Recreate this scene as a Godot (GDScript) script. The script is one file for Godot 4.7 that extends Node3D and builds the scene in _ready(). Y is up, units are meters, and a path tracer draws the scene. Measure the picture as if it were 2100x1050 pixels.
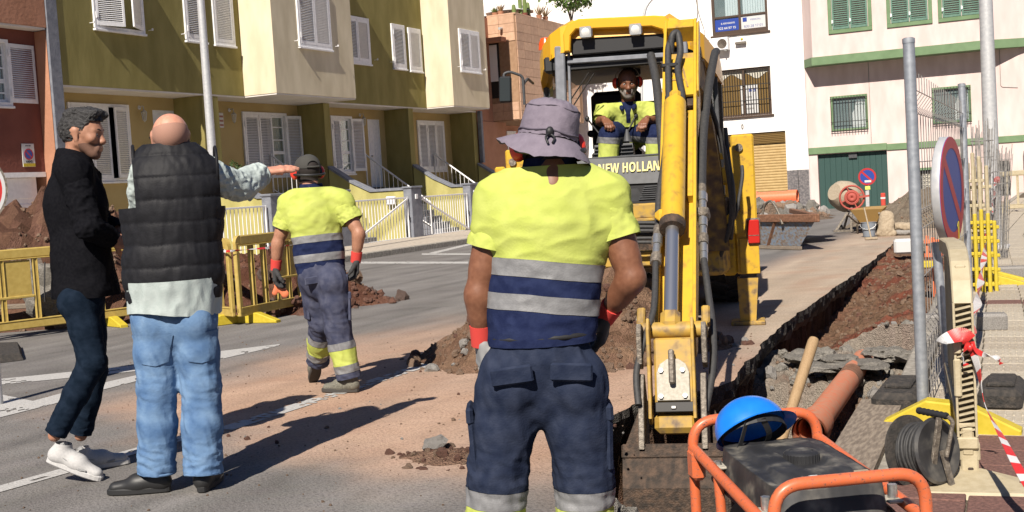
extends Node3D
# A street dig: backhoe loader in front of row houses, five men, a trench and its clutter. x = away from the houses, -z = along the street, y = up.

var M := {}
var noise := FastNoiseLite.new()
var noise2 := FastNoiseLite.new()
var taken := {}
var pre := Transform3D.IDENTITY
const FACADE := Basis(Vector3(0, 0, -1), Vector3(0, 1, 0), Vector3(1, 0, 0))


func _ready():
	var cam := Camera3D.new()
	cam.name = "camera"
	cam.fov = 24.475
	cam.near = 0.05
	cam.far = 400.0
	cam.position = Vector3(0, 1.38, 0)
	cam.basis = Basis(Vector3.UP, deg_to_rad(25.886)) * Basis(Vector3.RIGHT, deg_to_rad(-3.4596)) * Basis(Vector3.BACK, deg_to_rad(-3.463))
	add_child(cam)
	cam.current = true
	var env := Environment.new()
	var sky := Sky.new()
	var sm := ProceduralSkyMaterial.new()
	sm.sky_top_color = Color(0.26, 0.40, 0.62)
	sm.sky_horizon_color = Color(0.72, 0.78, 0.86)
	sm.sky_curve = 0.12
	sm.ground_bottom_color = Color(0.30, 0.27, 0.24)
	sm.ground_horizon_color = Color(0.55, 0.55, 0.55)
	sky.sky_material = sm
	env.background_mode = Environment.BG_SKY
	env.sky = sky
	env.background_energy_multiplier = 0.45
	env.tonemap_mode = Environment.TONE_MAPPER_LINEAR
	env.tonemap_exposure = 1.5
	env.sdfgi_enabled = true
	env.ssao_enabled = true
	env.ssil_enabled = true
	var we := WorldEnvironment.new()
	we.name = "world_environment"
	we.environment = env
	add_child(we)
	var sun := DirectionalLight3D.new()
	sun.name = "sun"
	sun.light_energy = 1.6
	sun.light_color = Color(1.0, 0.965, 0.915)
	sun.light_angular_distance = 0.5
	sun.shadow_enabled = true
	sun.look_at_from_position(Vector3.ZERO, Vector3(-0.125, -0.93, -1.0), Vector3.UP)
	add_child(sun)

	noise.seed = 7
	noise.frequency = 1.0
	noise.noise_type = FastNoiseLite.TYPE_SIMPLEX_SMOOTH
	noise.fractal_octaves = 3
	noise2.seed = 21
	noise2.frequency = 1.0
	noise2.noise_type = FastNoiseLite.TYPE_SIMPLEX
	noise2.fractal_octaves = 2
	make_materials()
	make_ground()
	make_houses()
	make_far_buildings()
	make_garden_fronts()
	make_backhoe()
	make_people()
	make_street_things()
	make_far_clutter()
	make_near_things()


# ---------------------------------------------------------------- helpers
class Geo:
	var v := PackedVector3Array()
	var n := PackedVector3Array()
	var c := PackedColorArray()
	var u := PackedVector2Array()
	var t := Transform3D.IDENTITY
	var col := Color.WHITE
	var use_col := false

	func tri(a: Vector3, b: Vector3, d: Vector3, na: Vector3, nb: Vector3, nd: Vector3):
		v.append(t * a); v.append(t * d); v.append(t * b)
		n.append((t.basis * na).normalized()); n.append((t.basis * nd).normalized()); n.append((t.basis * nb).normalized())
		if use_col:
			c.append(col); c.append(col); c.append(col)

	func face(p: Array, out: Vector3):
		var m = Vector3.ZERO
		for i in p.size():
			m += (p[i] as Vector3).cross(p[(i + 1) % p.size()])
		if m.length_squared() < 1e-18:
			return
		m = m.normalized()
		if m.dot(out) < 0.0:
			p = p.duplicate()
			p.reverse()
			m = -m
		for i in range(1, p.size() - 1):
			tri(p[0], p[i], p[i + 1], m, m, m)

	func quad_uv(a: Vector3, b: Vector3, d: Vector3, e: Vector3, ua := Vector2(0, 1), ub := Vector2(1, 1), ud := Vector2(1, 0), ue := Vector2(0, 0)):
		var m = (b - a).cross(e - a).normalized()
		tri(a, b, d, m, m, m)
		u.append(ua); u.append(ud); u.append(ub)
		tri(a, d, e, m, m, m)
		u.append(ua); u.append(ue); u.append(ud)

	func box(o: Vector3, s: Vector3, b := 0.0, bs := Basis.IDENTITY):
		var keep = t
		t = t * Transform3D(bs, o)
		var h = s * 0.5
		b = minf(b, minf(h.x, minf(h.y, h.z)) * 0.9)
		for a in 3:
			var p = (a + 1) % 3
			var q = (a + 2) % 3
			for sg in [-1.0, 1.0]:
				var f = []
				for k in [[-1, -1], [1, -1], [1, 1], [-1, 1]]:
					var w = Vector3.ZERO
					w[a] = sg * h[a]; w[p] = k[0] * (h[p] - b); w[q] = k[1] * (h[q] - b)
					f.append(w)
				var out = Vector3.ZERO
				out[a] = sg
				face(f, out)
				if b > 0.0:
					for sp in [-1.0, 1.0]:
						var e = []
						for k in [[0, -1], [0, 1], [1, 1], [1, -1]]:
							var w2 = Vector3.ZERO
							w2[a] = sg * (h[a] - (b if k[0] else 0.0)); w2[p] = sp * (h[p] - (0.0 if k[0] else b)); w2[q] = k[1] * (h[q] - b)
							e.append(w2)
						var o2 = Vector3.ZERO
						o2[a] = sg; o2[p] = sp
						face(e, o2)
		if b > 0.0:
			for x in [-1.0, 1.0]:
				for y in [-1.0, 1.0]:
					for z in [-1.0, 1.0]:
						face([Vector3(x * h.x, y * (h.y - b), z * (h.z - b)), Vector3(x * (h.x - b), y * h.y, z * (h.z - b)), Vector3(x * (h.x - b), y * (h.y - b), z * h.z)], Vector3(x, y, z))
		t = keep

	func boxx(a: Vector3, d: Vector3, b := 0.0):
		box((a + d) * 0.5, (d - a).abs(), b)

	func bar(a: Vector3, d: Vector3, w: float, h: float, up := Vector3.UP, b := 0.0):
		var z = (d - a).normalized()
		if absf(z.dot(up)) > 0.98:
			up = Vector3.RIGHT if absf(z.x) < 0.9 else Vector3.BACK
		var x = up.cross(z).normalized()
		box((a + d) * 0.5, Vector3(w, h, (d - a).length()), b, Basis(x, z.cross(x), z))

	func tube(pts: Array, r, seg := 8, caps := true, closed := false):
		var k = pts.size()
		var rings = []
		var nor = []
		var tan0 = ((pts[1] - pts[0]) as Vector3).normalized()
		var up = Vector3.UP if absf(tan0.y) < 0.9 else Vector3.RIGHT
		var x = up.cross(tan0).normalized()
		var last = tan0
		for i in k:
			var d: Vector3
			if closed:
				d = (pts[(i + 1) % k] - pts[(i - 1 + k) % k]).normalized()
			else:
				d = (pts[mini(i + 1, k - 1)] - pts[maxi(i - 1, 0)]).normalized()
			var ax = last.cross(d)
			if ax.length() > 1e-6:
				x = x.rotated(ax.normalized(), last.angle_to(d))
			last = d
			x = (x - d * x.dot(d)).normalized()
			var y = d.cross(x)
			var rr = r[i] if r is Array else r
			var ring = []
			var nn = []
			for j in seg:
				var a = TAU * j / seg
				var w = x * cos(a) + y * sin(a)
				nn.append(w)
				ring.append(pts[i] + w * rr)
			rings.append(ring); nor.append(nn)
		for i in (k if closed else k - 1):
			var i2 = (i + 1) % k
			for j in seg:
				var j2 = (j + 1) % seg
				tri(rings[i][j], rings[i][j2], rings[i2][j2], nor[i][j], nor[i][j2], nor[i2][j2])
				tri(rings[i][j], rings[i2][j2], rings[i2][j], nor[i][j], nor[i2][j2], nor[i2][j])
		if caps and not closed:
			face(rings[0], pts[0] - pts[1])
			face(rings[k - 1], pts[k - 1] - pts[k - 2])

	func cyl(a: Vector3, d: Vector3, r: float, r2 := -1.0, seg := 16):
		tube([a, d], [r, r2 if r2 >= 0.0 else r], seg)

	func lathe(prof: Array, o := Vector3.ZERO, bs := Basis.IDENTITY, seg := 24, from := 0.0, sweep := TAU):
		var keep = t
		t = t * Transform3D(bs, o)
		var ns = []
		for i in prof.size() - 1:
			var d = prof[i + 1] - prof[i]
			ns.append(Vector2(d.y, -d.x).normalized())
		for i in prof.size() - 1:
			var n0 = ns[i]
			var n1 = ns[i]
			if i > 0 and ns[i - 1].dot(ns[i]) > 0.7:
				n0 = (ns[i - 1] + ns[i]).normalized()
			if i < ns.size() - 1 and ns[i + 1].dot(ns[i]) > 0.7:
				n1 = (ns[i + 1] + ns[i]).normalized()
			for j in seg:
				var a = from + sweep * j / seg
				var b = from + sweep * (j + 1) / seg
				var ca = Vector3(cos(a), 0, -sin(a))
				var cb = Vector3(cos(b), 0, -sin(b))
				var y = Vector3.UP
				var p = [ca * prof[i].x + y * prof[i].y, cb * prof[i].x + y * prof[i].y, cb * prof[i + 1].x + y * prof[i + 1].y, ca * prof[i + 1].x + y * prof[i + 1].y]
				var m = [ca * n0.x + y * n0.y, cb * n0.x + y * n0.y, cb * n1.x + y * n1.y, ca * n1.x + y * n1.y]
				if prof[i].x > 1e-6:
					tri(p[0], p[1], p[2], m[0], m[1], m[2])
				if prof[i + 1].x > 1e-6:
					tri(p[0], p[2], p[3], m[0], m[2], m[3])
		t = keep

	func prism(poly: PackedVector2Array, z0: float, z1: float, xf := Transform3D.IDENTITY, b := 0.0):
		var keep = t
		t = t * xf
		if Geometry2D.is_polygon_clockwise(poly):
			poly = poly.duplicate()
			poly.reverse()
		var k = poly.size()
		var ins = PackedVector2Array()
		for i in k:
			var d0 = (poly[i] - poly[(i - 1 + k) % k]).normalized()
			var d1 = (poly[(i + 1) % k] - poly[i]).normalized()
			var m = (Vector2(-d0.y, d0.x) + Vector2(-d1.y, d1.x))
			var l = maxf(m.length_squared() * 0.5, 0.35)
			ins.append(poly[i] + m / l * b)
		var idx = Geometry2D.triangulate_polygon(ins)
		for s in [0, 1]:
			var z = z1 if s else z0
			var o = Vector3(0, 0, 1 if s else -1)
			for i in range(0, idx.size(), 3):
				face([Vector3(ins[idx[i]].x, ins[idx[i]].y, z), Vector3(ins[idx[i + 1]].x, ins[idx[i + 1]].y, z), Vector3(ins[idx[i + 2]].x, ins[idx[i + 2]].y, z)], o)
		for i in k:
			var a = poly[i]
			var d = poly[(i + 1) % k]
			var e = d - a
			var o = Vector3(e.y, -e.x, 0)
			face([Vector3(a.x, a.y, z0 + b), Vector3(d.x, d.y, z0 + b), Vector3(d.x, d.y, z1 - b), Vector3(a.x, a.y, z1 - b)], o)
			if b > 0.0:
				var ia = ins[i]
				var id = ins[(i + 1) % k]
				face([Vector3(a.x, a.y, z0 + b), Vector3(d.x, d.y, z0 + b), Vector3(id.x, id.y, z0), Vector3(ia.x, ia.y, z0)], o + Vector3(0, 0, -e.length()))
				face([Vector3(a.x, a.y, z1 - b), Vector3(d.x, d.y, z1 - b), Vector3(id.x, id.y, z1), Vector3(ia.x, ia.y, z1)], o + Vector3(0, 0, e.length()))
		t = keep

	func ball(o: Vector3, r: Vector3, seg := 14, rows := 8, bs := Basis.IDENTITY):
		var keep = t
		t = t * Transform3D(bs, o)
		for i in rows:
			for j in seg:
				var q = []
				for k in [[i, j], [i, j + 1], [i + 1, j + 1], [i + 1, j]]:
					var a = PI * k[0] / rows
					var e = TAU * k[1] / seg
					q.append(Vector3(sin(a) * cos(e), cos(a), sin(a) * sin(e)))
				var m = []
				var p = []
				for w in q:
					p.append(w * r)
					m.append((w / r).normalized())
				if i > 0:
					tri(p[0], p[1], p[2], m[0], m[1], m[2])
				if i < rows - 1:
					tri(p[0], p[2], p[3], m[0], m[2], m[3])
		t = keep

	func sheet(nu: int, nv: int, f: Callable):
		var p = []
		for j in nv + 1:
			var row = PackedVector3Array()
			for i in nu + 1:
				row.append(f.call(i, j))
			p.append(row)
		var m = []
		for j in nv + 1:
			var row = PackedVector3Array()
			for i in nu + 1:
				var du = p[j][mini(i + 1, nu)] - p[j][maxi(i - 1, 0)]
				var dv = p[mini(j + 1, nv)][i] - p[maxi(j - 1, 0)][i]
				row.append(du.cross(dv).normalized())
			m.append(row)
		for j in nv:
			for i in nu:
				tri(p[j][i], p[j][i + 1], p[j + 1][i + 1], m[j][i], m[j][i + 1], m[j + 1][i + 1])
				tri(p[j][i], p[j + 1][i + 1], p[j + 1][i], m[j][i], m[j + 1][i + 1], m[j + 1][i])

	func add(o: Dictionary, xf := Transform3D.IDENTITY):
		var x = t * xf
		for k in o.i:
			v.append(x * o.v[k])
			n.append((x.basis * o.n[k]).normalized())
			if use_col:
				c.append(o.c[k] if o.has("c") else col)

	func mesh() -> ArrayMesh:
		var arr := []
		arr.resize(Mesh.ARRAY_MAX)
		arr[Mesh.ARRAY_VERTEX] = v
		arr[Mesh.ARRAY_NORMAL] = n
		if use_col:
			arr[Mesh.ARRAY_COLOR] = c
		if u.size() == v.size() and u.size():
			arr[Mesh.ARRAY_TEX_UV] = u
		var am := ArrayMesh.new()
		am.add_surface_from_arrays(Mesh.PRIMITIVE_TRIANGLES, arr)
		return am


func geo(th: Node3D = null, colored := false) -> Geo:
	var g := Geo.new()
	if th:
		g.t = th.transform.affine_inverse() * pre
	g.use_col = colored
	return g


func numbered(called: String) -> String:
	var k: int = taken.get(called, 0)
	taken[called] = k + 1
	return called if k == 0 else "%s_%03d" % [called, k]


func tag(o: Node, label: String, category: String, group := "", kind := "") -> Node:
	if label: o.set_meta("label", label)
	if category: o.set_meta("category", category)
	if group: o.set_meta("group", group)
	if kind: o.set_meta("kind", kind)
	return o


func thing(called: String, label: String, category: String, at := Vector3.ZERO, turn := 0.0, group := "") -> Node3D:
	var o := Node3D.new()
	o.name = numbered(called)
	o.position = at
	o.rotation.y = turn
	add_child(o)
	tag(o, label, category, group)
	return o


func put_mesh(called: String, me: Mesh, m: Material, parent: Node) -> MeshInstance3D:
	var o := MeshInstance3D.new()
	o.name = called if parent != self else numbered(called)
	o.mesh = me
	o.material_override = m
	parent.add_child(o, true)
	return o


func obj(called: String, g: Geo, m: Material, parent: Node = self) -> MeshInstance3D:
	if g.v.is_empty():
		print("EMPTY ", called)
		return null
	return put_mesh(called, g.mesh(), m, parent)


func bx(called: String, a: Vector3, d: Vector3, m: Material, th: Node3D, b := 0.0, parent: Node = null) -> MeshInstance3D:
	var g := geo(th)
	g.boxx(a, d, b)
	return obj(called, g, m, parent if parent else th)


func stuff(o: Node) -> Node:
	o.set_meta("kind", "stuff")
	return o


func struct(called: String, g: Geo, m: Material) -> MeshInstance3D:
	var o := obj(called, g, m)
	o.set_meta("kind", "structure")
	return o


func copy_thing(src: Node3D, called: String, label: String, at: Vector3, turn: float) -> Node3D:
	var o: Node3D = src.duplicate()
	o.name = numbered(called)
	add_child(o)
	o.position = at
	o.rotation.y = turn
	o.set_meta("label", label)
	return o


func wall_holes(g: Geo, f: Transform3D, u0: float, v0: float, u1: float, v1: float, holes: Array, depth: float, reveal: Geo = null):
	var us = [u0, u1]
	var vs = [v0, v1]
	for h in holes:
		us.append_array([h[0], h[2]]); vs.append_array([h[1], h[3]])
	us.sort(); vs.sort()
	var keep = g.t
	g.t = g.t * f
	for i in us.size() - 1:
		for j in vs.size() - 1:
			if us[i + 1] - us[i] < 1e-4 or vs[j + 1] - vs[j] < 1e-4 or us[i] < u0 - 1e-4 or us[i + 1] > u1 + 1e-4 or vs[j] < v0 - 1e-4 or vs[j + 1] > v1 + 1e-4:
				continue
			var mu = (us[i] + us[i + 1]) * 0.5
			var mv = (vs[j] + vs[j + 1]) * 0.5
			var hit = false
			for h in holes:
				if mu > h[0] and mu < h[2] and mv > h[1] and mv < h[3]:
					hit = true
			if not hit:
				g.face([Vector3(us[i], vs[j], 0), Vector3(us[i + 1], vs[j], 0), Vector3(us[i + 1], vs[j + 1], 0), Vector3(us[i], vs[j + 1], 0)], Vector3(0, 0, 1))
	for h in holes:
		var a = Vector3(h[0], h[1], 0)
		var b = Vector3(h[2], h[1], 0)
		var c = Vector3(h[2], h[3], 0)
		var d = Vector3(h[0], h[3], 0)
		var k = Vector3(0, 0, -depth)
		g.face([a, b, b + k, a + k], Vector3(0, 1, 0)); g.face([c, d, d + k, c + k], Vector3(0, -1, 0))
		g.face([a, d, d + k, a + k], Vector3(1, 0, 0)); g.face([b, c, c + k, b + k], Vector3(-1, 0, 0))
	g.t = keep


func text_mesh(s: String, height: float, depth: float, font := "Droid Sans", bold := true) -> TextMesh:
	var tm := TextMesh.new()
	var f := SystemFont.new()
	f.font_names = [font]
	f.font_weight = 700 if bold else 400
	tm.font = f
	tm.text = s
	tm.font_size = 64
	tm.pixel_size = height / 46.0
	tm.depth = depth
	tm.curve_step = 2.0
	return tm


func lettering(called: String, s: String, height: float, xf: Transform3D, m: Material, th: Node3D, depth := 0.003, font := "Droid Sans", bold := true, stretch := 1.0) -> MeshInstance3D:
	var o := put_mesh(called, text_mesh(s, height, depth, font, bold), m, th)
	o.transform = th.transform.affine_inverse() * pre * xf if th.is_inside_tree() and th.get_parent() == self else xf
	o.transform.basis = o.transform.basis.scaled_local(Vector3(stretch, 1, 1))
	return o


func rng(s: int) -> RandomNumberGenerator:
	var r := RandomNumberGenerator.new()
	r.seed = s
	return r


func spline(pts: Array, per := 6) -> Array:
	var out = []
	for i in pts.size() - 1:
		var p0 = pts[maxi(i - 1, 0)]
		var p3 = pts[mini(i + 2, pts.size() - 1)]
		for k in per:
			out.append((pts[i] as Vector3).cubic_interpolate(pts[i + 1], p0, p3, float(k) / per))
	out.append(pts[-1])
	return out


func bend(pts: Array, r: float, seg := 6) -> Array:
	var out = [pts[0]]
	for i in range(1, pts.size() - 1):
		var a = (pts[i - 1] - pts[i]) as Vector3
		var b = (pts[i + 1] - pts[i]) as Vector3
		var l = minf(r, minf(a.length(), b.length()) * 0.49)
		var s = pts[i] + a.normalized() * l
		var e = pts[i] + b.normalized() * l
		for k in seg + 1:
			var t = float(k) / seg
			out.append(s.lerp(pts[i], t).lerp((pts[i] as Vector3).lerp(e, t), t))
	out.append(pts[-1])
	return out


func rock_geo(g: Geo, o: Vector3, r: Vector3, sd: int, level := 1):
	var f = (1.0 + sqrt(5.0)) / 2.0
	var p = [Vector3(-1, f, 0), Vector3(1, f, 0), Vector3(-1, -f, 0), Vector3(1, -f, 0), Vector3(0, -1, f), Vector3(0, 1, f), Vector3(0, -1, -f), Vector3(0, 1, -f), Vector3(f, 0, -1), Vector3(f, 0, 1), Vector3(-f, 0, -1), Vector3(-f, 0, 1)]
	var tr = [[0, 11, 5], [0, 5, 1], [0, 1, 7], [0, 7, 10], [0, 10, 11], [1, 5, 9], [5, 11, 4], [11, 10, 2], [10, 7, 6], [7, 1, 8], [3, 9, 4], [3, 4, 2], [3, 2, 6], [3, 6, 8], [3, 8, 9], [4, 9, 5], [2, 4, 11], [6, 2, 10], [8, 6, 7], [9, 8, 1]]
	var tris = []
	for t in tr:
		tris.append([p[t[0]].normalized(), p[t[1]].normalized(), p[t[2]].normalized()])
	for l in level:
		var nt = []
		for t in tris:
			var a = (t[0] + t[1]).normalized()
			var b = (t[1] + t[2]).normalized()
			var c = (t[2] + t[0]).normalized()
			nt.append_array([[t[0], a, c], [a, t[1], b], [c, b, t[2]], [a, b, c]])
		tris = nt
	for t in tris:
		var q = []
		for w in t:
			var k = 1.0 + 0.45 * noise2.get_noise_3d(w.x * 0.9 + sd * 7.3, w.y * 0.9, w.z * 0.9) + 0.12 * noise2.get_noise_3d(w.x * 3.0, w.y * 3.0 + sd * 3.1, w.z * 3.0)
			q.append(o + w * r * k)
		g.face(q, (t[0] + t[1] + t[2]) * r)


# ---------------------------------------------------------------- materials (colours are linear base colours)
func L(r: float, g: float, b: float) -> Color:
	return Color(r, g, b).linear_to_srgb()


func ntex(sd: int, freq: float, cols: Array, octaves := 4, type := FastNoiseLite.TYPE_SIMPLEX_SMOOTH, size := 512, offs := []) -> NoiseTexture2D:
	var f := FastNoiseLite.new()
	f.seed = sd
	f.frequency = freq
	f.noise_type = type
	f.fractal_octaves = octaves
	var nt := NoiseTexture2D.new()
	nt.width = size
	nt.height = size
	nt.seamless = true
	nt.generate_mipmaps = false
	nt.noise = f
	if cols.size():
		var gr := Gradient.new()
		var o := PackedFloat32Array()
		var c := PackedColorArray()
		for i in cols.size():
			o.append(offs[i] if offs.size() else float(i) / (cols.size() - 1))
			c.append(cols[i])
		gr.offsets = o
		gr.colors = c
		nt.color_ramp = gr
	return nt


var relief := {}
func bumps(kind: String) -> Texture2D:
	if not relief.has(kind):
		match kind:
			"fine": relief[kind] = ntex(3, 0.09, [], 4)
			"grit": relief[kind] = ntex(5, 0.2, [], 3, FastNoiseLite.TYPE_CELLULAR)
			"soft": relief[kind] = ntex(9, 0.02, [], 3)
	return relief[kind]


func mat(called: String, a: Color, b: Color, o := {}) -> StandardMaterial3D:
	var m := StandardMaterial3D.new()
	m.resource_name = called
	m.roughness = o.get("rough", 0.85)
	m.metallic = o.get("metal", 0.0)
	m.metallic_specular = o.get("spec", 0.5)
	m.cull_mode = BaseMaterial3D.CULL_DISABLED
	var plain: bool = o.get("plain", false) or called in ["cab_yellow", "black_plastic", "mixer_red", "barrow_yellow", "bucket_grey", "pale_yellow", "sneaker_grey", "glove_red", "glove_dark", "hair_short", "sign_red", "sign_blue", "dry_leaf", "cactus", "brown_blind", "shoe_black", "cap_dark", "green_door", "sole"]
	if plain:
		m.albedo_color = a if a == b else L(0, 0, 0).lerp(a.lerp(b, 0.5), 1.0)
	else:
		var cols = [a, a.lerp(b, 0.5), b] if not o.has("cols") else o.cols
		m.albedo_texture = ntex(o.get("seed", called.hash() % 1000), o.get("freq", 0.012), cols, o.get("oct", 5), FastNoiseLite.TYPE_SIMPLEX_SMOOTH, 512, o.get("offs", [0.2, 0.5, 0.8] if not o.has("cols") else []))
		m.uv1_triplanar = true
		m.uv1_world_triplanar = o.get("world", false)
		m.uv1_scale = Vector3.ONE * o.get("scale", 0.5)
		if o.has("stretch"):
			m.uv1_scale = o.stretch
	if o.has("bump"):
		m.heightmap_enabled = true
		m.heightmap_texture = bumps(o.get("kind", "fine"))
		m.heightmap_scale = o.bump
		if plain:
			m.uv1_triplanar = true
			m.uv1_scale = Vector3.ONE * o.get("scale", 0.5)
	if o.get("vc", false):
		m.vertex_color_use_as_albedo = true
	if o.has("coat"):
		m.clearcoat_enabled = true
		m.clearcoat = o.coat
		m.clearcoat_roughness = 0.25
	if o.has("back"):
		m.backlight_enabled = true
		m.backlight = o.back
	M[called] = m
	return m


func flat(called: String, c: Color, rough := 0.6, metal := 0.0) -> StandardMaterial3D:
	return mat(called, c, c, {"plain": true, "rough": rough, "metal": metal})


func make_materials():
	var W = Color.WHITE
	# ground
	mat("asphalt", L(0.74, 0.74, 0.74), W, {"vc": true, "cols": [L(0.45, 0.45, 0.45), L(0.8, 0.8, 0.8), W, L(0.7, 0.7, 0.7)], "freq": 0.08, "scale": 0.9, "world": true, "bump": 0.5, "kind": "grit", "rough": 0.93, "spec": 0.3})
	mat("road_paint", L(0.36, 0.35, 0.335), L(0.46, 0.45, 0.43), {"freq": 0.05, "scale": 1.2, "world": true, "rough": 0.8, "bump": 0.3})
	mat("soil", L(0.6, 0.6, 0.6), W, {"vc": true, "freq": 0.05, "scale": 1.0, "world": true, "bump": 3.0, "kind": "grit", "rough": 0.97, "spec": 0.2})
	mat("broken_concrete", L(0.15, 0.138, 0.118), L(0.27, 0.25, 0.22), {"freq": 0.05, "scale": 1.3, "world": true, "bump": 2.5, "kind": "grit", "rough": 0.95})
	mat("stone_dark", L(0.075, 0.05, 0.042), L(0.15, 0.10, 0.08), {"freq": 0.04, "scale": 3.0, "bump": 1.2, "kind": "grit", "rough": 0.95})
	mat("stone_red", L(0.10, 0.045, 0.03), L(0.22, 0.11, 0.075), {"freq": 0.04, "scale": 3.0, "bump": 1.2, "kind": "grit", "rough": 0.95})
	mat("stone_brown", L(0.16, 0.10, 0.065), L(0.29, 0.20, 0.14), {"freq": 0.04, "scale": 3.0, "bump": 1.0, "kind": "grit", "rough": 0.95})
	mat("stone_pale", L(0.22, 0.205, 0.19), L(0.36, 0.34, 0.315), {"freq": 0.05, "scale": 3.0, "bump": 0.8, "kind": "grit", "rough": 0.95})
	mat("kerb", L(0.22, 0.20, 0.17), L(0.33, 0.305, 0.26), {"freq": 0.03, "scale": 0.8, "world": true, "bump": 0.5, "rough": 0.9})
	for k in 3:
		mat("paver%d" % k, L(0.36 - k * 0.03, 0.315 - k * 0.03, 0.245 - k * 0.025), L(0.46 - k * 0.03, 0.41 - k * 0.03, 0.33 - k * 0.025), {"freq": 0.03, "scale": 1.5, "world": true, "bump": 0.35, "rough": 0.88})
	mat("paver_red", L(0.11, 0.055, 0.045), L(0.20, 0.10, 0.08), {"freq": 0.05, "scale": 1.5, "world": true, "bump": 0.5, "rough": 0.9})
	mat("pavement", L(0.36, 0.31, 0.25), L(0.47, 0.41, 0.34), {"freq": 0.02, "scale": 0.6, "world": true, "bump": 0.3, "rough": 0.9})
	# buildings
	mat("olive", L(0.225, 0.193, 0.072), L(0.285, 0.246, 0.096), {"freq": 0.016, "oct": 6, "stretch": Vector3(0.22, 0.07, 0.22), "world": true, "bump": 0.15, "rough": 0.95, "spec": 0.2})
	mat("cream", L(0.57, 0.495, 0.35), L(0.68, 0.60, 0.44), {"freq": 0.016, "oct": 6, "stretch": Vector3(0.22, 0.07, 0.22), "world": true, "bump": 0.15, "rough": 0.95, "spec": 0.2})
	mat("grey_render", L(0.40, 0.345, 0.245), L(0.455, 0.395, 0.29), {"freq": 0.008, "scale": 0.18, "world": true, "bump": 0.5, "rough": 0.95, "spec": 0.2})
	mat("tan_wall", L(0.40, 0.30, 0.135), L(0.45, 0.345, 0.165), {"freq": 0.008, "scale": 0.18, "world": true, "bump": 0.15, "rough": 0.95, "spec": 0.2})
	mat("yellow_wall", L(0.34, 0.305, 0.115), L(0.44, 0.40, 0.16), {"freq": 0.016, "oct": 6, "stretch": Vector3(0.22, 0.07, 0.22), "world": true, "bump": 0.15, "rough": 0.95, "spec": 0.2})
	mat("soffit", L(0.62, 0.58, 0.54), L(0.70, 0.66, 0.62), {"freq": 0.01, "scale": 0.25, "world": true, "rough": 0.95})
	mat("grey_trim", L(0.15, 0.16, 0.19), L(0.21, 0.22, 0.25), {"freq": 0.02, "scale": 0.4, "world": true, "bump": 0.3, "rough": 0.8})
	mat("terracotta", L(0.36, 0.17, 0.10), L(0.43, 0.21, 0.13), {"freq": 0.01, "scale": 0.2, "world": true, "bump": 0.4, "rough": 0.95})
	mat("maroon", L(0.16, 0.05, 0.035), L(0.20, 0.065, 0.045), {"freq": 0.01, "scale": 0.2, "world": true, "bump": 0.4, "rough": 0.95})
	flat("white_paint", L(0.74, 0.74, 0.75), 0.45)
	mat("white_wood", L(0.70, 0.70, 0.71), L(0.78, 0.78, 0.79), {"freq": 0.02, "scale": 0.7, "rough": 0.5})
	mat("white_wall", L(0.72, 0.69, 0.66), L(0.90, 0.89, 0.88), {"freq": 0.016, "oct": 6, "stretch": Vector3(0.22, 0.07, 0.22), "world": true, "bump": 0.15, "rough": 0.92})
	mat("pink_wall", L(0.60, 0.475, 0.445), L(0.69, 0.565, 0.535), {"freq": 0.016, "oct": 6, "stretch": Vector3(0.22, 0.07, 0.22), "world": true, "bump": 0.15, "rough": 0.92})
	mat("green_band", L(0.125, 0.20, 0.10), L(0.16, 0.245, 0.13), {"freq": 0.01, "scale": 0.3, "world": true, "rough": 0.85})
	mat("green_shutter", L(0.085, 0.175, 0.13), L(0.12, 0.22, 0.17), {"freq": 0.02, "scale": 0.5, "rough": 0.6})
	mat("green_door", L(0.016, 0.05, 0.045), L(0.03, 0.075, 0.065), {"freq": 0.02, "scale": 0.3, "rough": 0.6})
	mat("roller", L(0.40, 0.27, 0.11), L(0.48, 0.34, 0.15), {"freq": 0.02, "scale": 0.3, "rough": 0.6})
	mat("plinth", L(0.09, 0.085, 0.09), L(0.2, 0.18, 0.18), {"freq": 0.03, "scale": 0.6, "rough": 0.6})
	for k in 3:
		mat("tile%d" % k, L(0.50 - 0.03 * k, 0.31 - 0.02 * k, 0.20 - 0.012 * k), L(0.57 - 0.03 * k, 0.36 - 0.02 * k, 0.24 - 0.012 * k), {"freq": 0.02, "scale": 0.5, "bump": 0.2, "rough": 0.7})
	mat("tile_grout", L(0.28, 0.17, 0.10), L(0.34, 0.21, 0.13), {"freq": 0.02, "scale": 0.5, "world": true, "rough": 0.95})
	flat("window_brown", L(0.06, 0.035, 0.022), 0.5)
	mat("curtain", L(0.45, 0.42, 0.34), L(0.6, 0.57, 0.5), {"freq": 0.03, "stretch": Vector3(2.0, 0.1, 2.0), "rough": 0.9})
	mat("blind", L(0.42, 0.50, 0.52), L(0.56, 0.63, 0.65), {"freq": 0.05, "stretch": Vector3(2.5, 0.05, 2.5), "rough": 0.8})
	mat("brown_blind", L(0.13, 0.075, 0.015), L(0.18, 0.11, 0.03), {"freq": 0.05, "stretch": Vector3(2.5, 0.05, 2.5), "rough": 0.8})
	flat("dark_room", L(0.008, 0.008, 0.01), 0.6)
	flat("iron", L(0.02, 0.018, 0.016), 0.5)
	var glass := StandardMaterial3D.new()
	glass.resource_name = "glass"
	glass.transparency = BaseMaterial3D.TRANSPARENCY_ALPHA
	glass.albedo_color = Color(0.75, 0.85, 0.85, 0.12)
	glass.roughness = 0.04
	M["glass"] = glass
	var tint: StandardMaterial3D = glass.duplicate()
	tint.resource_name = "tinted_glass"
	tint.albedo_color = Color(0.10, 0.17, 0.15, 0.62)
	M["tinted_glass"] = tint
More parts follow.
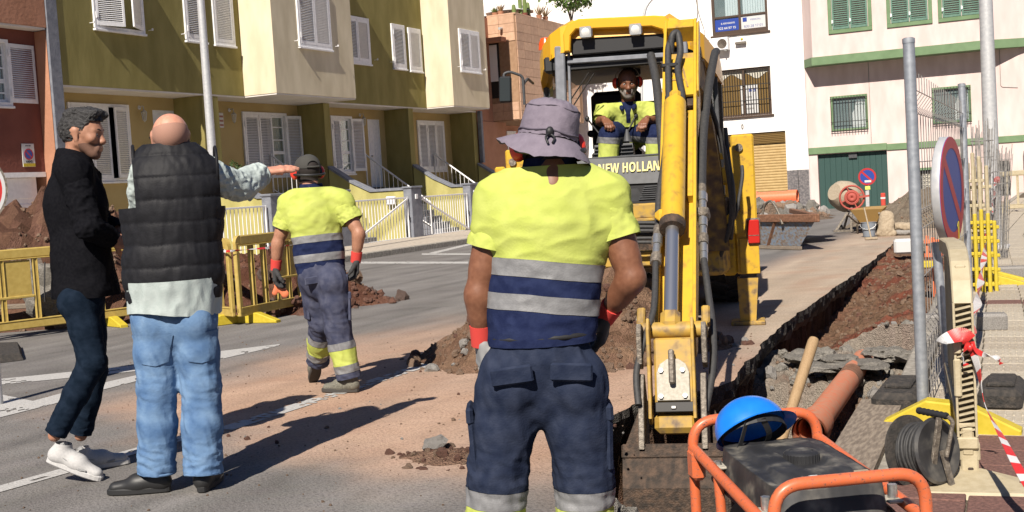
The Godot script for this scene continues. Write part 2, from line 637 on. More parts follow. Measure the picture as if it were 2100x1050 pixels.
	# metal, plastic
	mat("galvanised", L(0.32, 0.345, 0.38), L(0.44, 0.465, 0.50), {"freq": 0.03, "scale": 1.6, "rough": 0.48, "metal": 0.55})
	mat("grey_pole", L(0.46, 0.47, 0.48), L(0.58, 0.58, 0.58), {"freq": 0.03, "scale": 1.0, "rough": 0.5, "metal": 0.3})
	mat("wire", L(0.27, 0.26, 0.25), L(0.4, 0.38, 0.35), {"freq": 0.03, "scale": 1.5, "rough": 0.5, "metal": 0.4})
	mat("digger_yellow", L(0.68, 0.40, 0.02), L(0.76, 0.47, 0.03), {"cols": [L(0.60, 0.365, 0.022), L(0.57, 0.345, 0.024), L(0.50, 0.30, 0.03), L(0.22, 0.13, 0.045)], "offs": [0.0, 0.5, 0.68, 0.9], "freq": 0.02, "scale": 1.1, "rough": 0.42, "coat": 0.25})
	mat("cab_yellow", L(0.70, 0.36, 0.012), L(0.74, 0.39, 0.015), {"freq": 0.01, "scale": 0.5, "rough": 0.35, "coat": 0.4})
	mat("worn_yellow", L(0.6, 0.38, 0.04), L(0.15, 0.09, 0.04), {"cols": [L(0.50, 0.305, 0.03), L(0.42, 0.26, 0.05), L(0.30, 0.20, 0.07), L(0.17, 0.11, 0.06), L(0.07, 0.05, 0.04)], "offs": [0.0, 0.42, 0.58, 0.72, 0.9], "freq": 0.012, "oct": 6, "scale": 1.3, "rough": 0.6})
	mat("boom_dirt", L(0.1, 0.06, 0.03), L(0.3, 0.18, 0.04), {"cols": [L(0.34, 0.21, 0.035), L(0.20, 0.125, 0.04), L(0.11, 0.07, 0.04), L(0.05, 0.035, 0.03)], "offs": [0.1, 0.38, 0.55, 0.85], "freq": 0.012, "oct": 6, "scale": 1.3, "rough": 0.7})  # boom tone: yellow mottled to dark brown, darker overall than worn_yellow
	mat("cab_grey", L(0.045, 0.047, 0.05), L(0.07, 0.072, 0.078), {"freq": 0.02, "scale": 1.0, "rough": 0.6})
	mat("cab_post", L(0.16, 0.17, 0.19), L(0.22, 0.23, 0.255), {"freq": 0.02, "scale": 1.0, "rough": 0.5})
	mat("black_plastic", L(0.012, 0.012, 0.013), L(0.022, 0.022, 0.024), {"freq": 0.02, "scale": 1.0, "rough": 0.55})
	mat("hose_rubber", L(0.025, 0.025, 0.026), L(0.05, 0.048, 0.046), {"freq": 0.04, "scale": 2.0, "rough": 0.65})
	mat("tyre_rubber", L(0.02, 0.019, 0.018), L(0.06, 0.05, 0.042), {"freq": 0.03, "scale": 1.5, "rough": 0.9, "bump": 0.4})
	flat("chrome", L(0.62, 0.61, 0.60), 0.28, 0.9)
	mat("steel", L(0.42, 0.42, 0.41), L(0.6, 0.6, 0.58), {"freq": 0.05, "scale": 3.0, "rough": 0.38, "metal": 0.85})
	mat("worn_steel", L(0.10, 0.085, 0.07), L(0.30, 0.26, 0.21), {"freq": 0.03, "scale": 2.0, "rough": 0.6, "metal": 0.4, "bump": 0.3})
	mat("dusty_plate", L(0.36, 0.33, 0.27), L(0.5, 0.47, 0.40), {"freq": 0.03, "scale": 2.5, "rough": 0.7, "metal": 0.25})
	mat("dirty_steel", L(0.028, 0.022, 0.018), L(0.12, 0.075, 0.05), {"freq": 0.025, "scale": 1.5, "rough": 0.8, "metal": 0.2, "bump": 0.5})
	mat("rust", L(0.12, 0.055, 0.03), L(0.26, 0.13, 0.075), {"freq": 0.03, "scale": 1.2, "rough": 0.9, "bump": 0.4})
	mat("skip_paint", L(0.16, 0.2, 0.27), L(0.12, 0.075, 0.05), {"cols": [L(0.15, 0.21, 0.30), L(0.20, 0.23, 0.27), L(0.23, 0.19, 0.15), L(0.13, 0.075, 0.045)], "offs": [0.25, 0.42, 0.55, 0.72], "freq": 0.02, "scale": 1.4, "rough": 0.8, "bump": 0.4})
	mat("orange_pipe", L(0.62, 0.165, 0.075), L(0.70, 0.20, 0.09), {"freq": 0.02, "scale": 1.0, "rough": 0.45})
	mat("dusty_pipe", L(0.52, 0.14, 0.07), L(0.46, 0.24, 0.16), {"cols": [L(0.56, 0.125, 0.045), L(0.50, 0.155, 0.075), L(0.44, 0.21, 0.13), L(0.36, 0.21, 0.14)], "freq": 0.02, "scale": 2.0, "rough": 0.7})
	mat("barrier_yellow", L(0.42, 0.30, 0.075), L(0.49, 0.36, 0.10), {"freq": 0.02, "scale": 1.2, "rough": 0.6, "back": L(0.10, 0.07, 0.02)})
	mat("barrier_cream", L(0.40, 0.335, 0.215), L(0.47, 0.405, 0.275), {"freq": 0.02, "scale": 1.6, "rough": 0.6, "bump": 0.1, "back": L(0.10, 0.08, 0.04)})
	mat("bright_yellow", L(0.47, 0.36, 0.02), L(0.53, 0.41, 0.035), {"freq": 0.02, "scale": 1.5, "rough": 0.6})
	mat("sign_red", L(0.42, 0.018, 0.022), L(0.36, 0.03, 0.03), {"freq": 0.02, "scale": 2.0, "rough": 0.4})
	mat("sign_blue", L(0.016, 0.045, 0.30), L(0.025, 0.06, 0.26), {"freq": 0.02, "scale": 2.0, "rough": 0.4})
	flat("sign_white", L(0.55, 0.55, 0.545), 0.45)
	flat("tape_white", L(0.55, 0.545, 0.54), 0.4)
	flat("tape_red", L(0.52, 0.03, 0.028), 0.4)
	mat("gen_orange", L(0.70, 0.16, 0.05), L(0.40, 0.12, 0.06), {"cols": [L(0.58, 0.125, 0.045), L(0.56, 0.125, 0.045), L(0.50, 0.14, 0.07), L(0.10, 0.06, 0.05)], "offs": [0.0, 0.6, 0.74, 0.88], "freq": 0.03, "scale": 3.5, "rough": 0.45, "coat": 0.2})
	mat("gen_tank", L(0.02, 0.02, 0.022), L(0.2, 0.18, 0.14), {"cols": [L(0.016, 0.016, 0.018), L(0.028, 0.028, 0.03), L(0.07, 0.066, 0.06), L(0.19, 0.175, 0.145)], "offs": [0.2, 0.5, 0.66, 0.9], "freq": 0.010, "oct": 6, "scale": 1.4, "rough": 0.6})
	mat("helmet_blue", L(0.008, 0.16, 0.62), L(0.012, 0.19, 0.68), {"freq": 0.02, "scale": 2.0, "rough": 0.35, "coat": 0.3})
	mat("handle_wood", L(0.26, 0.165, 0.08), L(0.37, 0.25, 0.135), {"freq": 0.04, "stretch": Vector3(6, 0.8, 6), "rough": 0.75})
	mat("plank", L(0.14, 0.11, 0.085), L(0.27, 0.22, 0.17), {"freq": 0.04, "stretch": Vector3(2, 2, 0.4), "rough": 0.9, "bump": 0.3})
	mat("cement_bag", L(0.30, 0.235, 0.16), L(0.38, 0.31, 0.22), {"freq": 0.03, "scale": 1.5, "rough": 0.9})
	mat("mixer_drum", L(0.30, 0.24, 0.165), L(0.42, 0.355, 0.27), {"freq": 0.03, "scale": 1.5, "rough": 0.85})
	mat("mixer_red", L(0.30, 0.05, 0.04), L(0.42, 0.09, 0.06), {"freq": 0.03, "scale": 2.0, "rough": 0.7})
	flat("post_red", L(0.48, 0.05, 0.03), 0.6)
	mat("sand", L(0.17, 0.14, 0.105), L(0.24, 0.20, 0.155), {"freq": 0.05, "scale": 1.2, "world": true, "bump": 0.8, "kind": "grit", "rough": 0.97})
	flat("lamp_red", L(0.45, 0.02, 0.015), 0.25)
	flat("beacon", L(0.75, 0.08, 0.01), 0.25)
	flat("lamp_glass", L(0.6, 0.6, 0.58), 0.2)
	mat("leaf", L(0.06, 0.12, 0.02), L(0.14, 0.22, 0.045), {"freq": 0.05, "scale": 3.0, "rough": 0.6, "back": L(0.03, 0.06, 0.01)})
	mat("leaf_dark", L(0.03, 0.055, 0.018), L(0.07, 0.11, 0.03), {"freq": 0.05, "scale": 3.0, "rough": 0.6})
	mat("dry_leaf", L(0.30, 0.20, 0.10), L(0.42, 0.30, 0.17), {"freq": 0.05, "scale": 3.0, "rough": 0.8})
	mat("cactus", L(0.10, 0.15, 0.04), L(0.2, 0.26, 0.08), {"freq": 0.03, "scale": 2.0, "rough": 0.7})
	mat("bark", L(0.10, 0.07, 0.045), L(0.18, 0.13, 0.09), {"freq": 0.05, "scale": 2.0, "rough": 0.95})
	# people
	mat("hi_vis", L(0.41, 0.465, 0.10), L(0.47, 0.52, 0.135), {"freq": 0.01, "scale": 2.0, "rough": 0.8, "spec": 0.12, "bump": 0.06})
	mat("navy", L(0.012, 0.017, 0.05), L(0.022, 0.03, 0.075), {"freq": 0.02, "scale": 2.0, "rough": 0.85, "spec": 0.12, "bump": 0.08})
	mat("work_trousers", L(0.016, 0.022, 0.043), L(0.034, 0.042, 0.070), {"freq": 0.012, "scale": 2.5, "rough": 0.9, "spec": 0.12, "bump": 0.1})
	mat("work_trousers_faded", L(0.045, 0.05, 0.085), L(0.085, 0.09, 0.13), {"freq": 0.012, "scale": 2.5, "rough": 0.9, "spec": 0.12, "bump": 0.1})
	mat("reflective", L(0.165, 0.165, 0.17), L(0.215, 0.215, 0.22), {"freq": 0.02, "scale": 3.0, "rough": 0.55, "bump": 0.06})
	mat("jeans", L(0.11, 0.21, 0.38), L(0.26, 0.40, 0.58), {"cols": [L(0.045, 0.095, 0.20), L(0.085, 0.155, 0.285), L(0.14, 0.23, 0.37), L(0.21, 0.31, 0.45)], "freq": 0.008, "scale": 1.6, "rough": 0.9, "spec": 0.12, "bump": 0.1})
	flat("jeans_seam", L(0.06, 0.10, 0.19), 0.9)
	mat("puffer", L(0.010, 0.010, 0.012), L(0.016, 0.016, 0.019), {"freq": 0.02, "scale": 2.0, "rough": 0.6, "spec": 0.3, "bump": 0.06})
	mat("blazer", L(0.006, 0.006, 0.008), L(0.010, 0.010, 0.012), {"freq": 0.03, "scale": 3.0, "rough": 0.9, "spec": 0.12, "bump": 0.06})
	mat("dark_jeans", L(0.006, 0.011, 0.020), L(0.013, 0.021, 0.036), {"freq": 0.02, "scale": 2.0, "rough": 0.9, "spec": 0.12, "bump": 0.08})
	mat("shirt_mint", L(0.37, 0.425, 0.41), L(0.43, 0.48, 0.465), {"freq": 0.02, "scale": 2.0, "rough": 0.9, "spec": 0.12, "bump": 0.08})
	mat("sneaker_white", L(0.40, 0.395, 0.39), L(0.50, 0.49, 0.48), {"freq": 0.03, "scale": 4.0, "rough": 0.7})
	mat("sneaker_grey", L(0.22, 0.22, 0.22), L(0.30, 0.30, 0.30), {"freq": 0.03, "scale": 4.0, "rough": 0.7})
	mat("shoe_black", L(0.012, 0.012, 0.013), L(0.03, 0.03, 0.03), {"freq": 0.03, "scale": 4.0, "rough": 0.5})
	mat("boot", L(0.10, 0.095, 0.075), L(0.19, 0.18, 0.145), {"freq": 0.03, "scale": 4.0, "rough": 0.9})
	flat("sole", L(0.05, 0.045, 0.04), 0.9)
	mat("skin_tan", L(0.33, 0.155, 0.095), L(0.40, 0.20, 0.125), {"freq": 0.02, "scale": 4.0, "rough": 0.55})
	mat("skin_dark", L(0.17, 0.068, 0.036), L(0.23, 0.10, 0.055), {"freq": 0.02, "scale": 4.0, "rough": 0.5})
	mat("skin_ruddy", L(0.50, 0.22, 0.14), L(0.58, 0.29, 0.20), {"freq": 0.02, "scale": 4.0, "rough": 0.5})
	mat("hair_black", L(0.008, 0.007, 0.007), L(0.06, 0.058, 0.058), {"freq": 0.06, "scale": 5.0, "rough": 0.55, "bump": 0.5})
	mat("stubble", L(0.14, 0.072, 0.050), L(0.21, 0.11, 0.072), {"freq": 0.12, "scale": 6.0, "rough": 0.8})
	mat("hair_crop", L(0.30, 0.155, 0.11), L(0.41, 0.225, 0.165), {"freq": 0.12, "scale": 6.0, "rough": 0.8})
	mat("hair_short", L(0.012, 0.009, 0.008), L(0.03, 0.022, 0.018), {"freq": 0.1, "scale": 6.0, "rough": 0.8})
	mat("beard_grey", L(0.20, 0.17, 0.15), L(0.36, 0.32, 0.29), {"freq": 0.1, "scale": 7.0, "rough": 0.9})
	flat("eye_white", L(0.26, 0.23, 0.21), 0.3)
	flat("eye_dark", L(0.012, 0.008, 0.006), 0.2)
	flat("lip", L(0.30, 0.11, 0.085), 0.5)
	mat("hat_mauve", L(0.155, 0.13, 0.165), L(0.20, 0.17, 0.21), {"freq": 0.02, "scale": 3.0, "rough": 0.9, "bump": 0.08})
	mat("cap_dark", L(0.035, 0.034, 0.03), L(0.065, 0.062, 0.055), {"freq": 0.03, "scale": 4.0, "rough": 0.9, "bump": 0.08})
	flat("muff_red", L(0.72, 0.045, 0.025), 0.35)
	mat("glove_red", L(0.50, 0.035, 0.03), L(0.60, 0.06, 0.045), {"freq": 0.04, "scale": 6.0, "rough": 0.9})
	mat("glove_dark", L(0.02, 0.02, 0.022), L(0.05, 0.05, 0.05), {"freq": 0.04, "scale": 6.0, "rough": 0.85})


# ---------------------------------------------------------------- the ground
func lerp_path(pts: Array, z: float) -> float:
	if z >= pts[0][0]:
		return pts[0][1]
	for i in pts.size() - 1:
		if z >= pts[i + 1][0]:
			return lerpf(pts[i][1], pts[i + 1][1], (z - pts[i][0]) / (pts[i + 1][0] - pts[i][0]))
	return pts[-1][1]

const TRENCH_NEAR := -4.25
const TRENCH_FAR := -20.6
const EDGE := [[-4.25, -1.80], [-4.56, -1.86], [-5.19, -2.09], [-5.5, -2.2], [-5.8, -2.50], [-6.7, -2.50], [-7.3, -2.15], [-7.6, -2.12], [-8.75, -2.25], [-10.14, -2.40], [-12.03, -2.47], [-15.03, -2.59], [-20.6, -2.86]]

func trench_left(z: float) -> float:
	return lerp_path(EDGE, z) + 0.05 * noise.get_noise_2d(z * 1.4, 9.0)

func kerb_x(z: float) -> float:
	return lerp_path([[2.0, -0.62], [-5.7, -0.94], [-11.2, -1.26], [-18.0, -1.72], [-21.0, -1.95], [-45.0, -1.95]], z)

func road_y(z: float) -> float:
	return -0.25 * smoothstep(-24.0, -45.0, z)

func dusty(x: float, z: float) -> Color:
	var asphalt = Color(0.198, 0.186, 0.176)
	var a = 0.5 + 0.5 * noise.get_noise_2d(x * 0.35, z * 0.35)
	var b = 0.5 + 0.5 * noise.get_noise_2d(x * 1.3 + 40.0, z * 0.9)
	var c = asphalt * (0.80 + 0.30 * b + 0.22 * noise2.get_noise_2d(x * 2.2, z * 0.16) + 0.10 * noise2.get_noise_2d(x * 9.0, z * 1.2 + 7.0))
	# dust round the digging
	var d = smoothstep(-7.2, -5.4, x + 0.9 * noise.get_noise_2d(x * 0.5, z * 0.5)) * smoothstep(-4.75, -5.6, z - 0.30 * (x + 4.0) + 0.4 * noise.get_noise_2d(x * 0.8 + 9.0, z * 0.8)) * smoothstep(-12.0, -8.4, z + 0.6 * noise.get_noise_2d(x * 0.7 + 5.0, z * 0.7))
	d *= 0.55 + 0.6 * a + 0.25 * (b - 0.5)
	var k = smoothstep(-4.4, -3.7, x) * smoothstep(-8.2, -9.5, z)
	d = maxf(d, k * (0.7 + 0.35 * b))
	var dust = Color(0.47, 0.315, 0.225).lerp(Color(0.46, 0.365, 0.275), k)
	dust *= 1.0 + 0.16 * noise2.get_noise_2d(x * 3.0 + 11.0, z * 0.3) + 0.10 * noise2.get_noise_2d(x * 11.0, z * 7.0)
	dust = dust.lerp(Color(0.36, 0.215, 0.145), smoothstep(0.5, 0.8, b) * 0.5)
	var pale = smoothstep(0.62, 0.9, a) * smoothstep(-4.9, -4.2, z) * smoothstep(-4.0, -3.0, x)
	c = c.lerp(dust, clampf(d, 0.0, 0.96))
	c = c.lerp(Color(0.44, 0.41, 0.38), pale * 0.6)
	c.a = 1.0
	return c


func ground_strip(g: Geo, zs: Array, left: Callable, right: Callable, n: int, paint: Callable):
	for j in zs.size() - 1:
		var za = zs[j]
		var zb = zs[j + 1]
		var la = left.call(za)
		var ra = right.call(za)
		var lb = left.call(zb)
		var rb = right.call(zb)
		for i in n:
			var q = []
			for k in [[i, 0], [i + 1, 0], [i + 1, 1], [i, 1]]:
				var f = float(k[0]) / n
				var z = zb if k[1] else za
				var x = lerpf(lb, rb, f) if k[1] else lerpf(la, ra, f)
				q.append(Vector3(x, road_y(z), z))
			for t in [[0, 1, 2], [0, 2, 3]]:
				var m = Vector3.UP
				g.v.append(q[t[0]]); g.v.append(q[t[2]]); g.v.append(q[t[1]])
				for e in [0, 2, 1]:
					g.n.append(m)
					g.c.append(paint.call(q[t[e]].x, q[t[e]].z))


func zrange(a: float, b: float, step: float) -> Array:
	var o = []
	var k = int(ceil(absf(b - a) / step))
	for i in k + 1:
		o.append(lerpf(a, b, float(i) / k))
	return o


func trench_floor(x: float, z: float) -> float:
	var l = trench_left(z)
	var r = kerb_x(z)
	var f = clampf((x - l) / (r - l), 0.0, 1.0)
	var deep = lerp_path([[-4.0, -0.95], [-7.6, -0.95], [-8.9, -0.85], [-9.15, -0.30], [-10.1, -0.20], [-10.5, -0.42], [-13.0, -0.34], [-16.5, -0.16], [-20.4, -0.03]], z)
	var h = deep
	if z > -8.9:
		h += 0.50 * smoothstep(0.38, 0.52, f) + 0.25 * smoothstep(0.80, 1.0, f)
	elif z < -10.2:
		h += 0.30 * smoothstep(0.15, 0.85, f) * smoothstep(-20.0, -12.0, z) - 0.12 * smoothstep(0.35, 0.0, f) * smoothstep(-18.0, -11.0, z)
	h += 0.05 * noise.get_noise_2d(x * 3.0, z * 3.0) + 0.035 * noise2.get_noise_2d(x * 9.0, z * 9.0)
	return minf(h, 0.02)


func soil_color(x: float, z: float) -> Color:
	var b = 0.5 + 0.5 * noise.get_noise_2d(x * 2.0 + 3.0, z * 2.0)
	var a = 0.5 + 0.5 * noise.get_noise_2d(x * 0.7 + 30.0, z * 0.7)
	var c = Color(0.17, 0.10, 0.065).lerp(Color(0.25, 0.155, 0.10), b)
	c = c.lerp(Color(0.21, 0.075, 0.05), smoothstep(0.45, 0.7, a) * (1.0 if z < -10.0 else 0.5))
	if z < -8.8 and z > -10.4:
		c = c.lerp(Color(0.33, 0.30, 0.255), 0.75 * smoothstep(0.2, 0.6, b + 0.2))
	c.a = 1.0
	return c


func make_ground():
	var g := geo(null, true)
	var kerb_l = func(_z): return -13.6
	# beside the trench: left of it; before and behind it: the full width
	ground_strip(g, zrange(3.0, TRENCH_NEAR, 0.4), kerb_l, func(z): return kerb_x(z), 90, dusty)
	ground_strip(g, zrange(TRENCH_NEAR, -12.0, 0.07), kerb_l, trench_left, 110, dusty)
	ground_strip(g, zrange(-12.0, TRENCH_FAR, 0.12), kerb_l, trench_left, 70, dusty)
	ground_strip(g, zrange(TRENCH_FAR, -45.2, 0.5), kerb_l, func(z): return kerb_x(z), 36, dusty)
	struct("road", g, M.asphalt)
	# the ground outside the street, reaching the horizon
	g = geo(null, true)
	var far = func(_x, _z): return Color(0.16, 0.14, 0.12)
	for r in [[3.0, 300.0, -300.0, 300.0], [-45.2, -300.0, -300.0, 300.0]]:
		g.col = far.call(0, 0)
		g.face([Vector3(r[2], -0.26, r[0]), Vector3(r[3], -0.26, r[0]), Vector3(r[3], -0.26, r[1]), Vector3(r[2], -0.26, r[1])], Vector3.UP)
	g.face([Vector3(-300, -0.26, 3), Vector3(-13.7, -0.26, 3), Vector3(-13.7, -0.26, -45.2), Vector3(-300, -0.26, -45.2)], Vector3.UP)
	g.face([Vector3(-0.3, -0.26, 3), Vector3(300, -0.26, 3), Vector3(300, -0.26, -45.2), Vector3(-0.3, -0.26, -45.2)], Vector3.UP)
	struct("ground", g, M.soil)
	# cut edge of the road: broken asphalt over its base course, then earth
	var face := geo(null, true)
	var zs = zrange(TRENCH_NEAR, TRENCH_FAR, 0.05)
	for j in zs.size() - 1:
		for k in 7:
			var q = []
			for e in [[j, k], [j + 1, k], [j + 1, k + 1], [j, k + 1]]:
				var z = zs[e[0]]
				var y = [0.0, -0.05, -0.11, -0.2, -0.4, -0.62, -0.85, -1.1][e[1]]
				var cut = [0.0, 0.004, 0.02, 0.10, 0.12, 0.05, -0.02, -0.06][e[1]]
				var x = trench_left(z) - cut * (0.8 + 0.5 * noise2.get_noise_2d(z * 3.0, y * 4.0)) + (0.02 * noise2.get_noise_2d(z * 5.0, y * 9.0) if e[1] > 0 else 0.0)
				if e[1] >= 3:
					y = maxf(y, trench_floor(trench_left(z) + 0.05, z) - 0.06)
				q.append(Vector3(x, y + road_y(z), z))
			face.col = [Color(0.15, 0.14, 0.13), Color(0.12, 0.11, 0.10), Color(0.20, 0.18, 0.155), Color(0.115, 0.072, 0.05), Color(0.13, 0.078, 0.052), Color(0.12, 0.075, 0.05), Color(0.11, 0.07, 0.05)][k]
			face.col = face.col * (0.8 + 0.5 * noise2.get_noise_2d(zs[j] * 7.0, k * 5.0))
			face.col.a = 1.0
			if zs[j] > -6.2 and k >= 1:
				face.col = Color(0.40, 0.375, 0.34)
			face.face(q, Vector3(1, 0, 0))
	# near end wall of the trench
	for i in 12:
		var xa = lerpf(-1.96, -0.88, i / 12.0)
		var xb = lerpf(-1.96, -0.88, (i + 1) / 12.0)
		face.col = Color(0.2, 0.125, 0.085)
		face.face([Vector3(xa, 0, TRENCH_NEAR), Vector3(xb, 0, TRENCH_NEAR), Vector3(xb, -1.2, TRENCH_NEAR - 0.12), Vector3(xa, -1.2, TRENCH_NEAR - 0.12)], Vector3(0, 0, -1))
	struct("trench_wall", face, M.soil)
	g = geo(null, true)
	zs = zrange(TRENCH_NEAR, TRENCH_FAR + 0.02, 0.06)
	var n = 26
	for j in zs.size() - 1:
		for i in n:
			var q = []
			for e in [[i, j], [i + 1, j], [i + 1, j + 1], [i, j + 1]]:
				var z = zs[e[1]]
				var x = lerpf(trench_left(z) - 0.16, kerb_x(z) + 0.03, float(e[0]) / n)
				q.append(Vector3(x, trench_floor(x, z), z))
			g.col = soil_color(q[0].x, q[0].z)
			g.face(q, Vector3.UP)
	struct("trench_floor", g, M.soil)
	# left pavement and kerb
	g = geo()
	g.boxx(Vector3(-16.3, -0.3, 3.0), Vector3(-13.78, 0.12, -40.0), 0.01)
	struct("left_pavement", g, M.pavement)
	var left_kerb := thing("kerb", "pale concrete kerb of the left pavement below the row houses", "kerb", Vector3(-13.7, 0, -20))
	for k in 44:
		bx("kerb_stone", Vector3(-13.78, -0.2, 2.0 - k), Vector3(-13.6, 0.125, 1.006 - k), M.kerb, left_kerb, 0.012)
	# right pavement: kerb stones, then pavers one by one
	var right_kerb := thing("kerb", "bare concrete kerb along the open trench on the right", "kerb", Vector3(-1, 0, -8))
	var z = 1.5
	while z > -44.0:
		var a = Vector3(kerb_x(z), 0, z)
		var b = Vector3(kerb_x(z - 0.99), 0, z - 0.99)
		g = geo(right_kerb)
		g.bar(a + Vector3(0.075, -0.11, 0), b + Vector3(0.075, -0.11, 0), 0.15, 0.32, Vector3.UP, 0.012)
		obj("kerb_stone", g, M.kerb, right_kerb)
		z -= 1.0
	g = geo(null, true)
	g.col = Color(0.20, 0.17, 0.13)
	zs = zrange(3.0, -45.0, 1.0)
	for j in zs.size() - 1:
		g.face([Vector3(kerb_x(zs[j]) + 0.15, 0.028, zs[j]), Vector3(6, 0.028, zs[j]), Vector3(6, 0.028, zs[j + 1]), Vector3(kerb_x(zs[j + 1]) + 0.15, 0.028, zs[j + 1])], Vector3.UP)
	var pav := struct("right_pavement", g, M.soil)
	make_pavers(pav)
	make_road_marks()


func make_pavers(pav: Node):
	var r := rng(5)
	var made = 0
	var rest := geo()
	var size = 0.30
	for j in 120:
		var z = -3.0 - j * size
		for i in 16:
			var x = kerb_x(z) + 0.16 + i * size
			if x > 2.6:
				continue
			var red = (z > -5.85 and i < 9) or (i < 9 and z < -11.2 and z > -11.55)
			var p = Vector3(x + size * 0.5, 0.03 + r.randf_range(-0.003, 0.003), z - size * 0.5)
			var lim = -16.5
			if z < lim:
				rest.box(p, Vector3(size - 0.012, 0.03, size - 0.012), 0.003)
				continue
			if made >= 296:
				rest.box(p, Vector3(size - 0.012, 0.03, size - 0.012), 0.003)
				continue
			# only pavers that the photograph can show
			var to = p - Vector3(0, 1.38, 0)
			var ang = rad_to_deg(atan2(to.x, -to.z)) + 25.886
			if ang > 25.5 or ang < 12.0:
				rest.box(p, Vector3(size - 0.012, 0.03, size - 0.012), 0.003)
				continue
			var g := geo()
			g.box(Vector3.ZERO, Vector3(size - 0.009, 0.034, size - 0.009), 0.004)
			if not red:
				for a in 2:
					for b in 6:
						g.box(Vector3(-0.105 + b * 0.042, 0.018, -0.07 + a * 0.14), Vector3(0.012, 0.008, 0.09), 0.002)
			var o := obj("paver", g, M.paver_red if red else M["paver%d" % (r.randi() % 3)], pav)
			o.position = p
			o.rotation = Vector3(r.randf_range(-0.006, 0.006), 0.03, r.randf_range(-0.006, 0.006))
			made += 1
	stuff(obj("far_pavers", rest, M.paver1, pav))


func worn_strip(g: Geo, pts: Array, cell := 0.03, wear := 0.2, sd := 0.0):
	var a = pts[0]; var b = pts[1]; var c = pts[2]; var d = pts[3]
	var nu = maxi(2, int(((a as Vector2).distance_to(b) + (d as Vector2).distance_to(c)) * 0.5 / cell))
	var nv = maxi(2, int(((a as Vector2).distance_to(d) + (b as Vector2).distance_to(c)) * 0.5 / cell))
	for i in nu:
		for j in nv:
			var q = []
			for e in [[i, j], [i + 1, j], [i + 1, j + 1], [i, j + 1]]:
				var p = (a as Vector2).lerp(b, float(e[0]) / nu).lerp((d as Vector2).lerp(c, float(e[0]) / nu), float(e[1]) / nv)
				q.append(Vector3(p.x, 0.004 + road_y(p.y), p.y))
			var w = noise.get_noise_2d(q[0].x * 3.0 + sd, q[0].z * 3.0) * 0.6 + noise2.get_noise_2d(q[0].x * 14.0 + sd, q[0].z * 14.0) * 0.5
			if w < 0.52 - wear:
				g.face(q, Vector3.UP)


func make_road_marks():
	var g := geo()
	# the long line along the street (partly worn under the dust)
	worn_strip(g, [Vector2(-5.15, -3.0), Vector2(-5.02, -3.0), Vector2(-4.74, -5.6), Vector2(-4.87, -5.6)], 0.03, 0.12)
	worn_strip(g, [Vector2(-4.80, -5.6), Vector2(-4.66, -5.6), Vector2(-4.62, -8.9), Vector2(-4.76, -8.9)], 0.03, 0.36)
	worn_strip(g, [Vector2(-5.6, 1.0), Vector2(-5.45, 1.0), Vector2(-5.02, -3.0), Vector2(-5.17, -3.0)], 0.05, 0.1)
	struct("road_line", g, M.road_paint)
	g = geo()
	for s in MARKS:
		worn_strip(g, s, 0.04, 0.08, 20.0)
	struct("painted_island", g, M.road_paint)
	g = geo()
	for s in BAYS:
		worn_strip(g, s, 0.05, 0.05, 50.0)
	struct("parking_line", g, M.road_paint)


const MARKS := [[Vector2(-8.27, -7.00), Vector2(-7.49, -7.77), Vector2(-7.22, -7.48), Vector2(-7.99, -6.76)],
	[Vector2(-7.49, -7.77), Vector2(-7.39, -8.20), Vector2(-7.16, -7.95), Vector2(-7.22, -7.48)],
	[Vector2(-7.39, -8.20), Vector2(-7.24, -8.58), Vector2(-6.86, -8.13), Vector2(-7.16, -7.95)],
	[Vector2(-7.24, -8.58), Vector2(-6.89, -9.05), Vector2(-6.82, -8.93), Vector2(-6.86, -8.13)],
	[Vector2(-7.04, -7.29), Vector2(-7.04, -7.82), Vector2(-6.82, -7.57), Vector2(-6.80, -7.04)],
	[Vector2(-7.04, -7.82), Vector2(-6.94, -8.23), Vector2(-6.86, -8.13), Vector2(-6.82, -7.57)],
	[Vector2(-7.00, -6.20), Vector2(-7.06, -6.77), Vector2(-6.78, -6.50), Vector2(-6.71, -6.13)],
	[Vector2(-7.06, -6.77), Vector2(-7.04, -7.29), Vector2(-6.80, -7.04), Vector2(-6.78, -6.50)],
	[Vector2(-8.12, -6.59), Vector2(-7.00, -6.20), Vector2(-6.71, -6.13), Vector2(-6.70, -5.41)]]
const BAYS := [[Vector2(-13.21, -20.19), Vector2(-10.27, -19.30), Vector2(-10.01, -18.80), Vector2(-12.85, -19.63)],
	[Vector2(-12.97, -22.24), Vector2(-11.48, -21.69), Vector2(-11.24, -21.23), Vector2(-12.68, -21.74)],
	[Vector2(-12.84, -22.33), Vector2(-13.56, -25.66), Vector2(-13.17, -24.99), Vector2(-12.47, -21.80)]]


# ---------------------------------------------------------------- row houses
func fr(x: float, z: float) -> Transform3D:
	return Transform3D(FACADE, V3(x, 0, z))


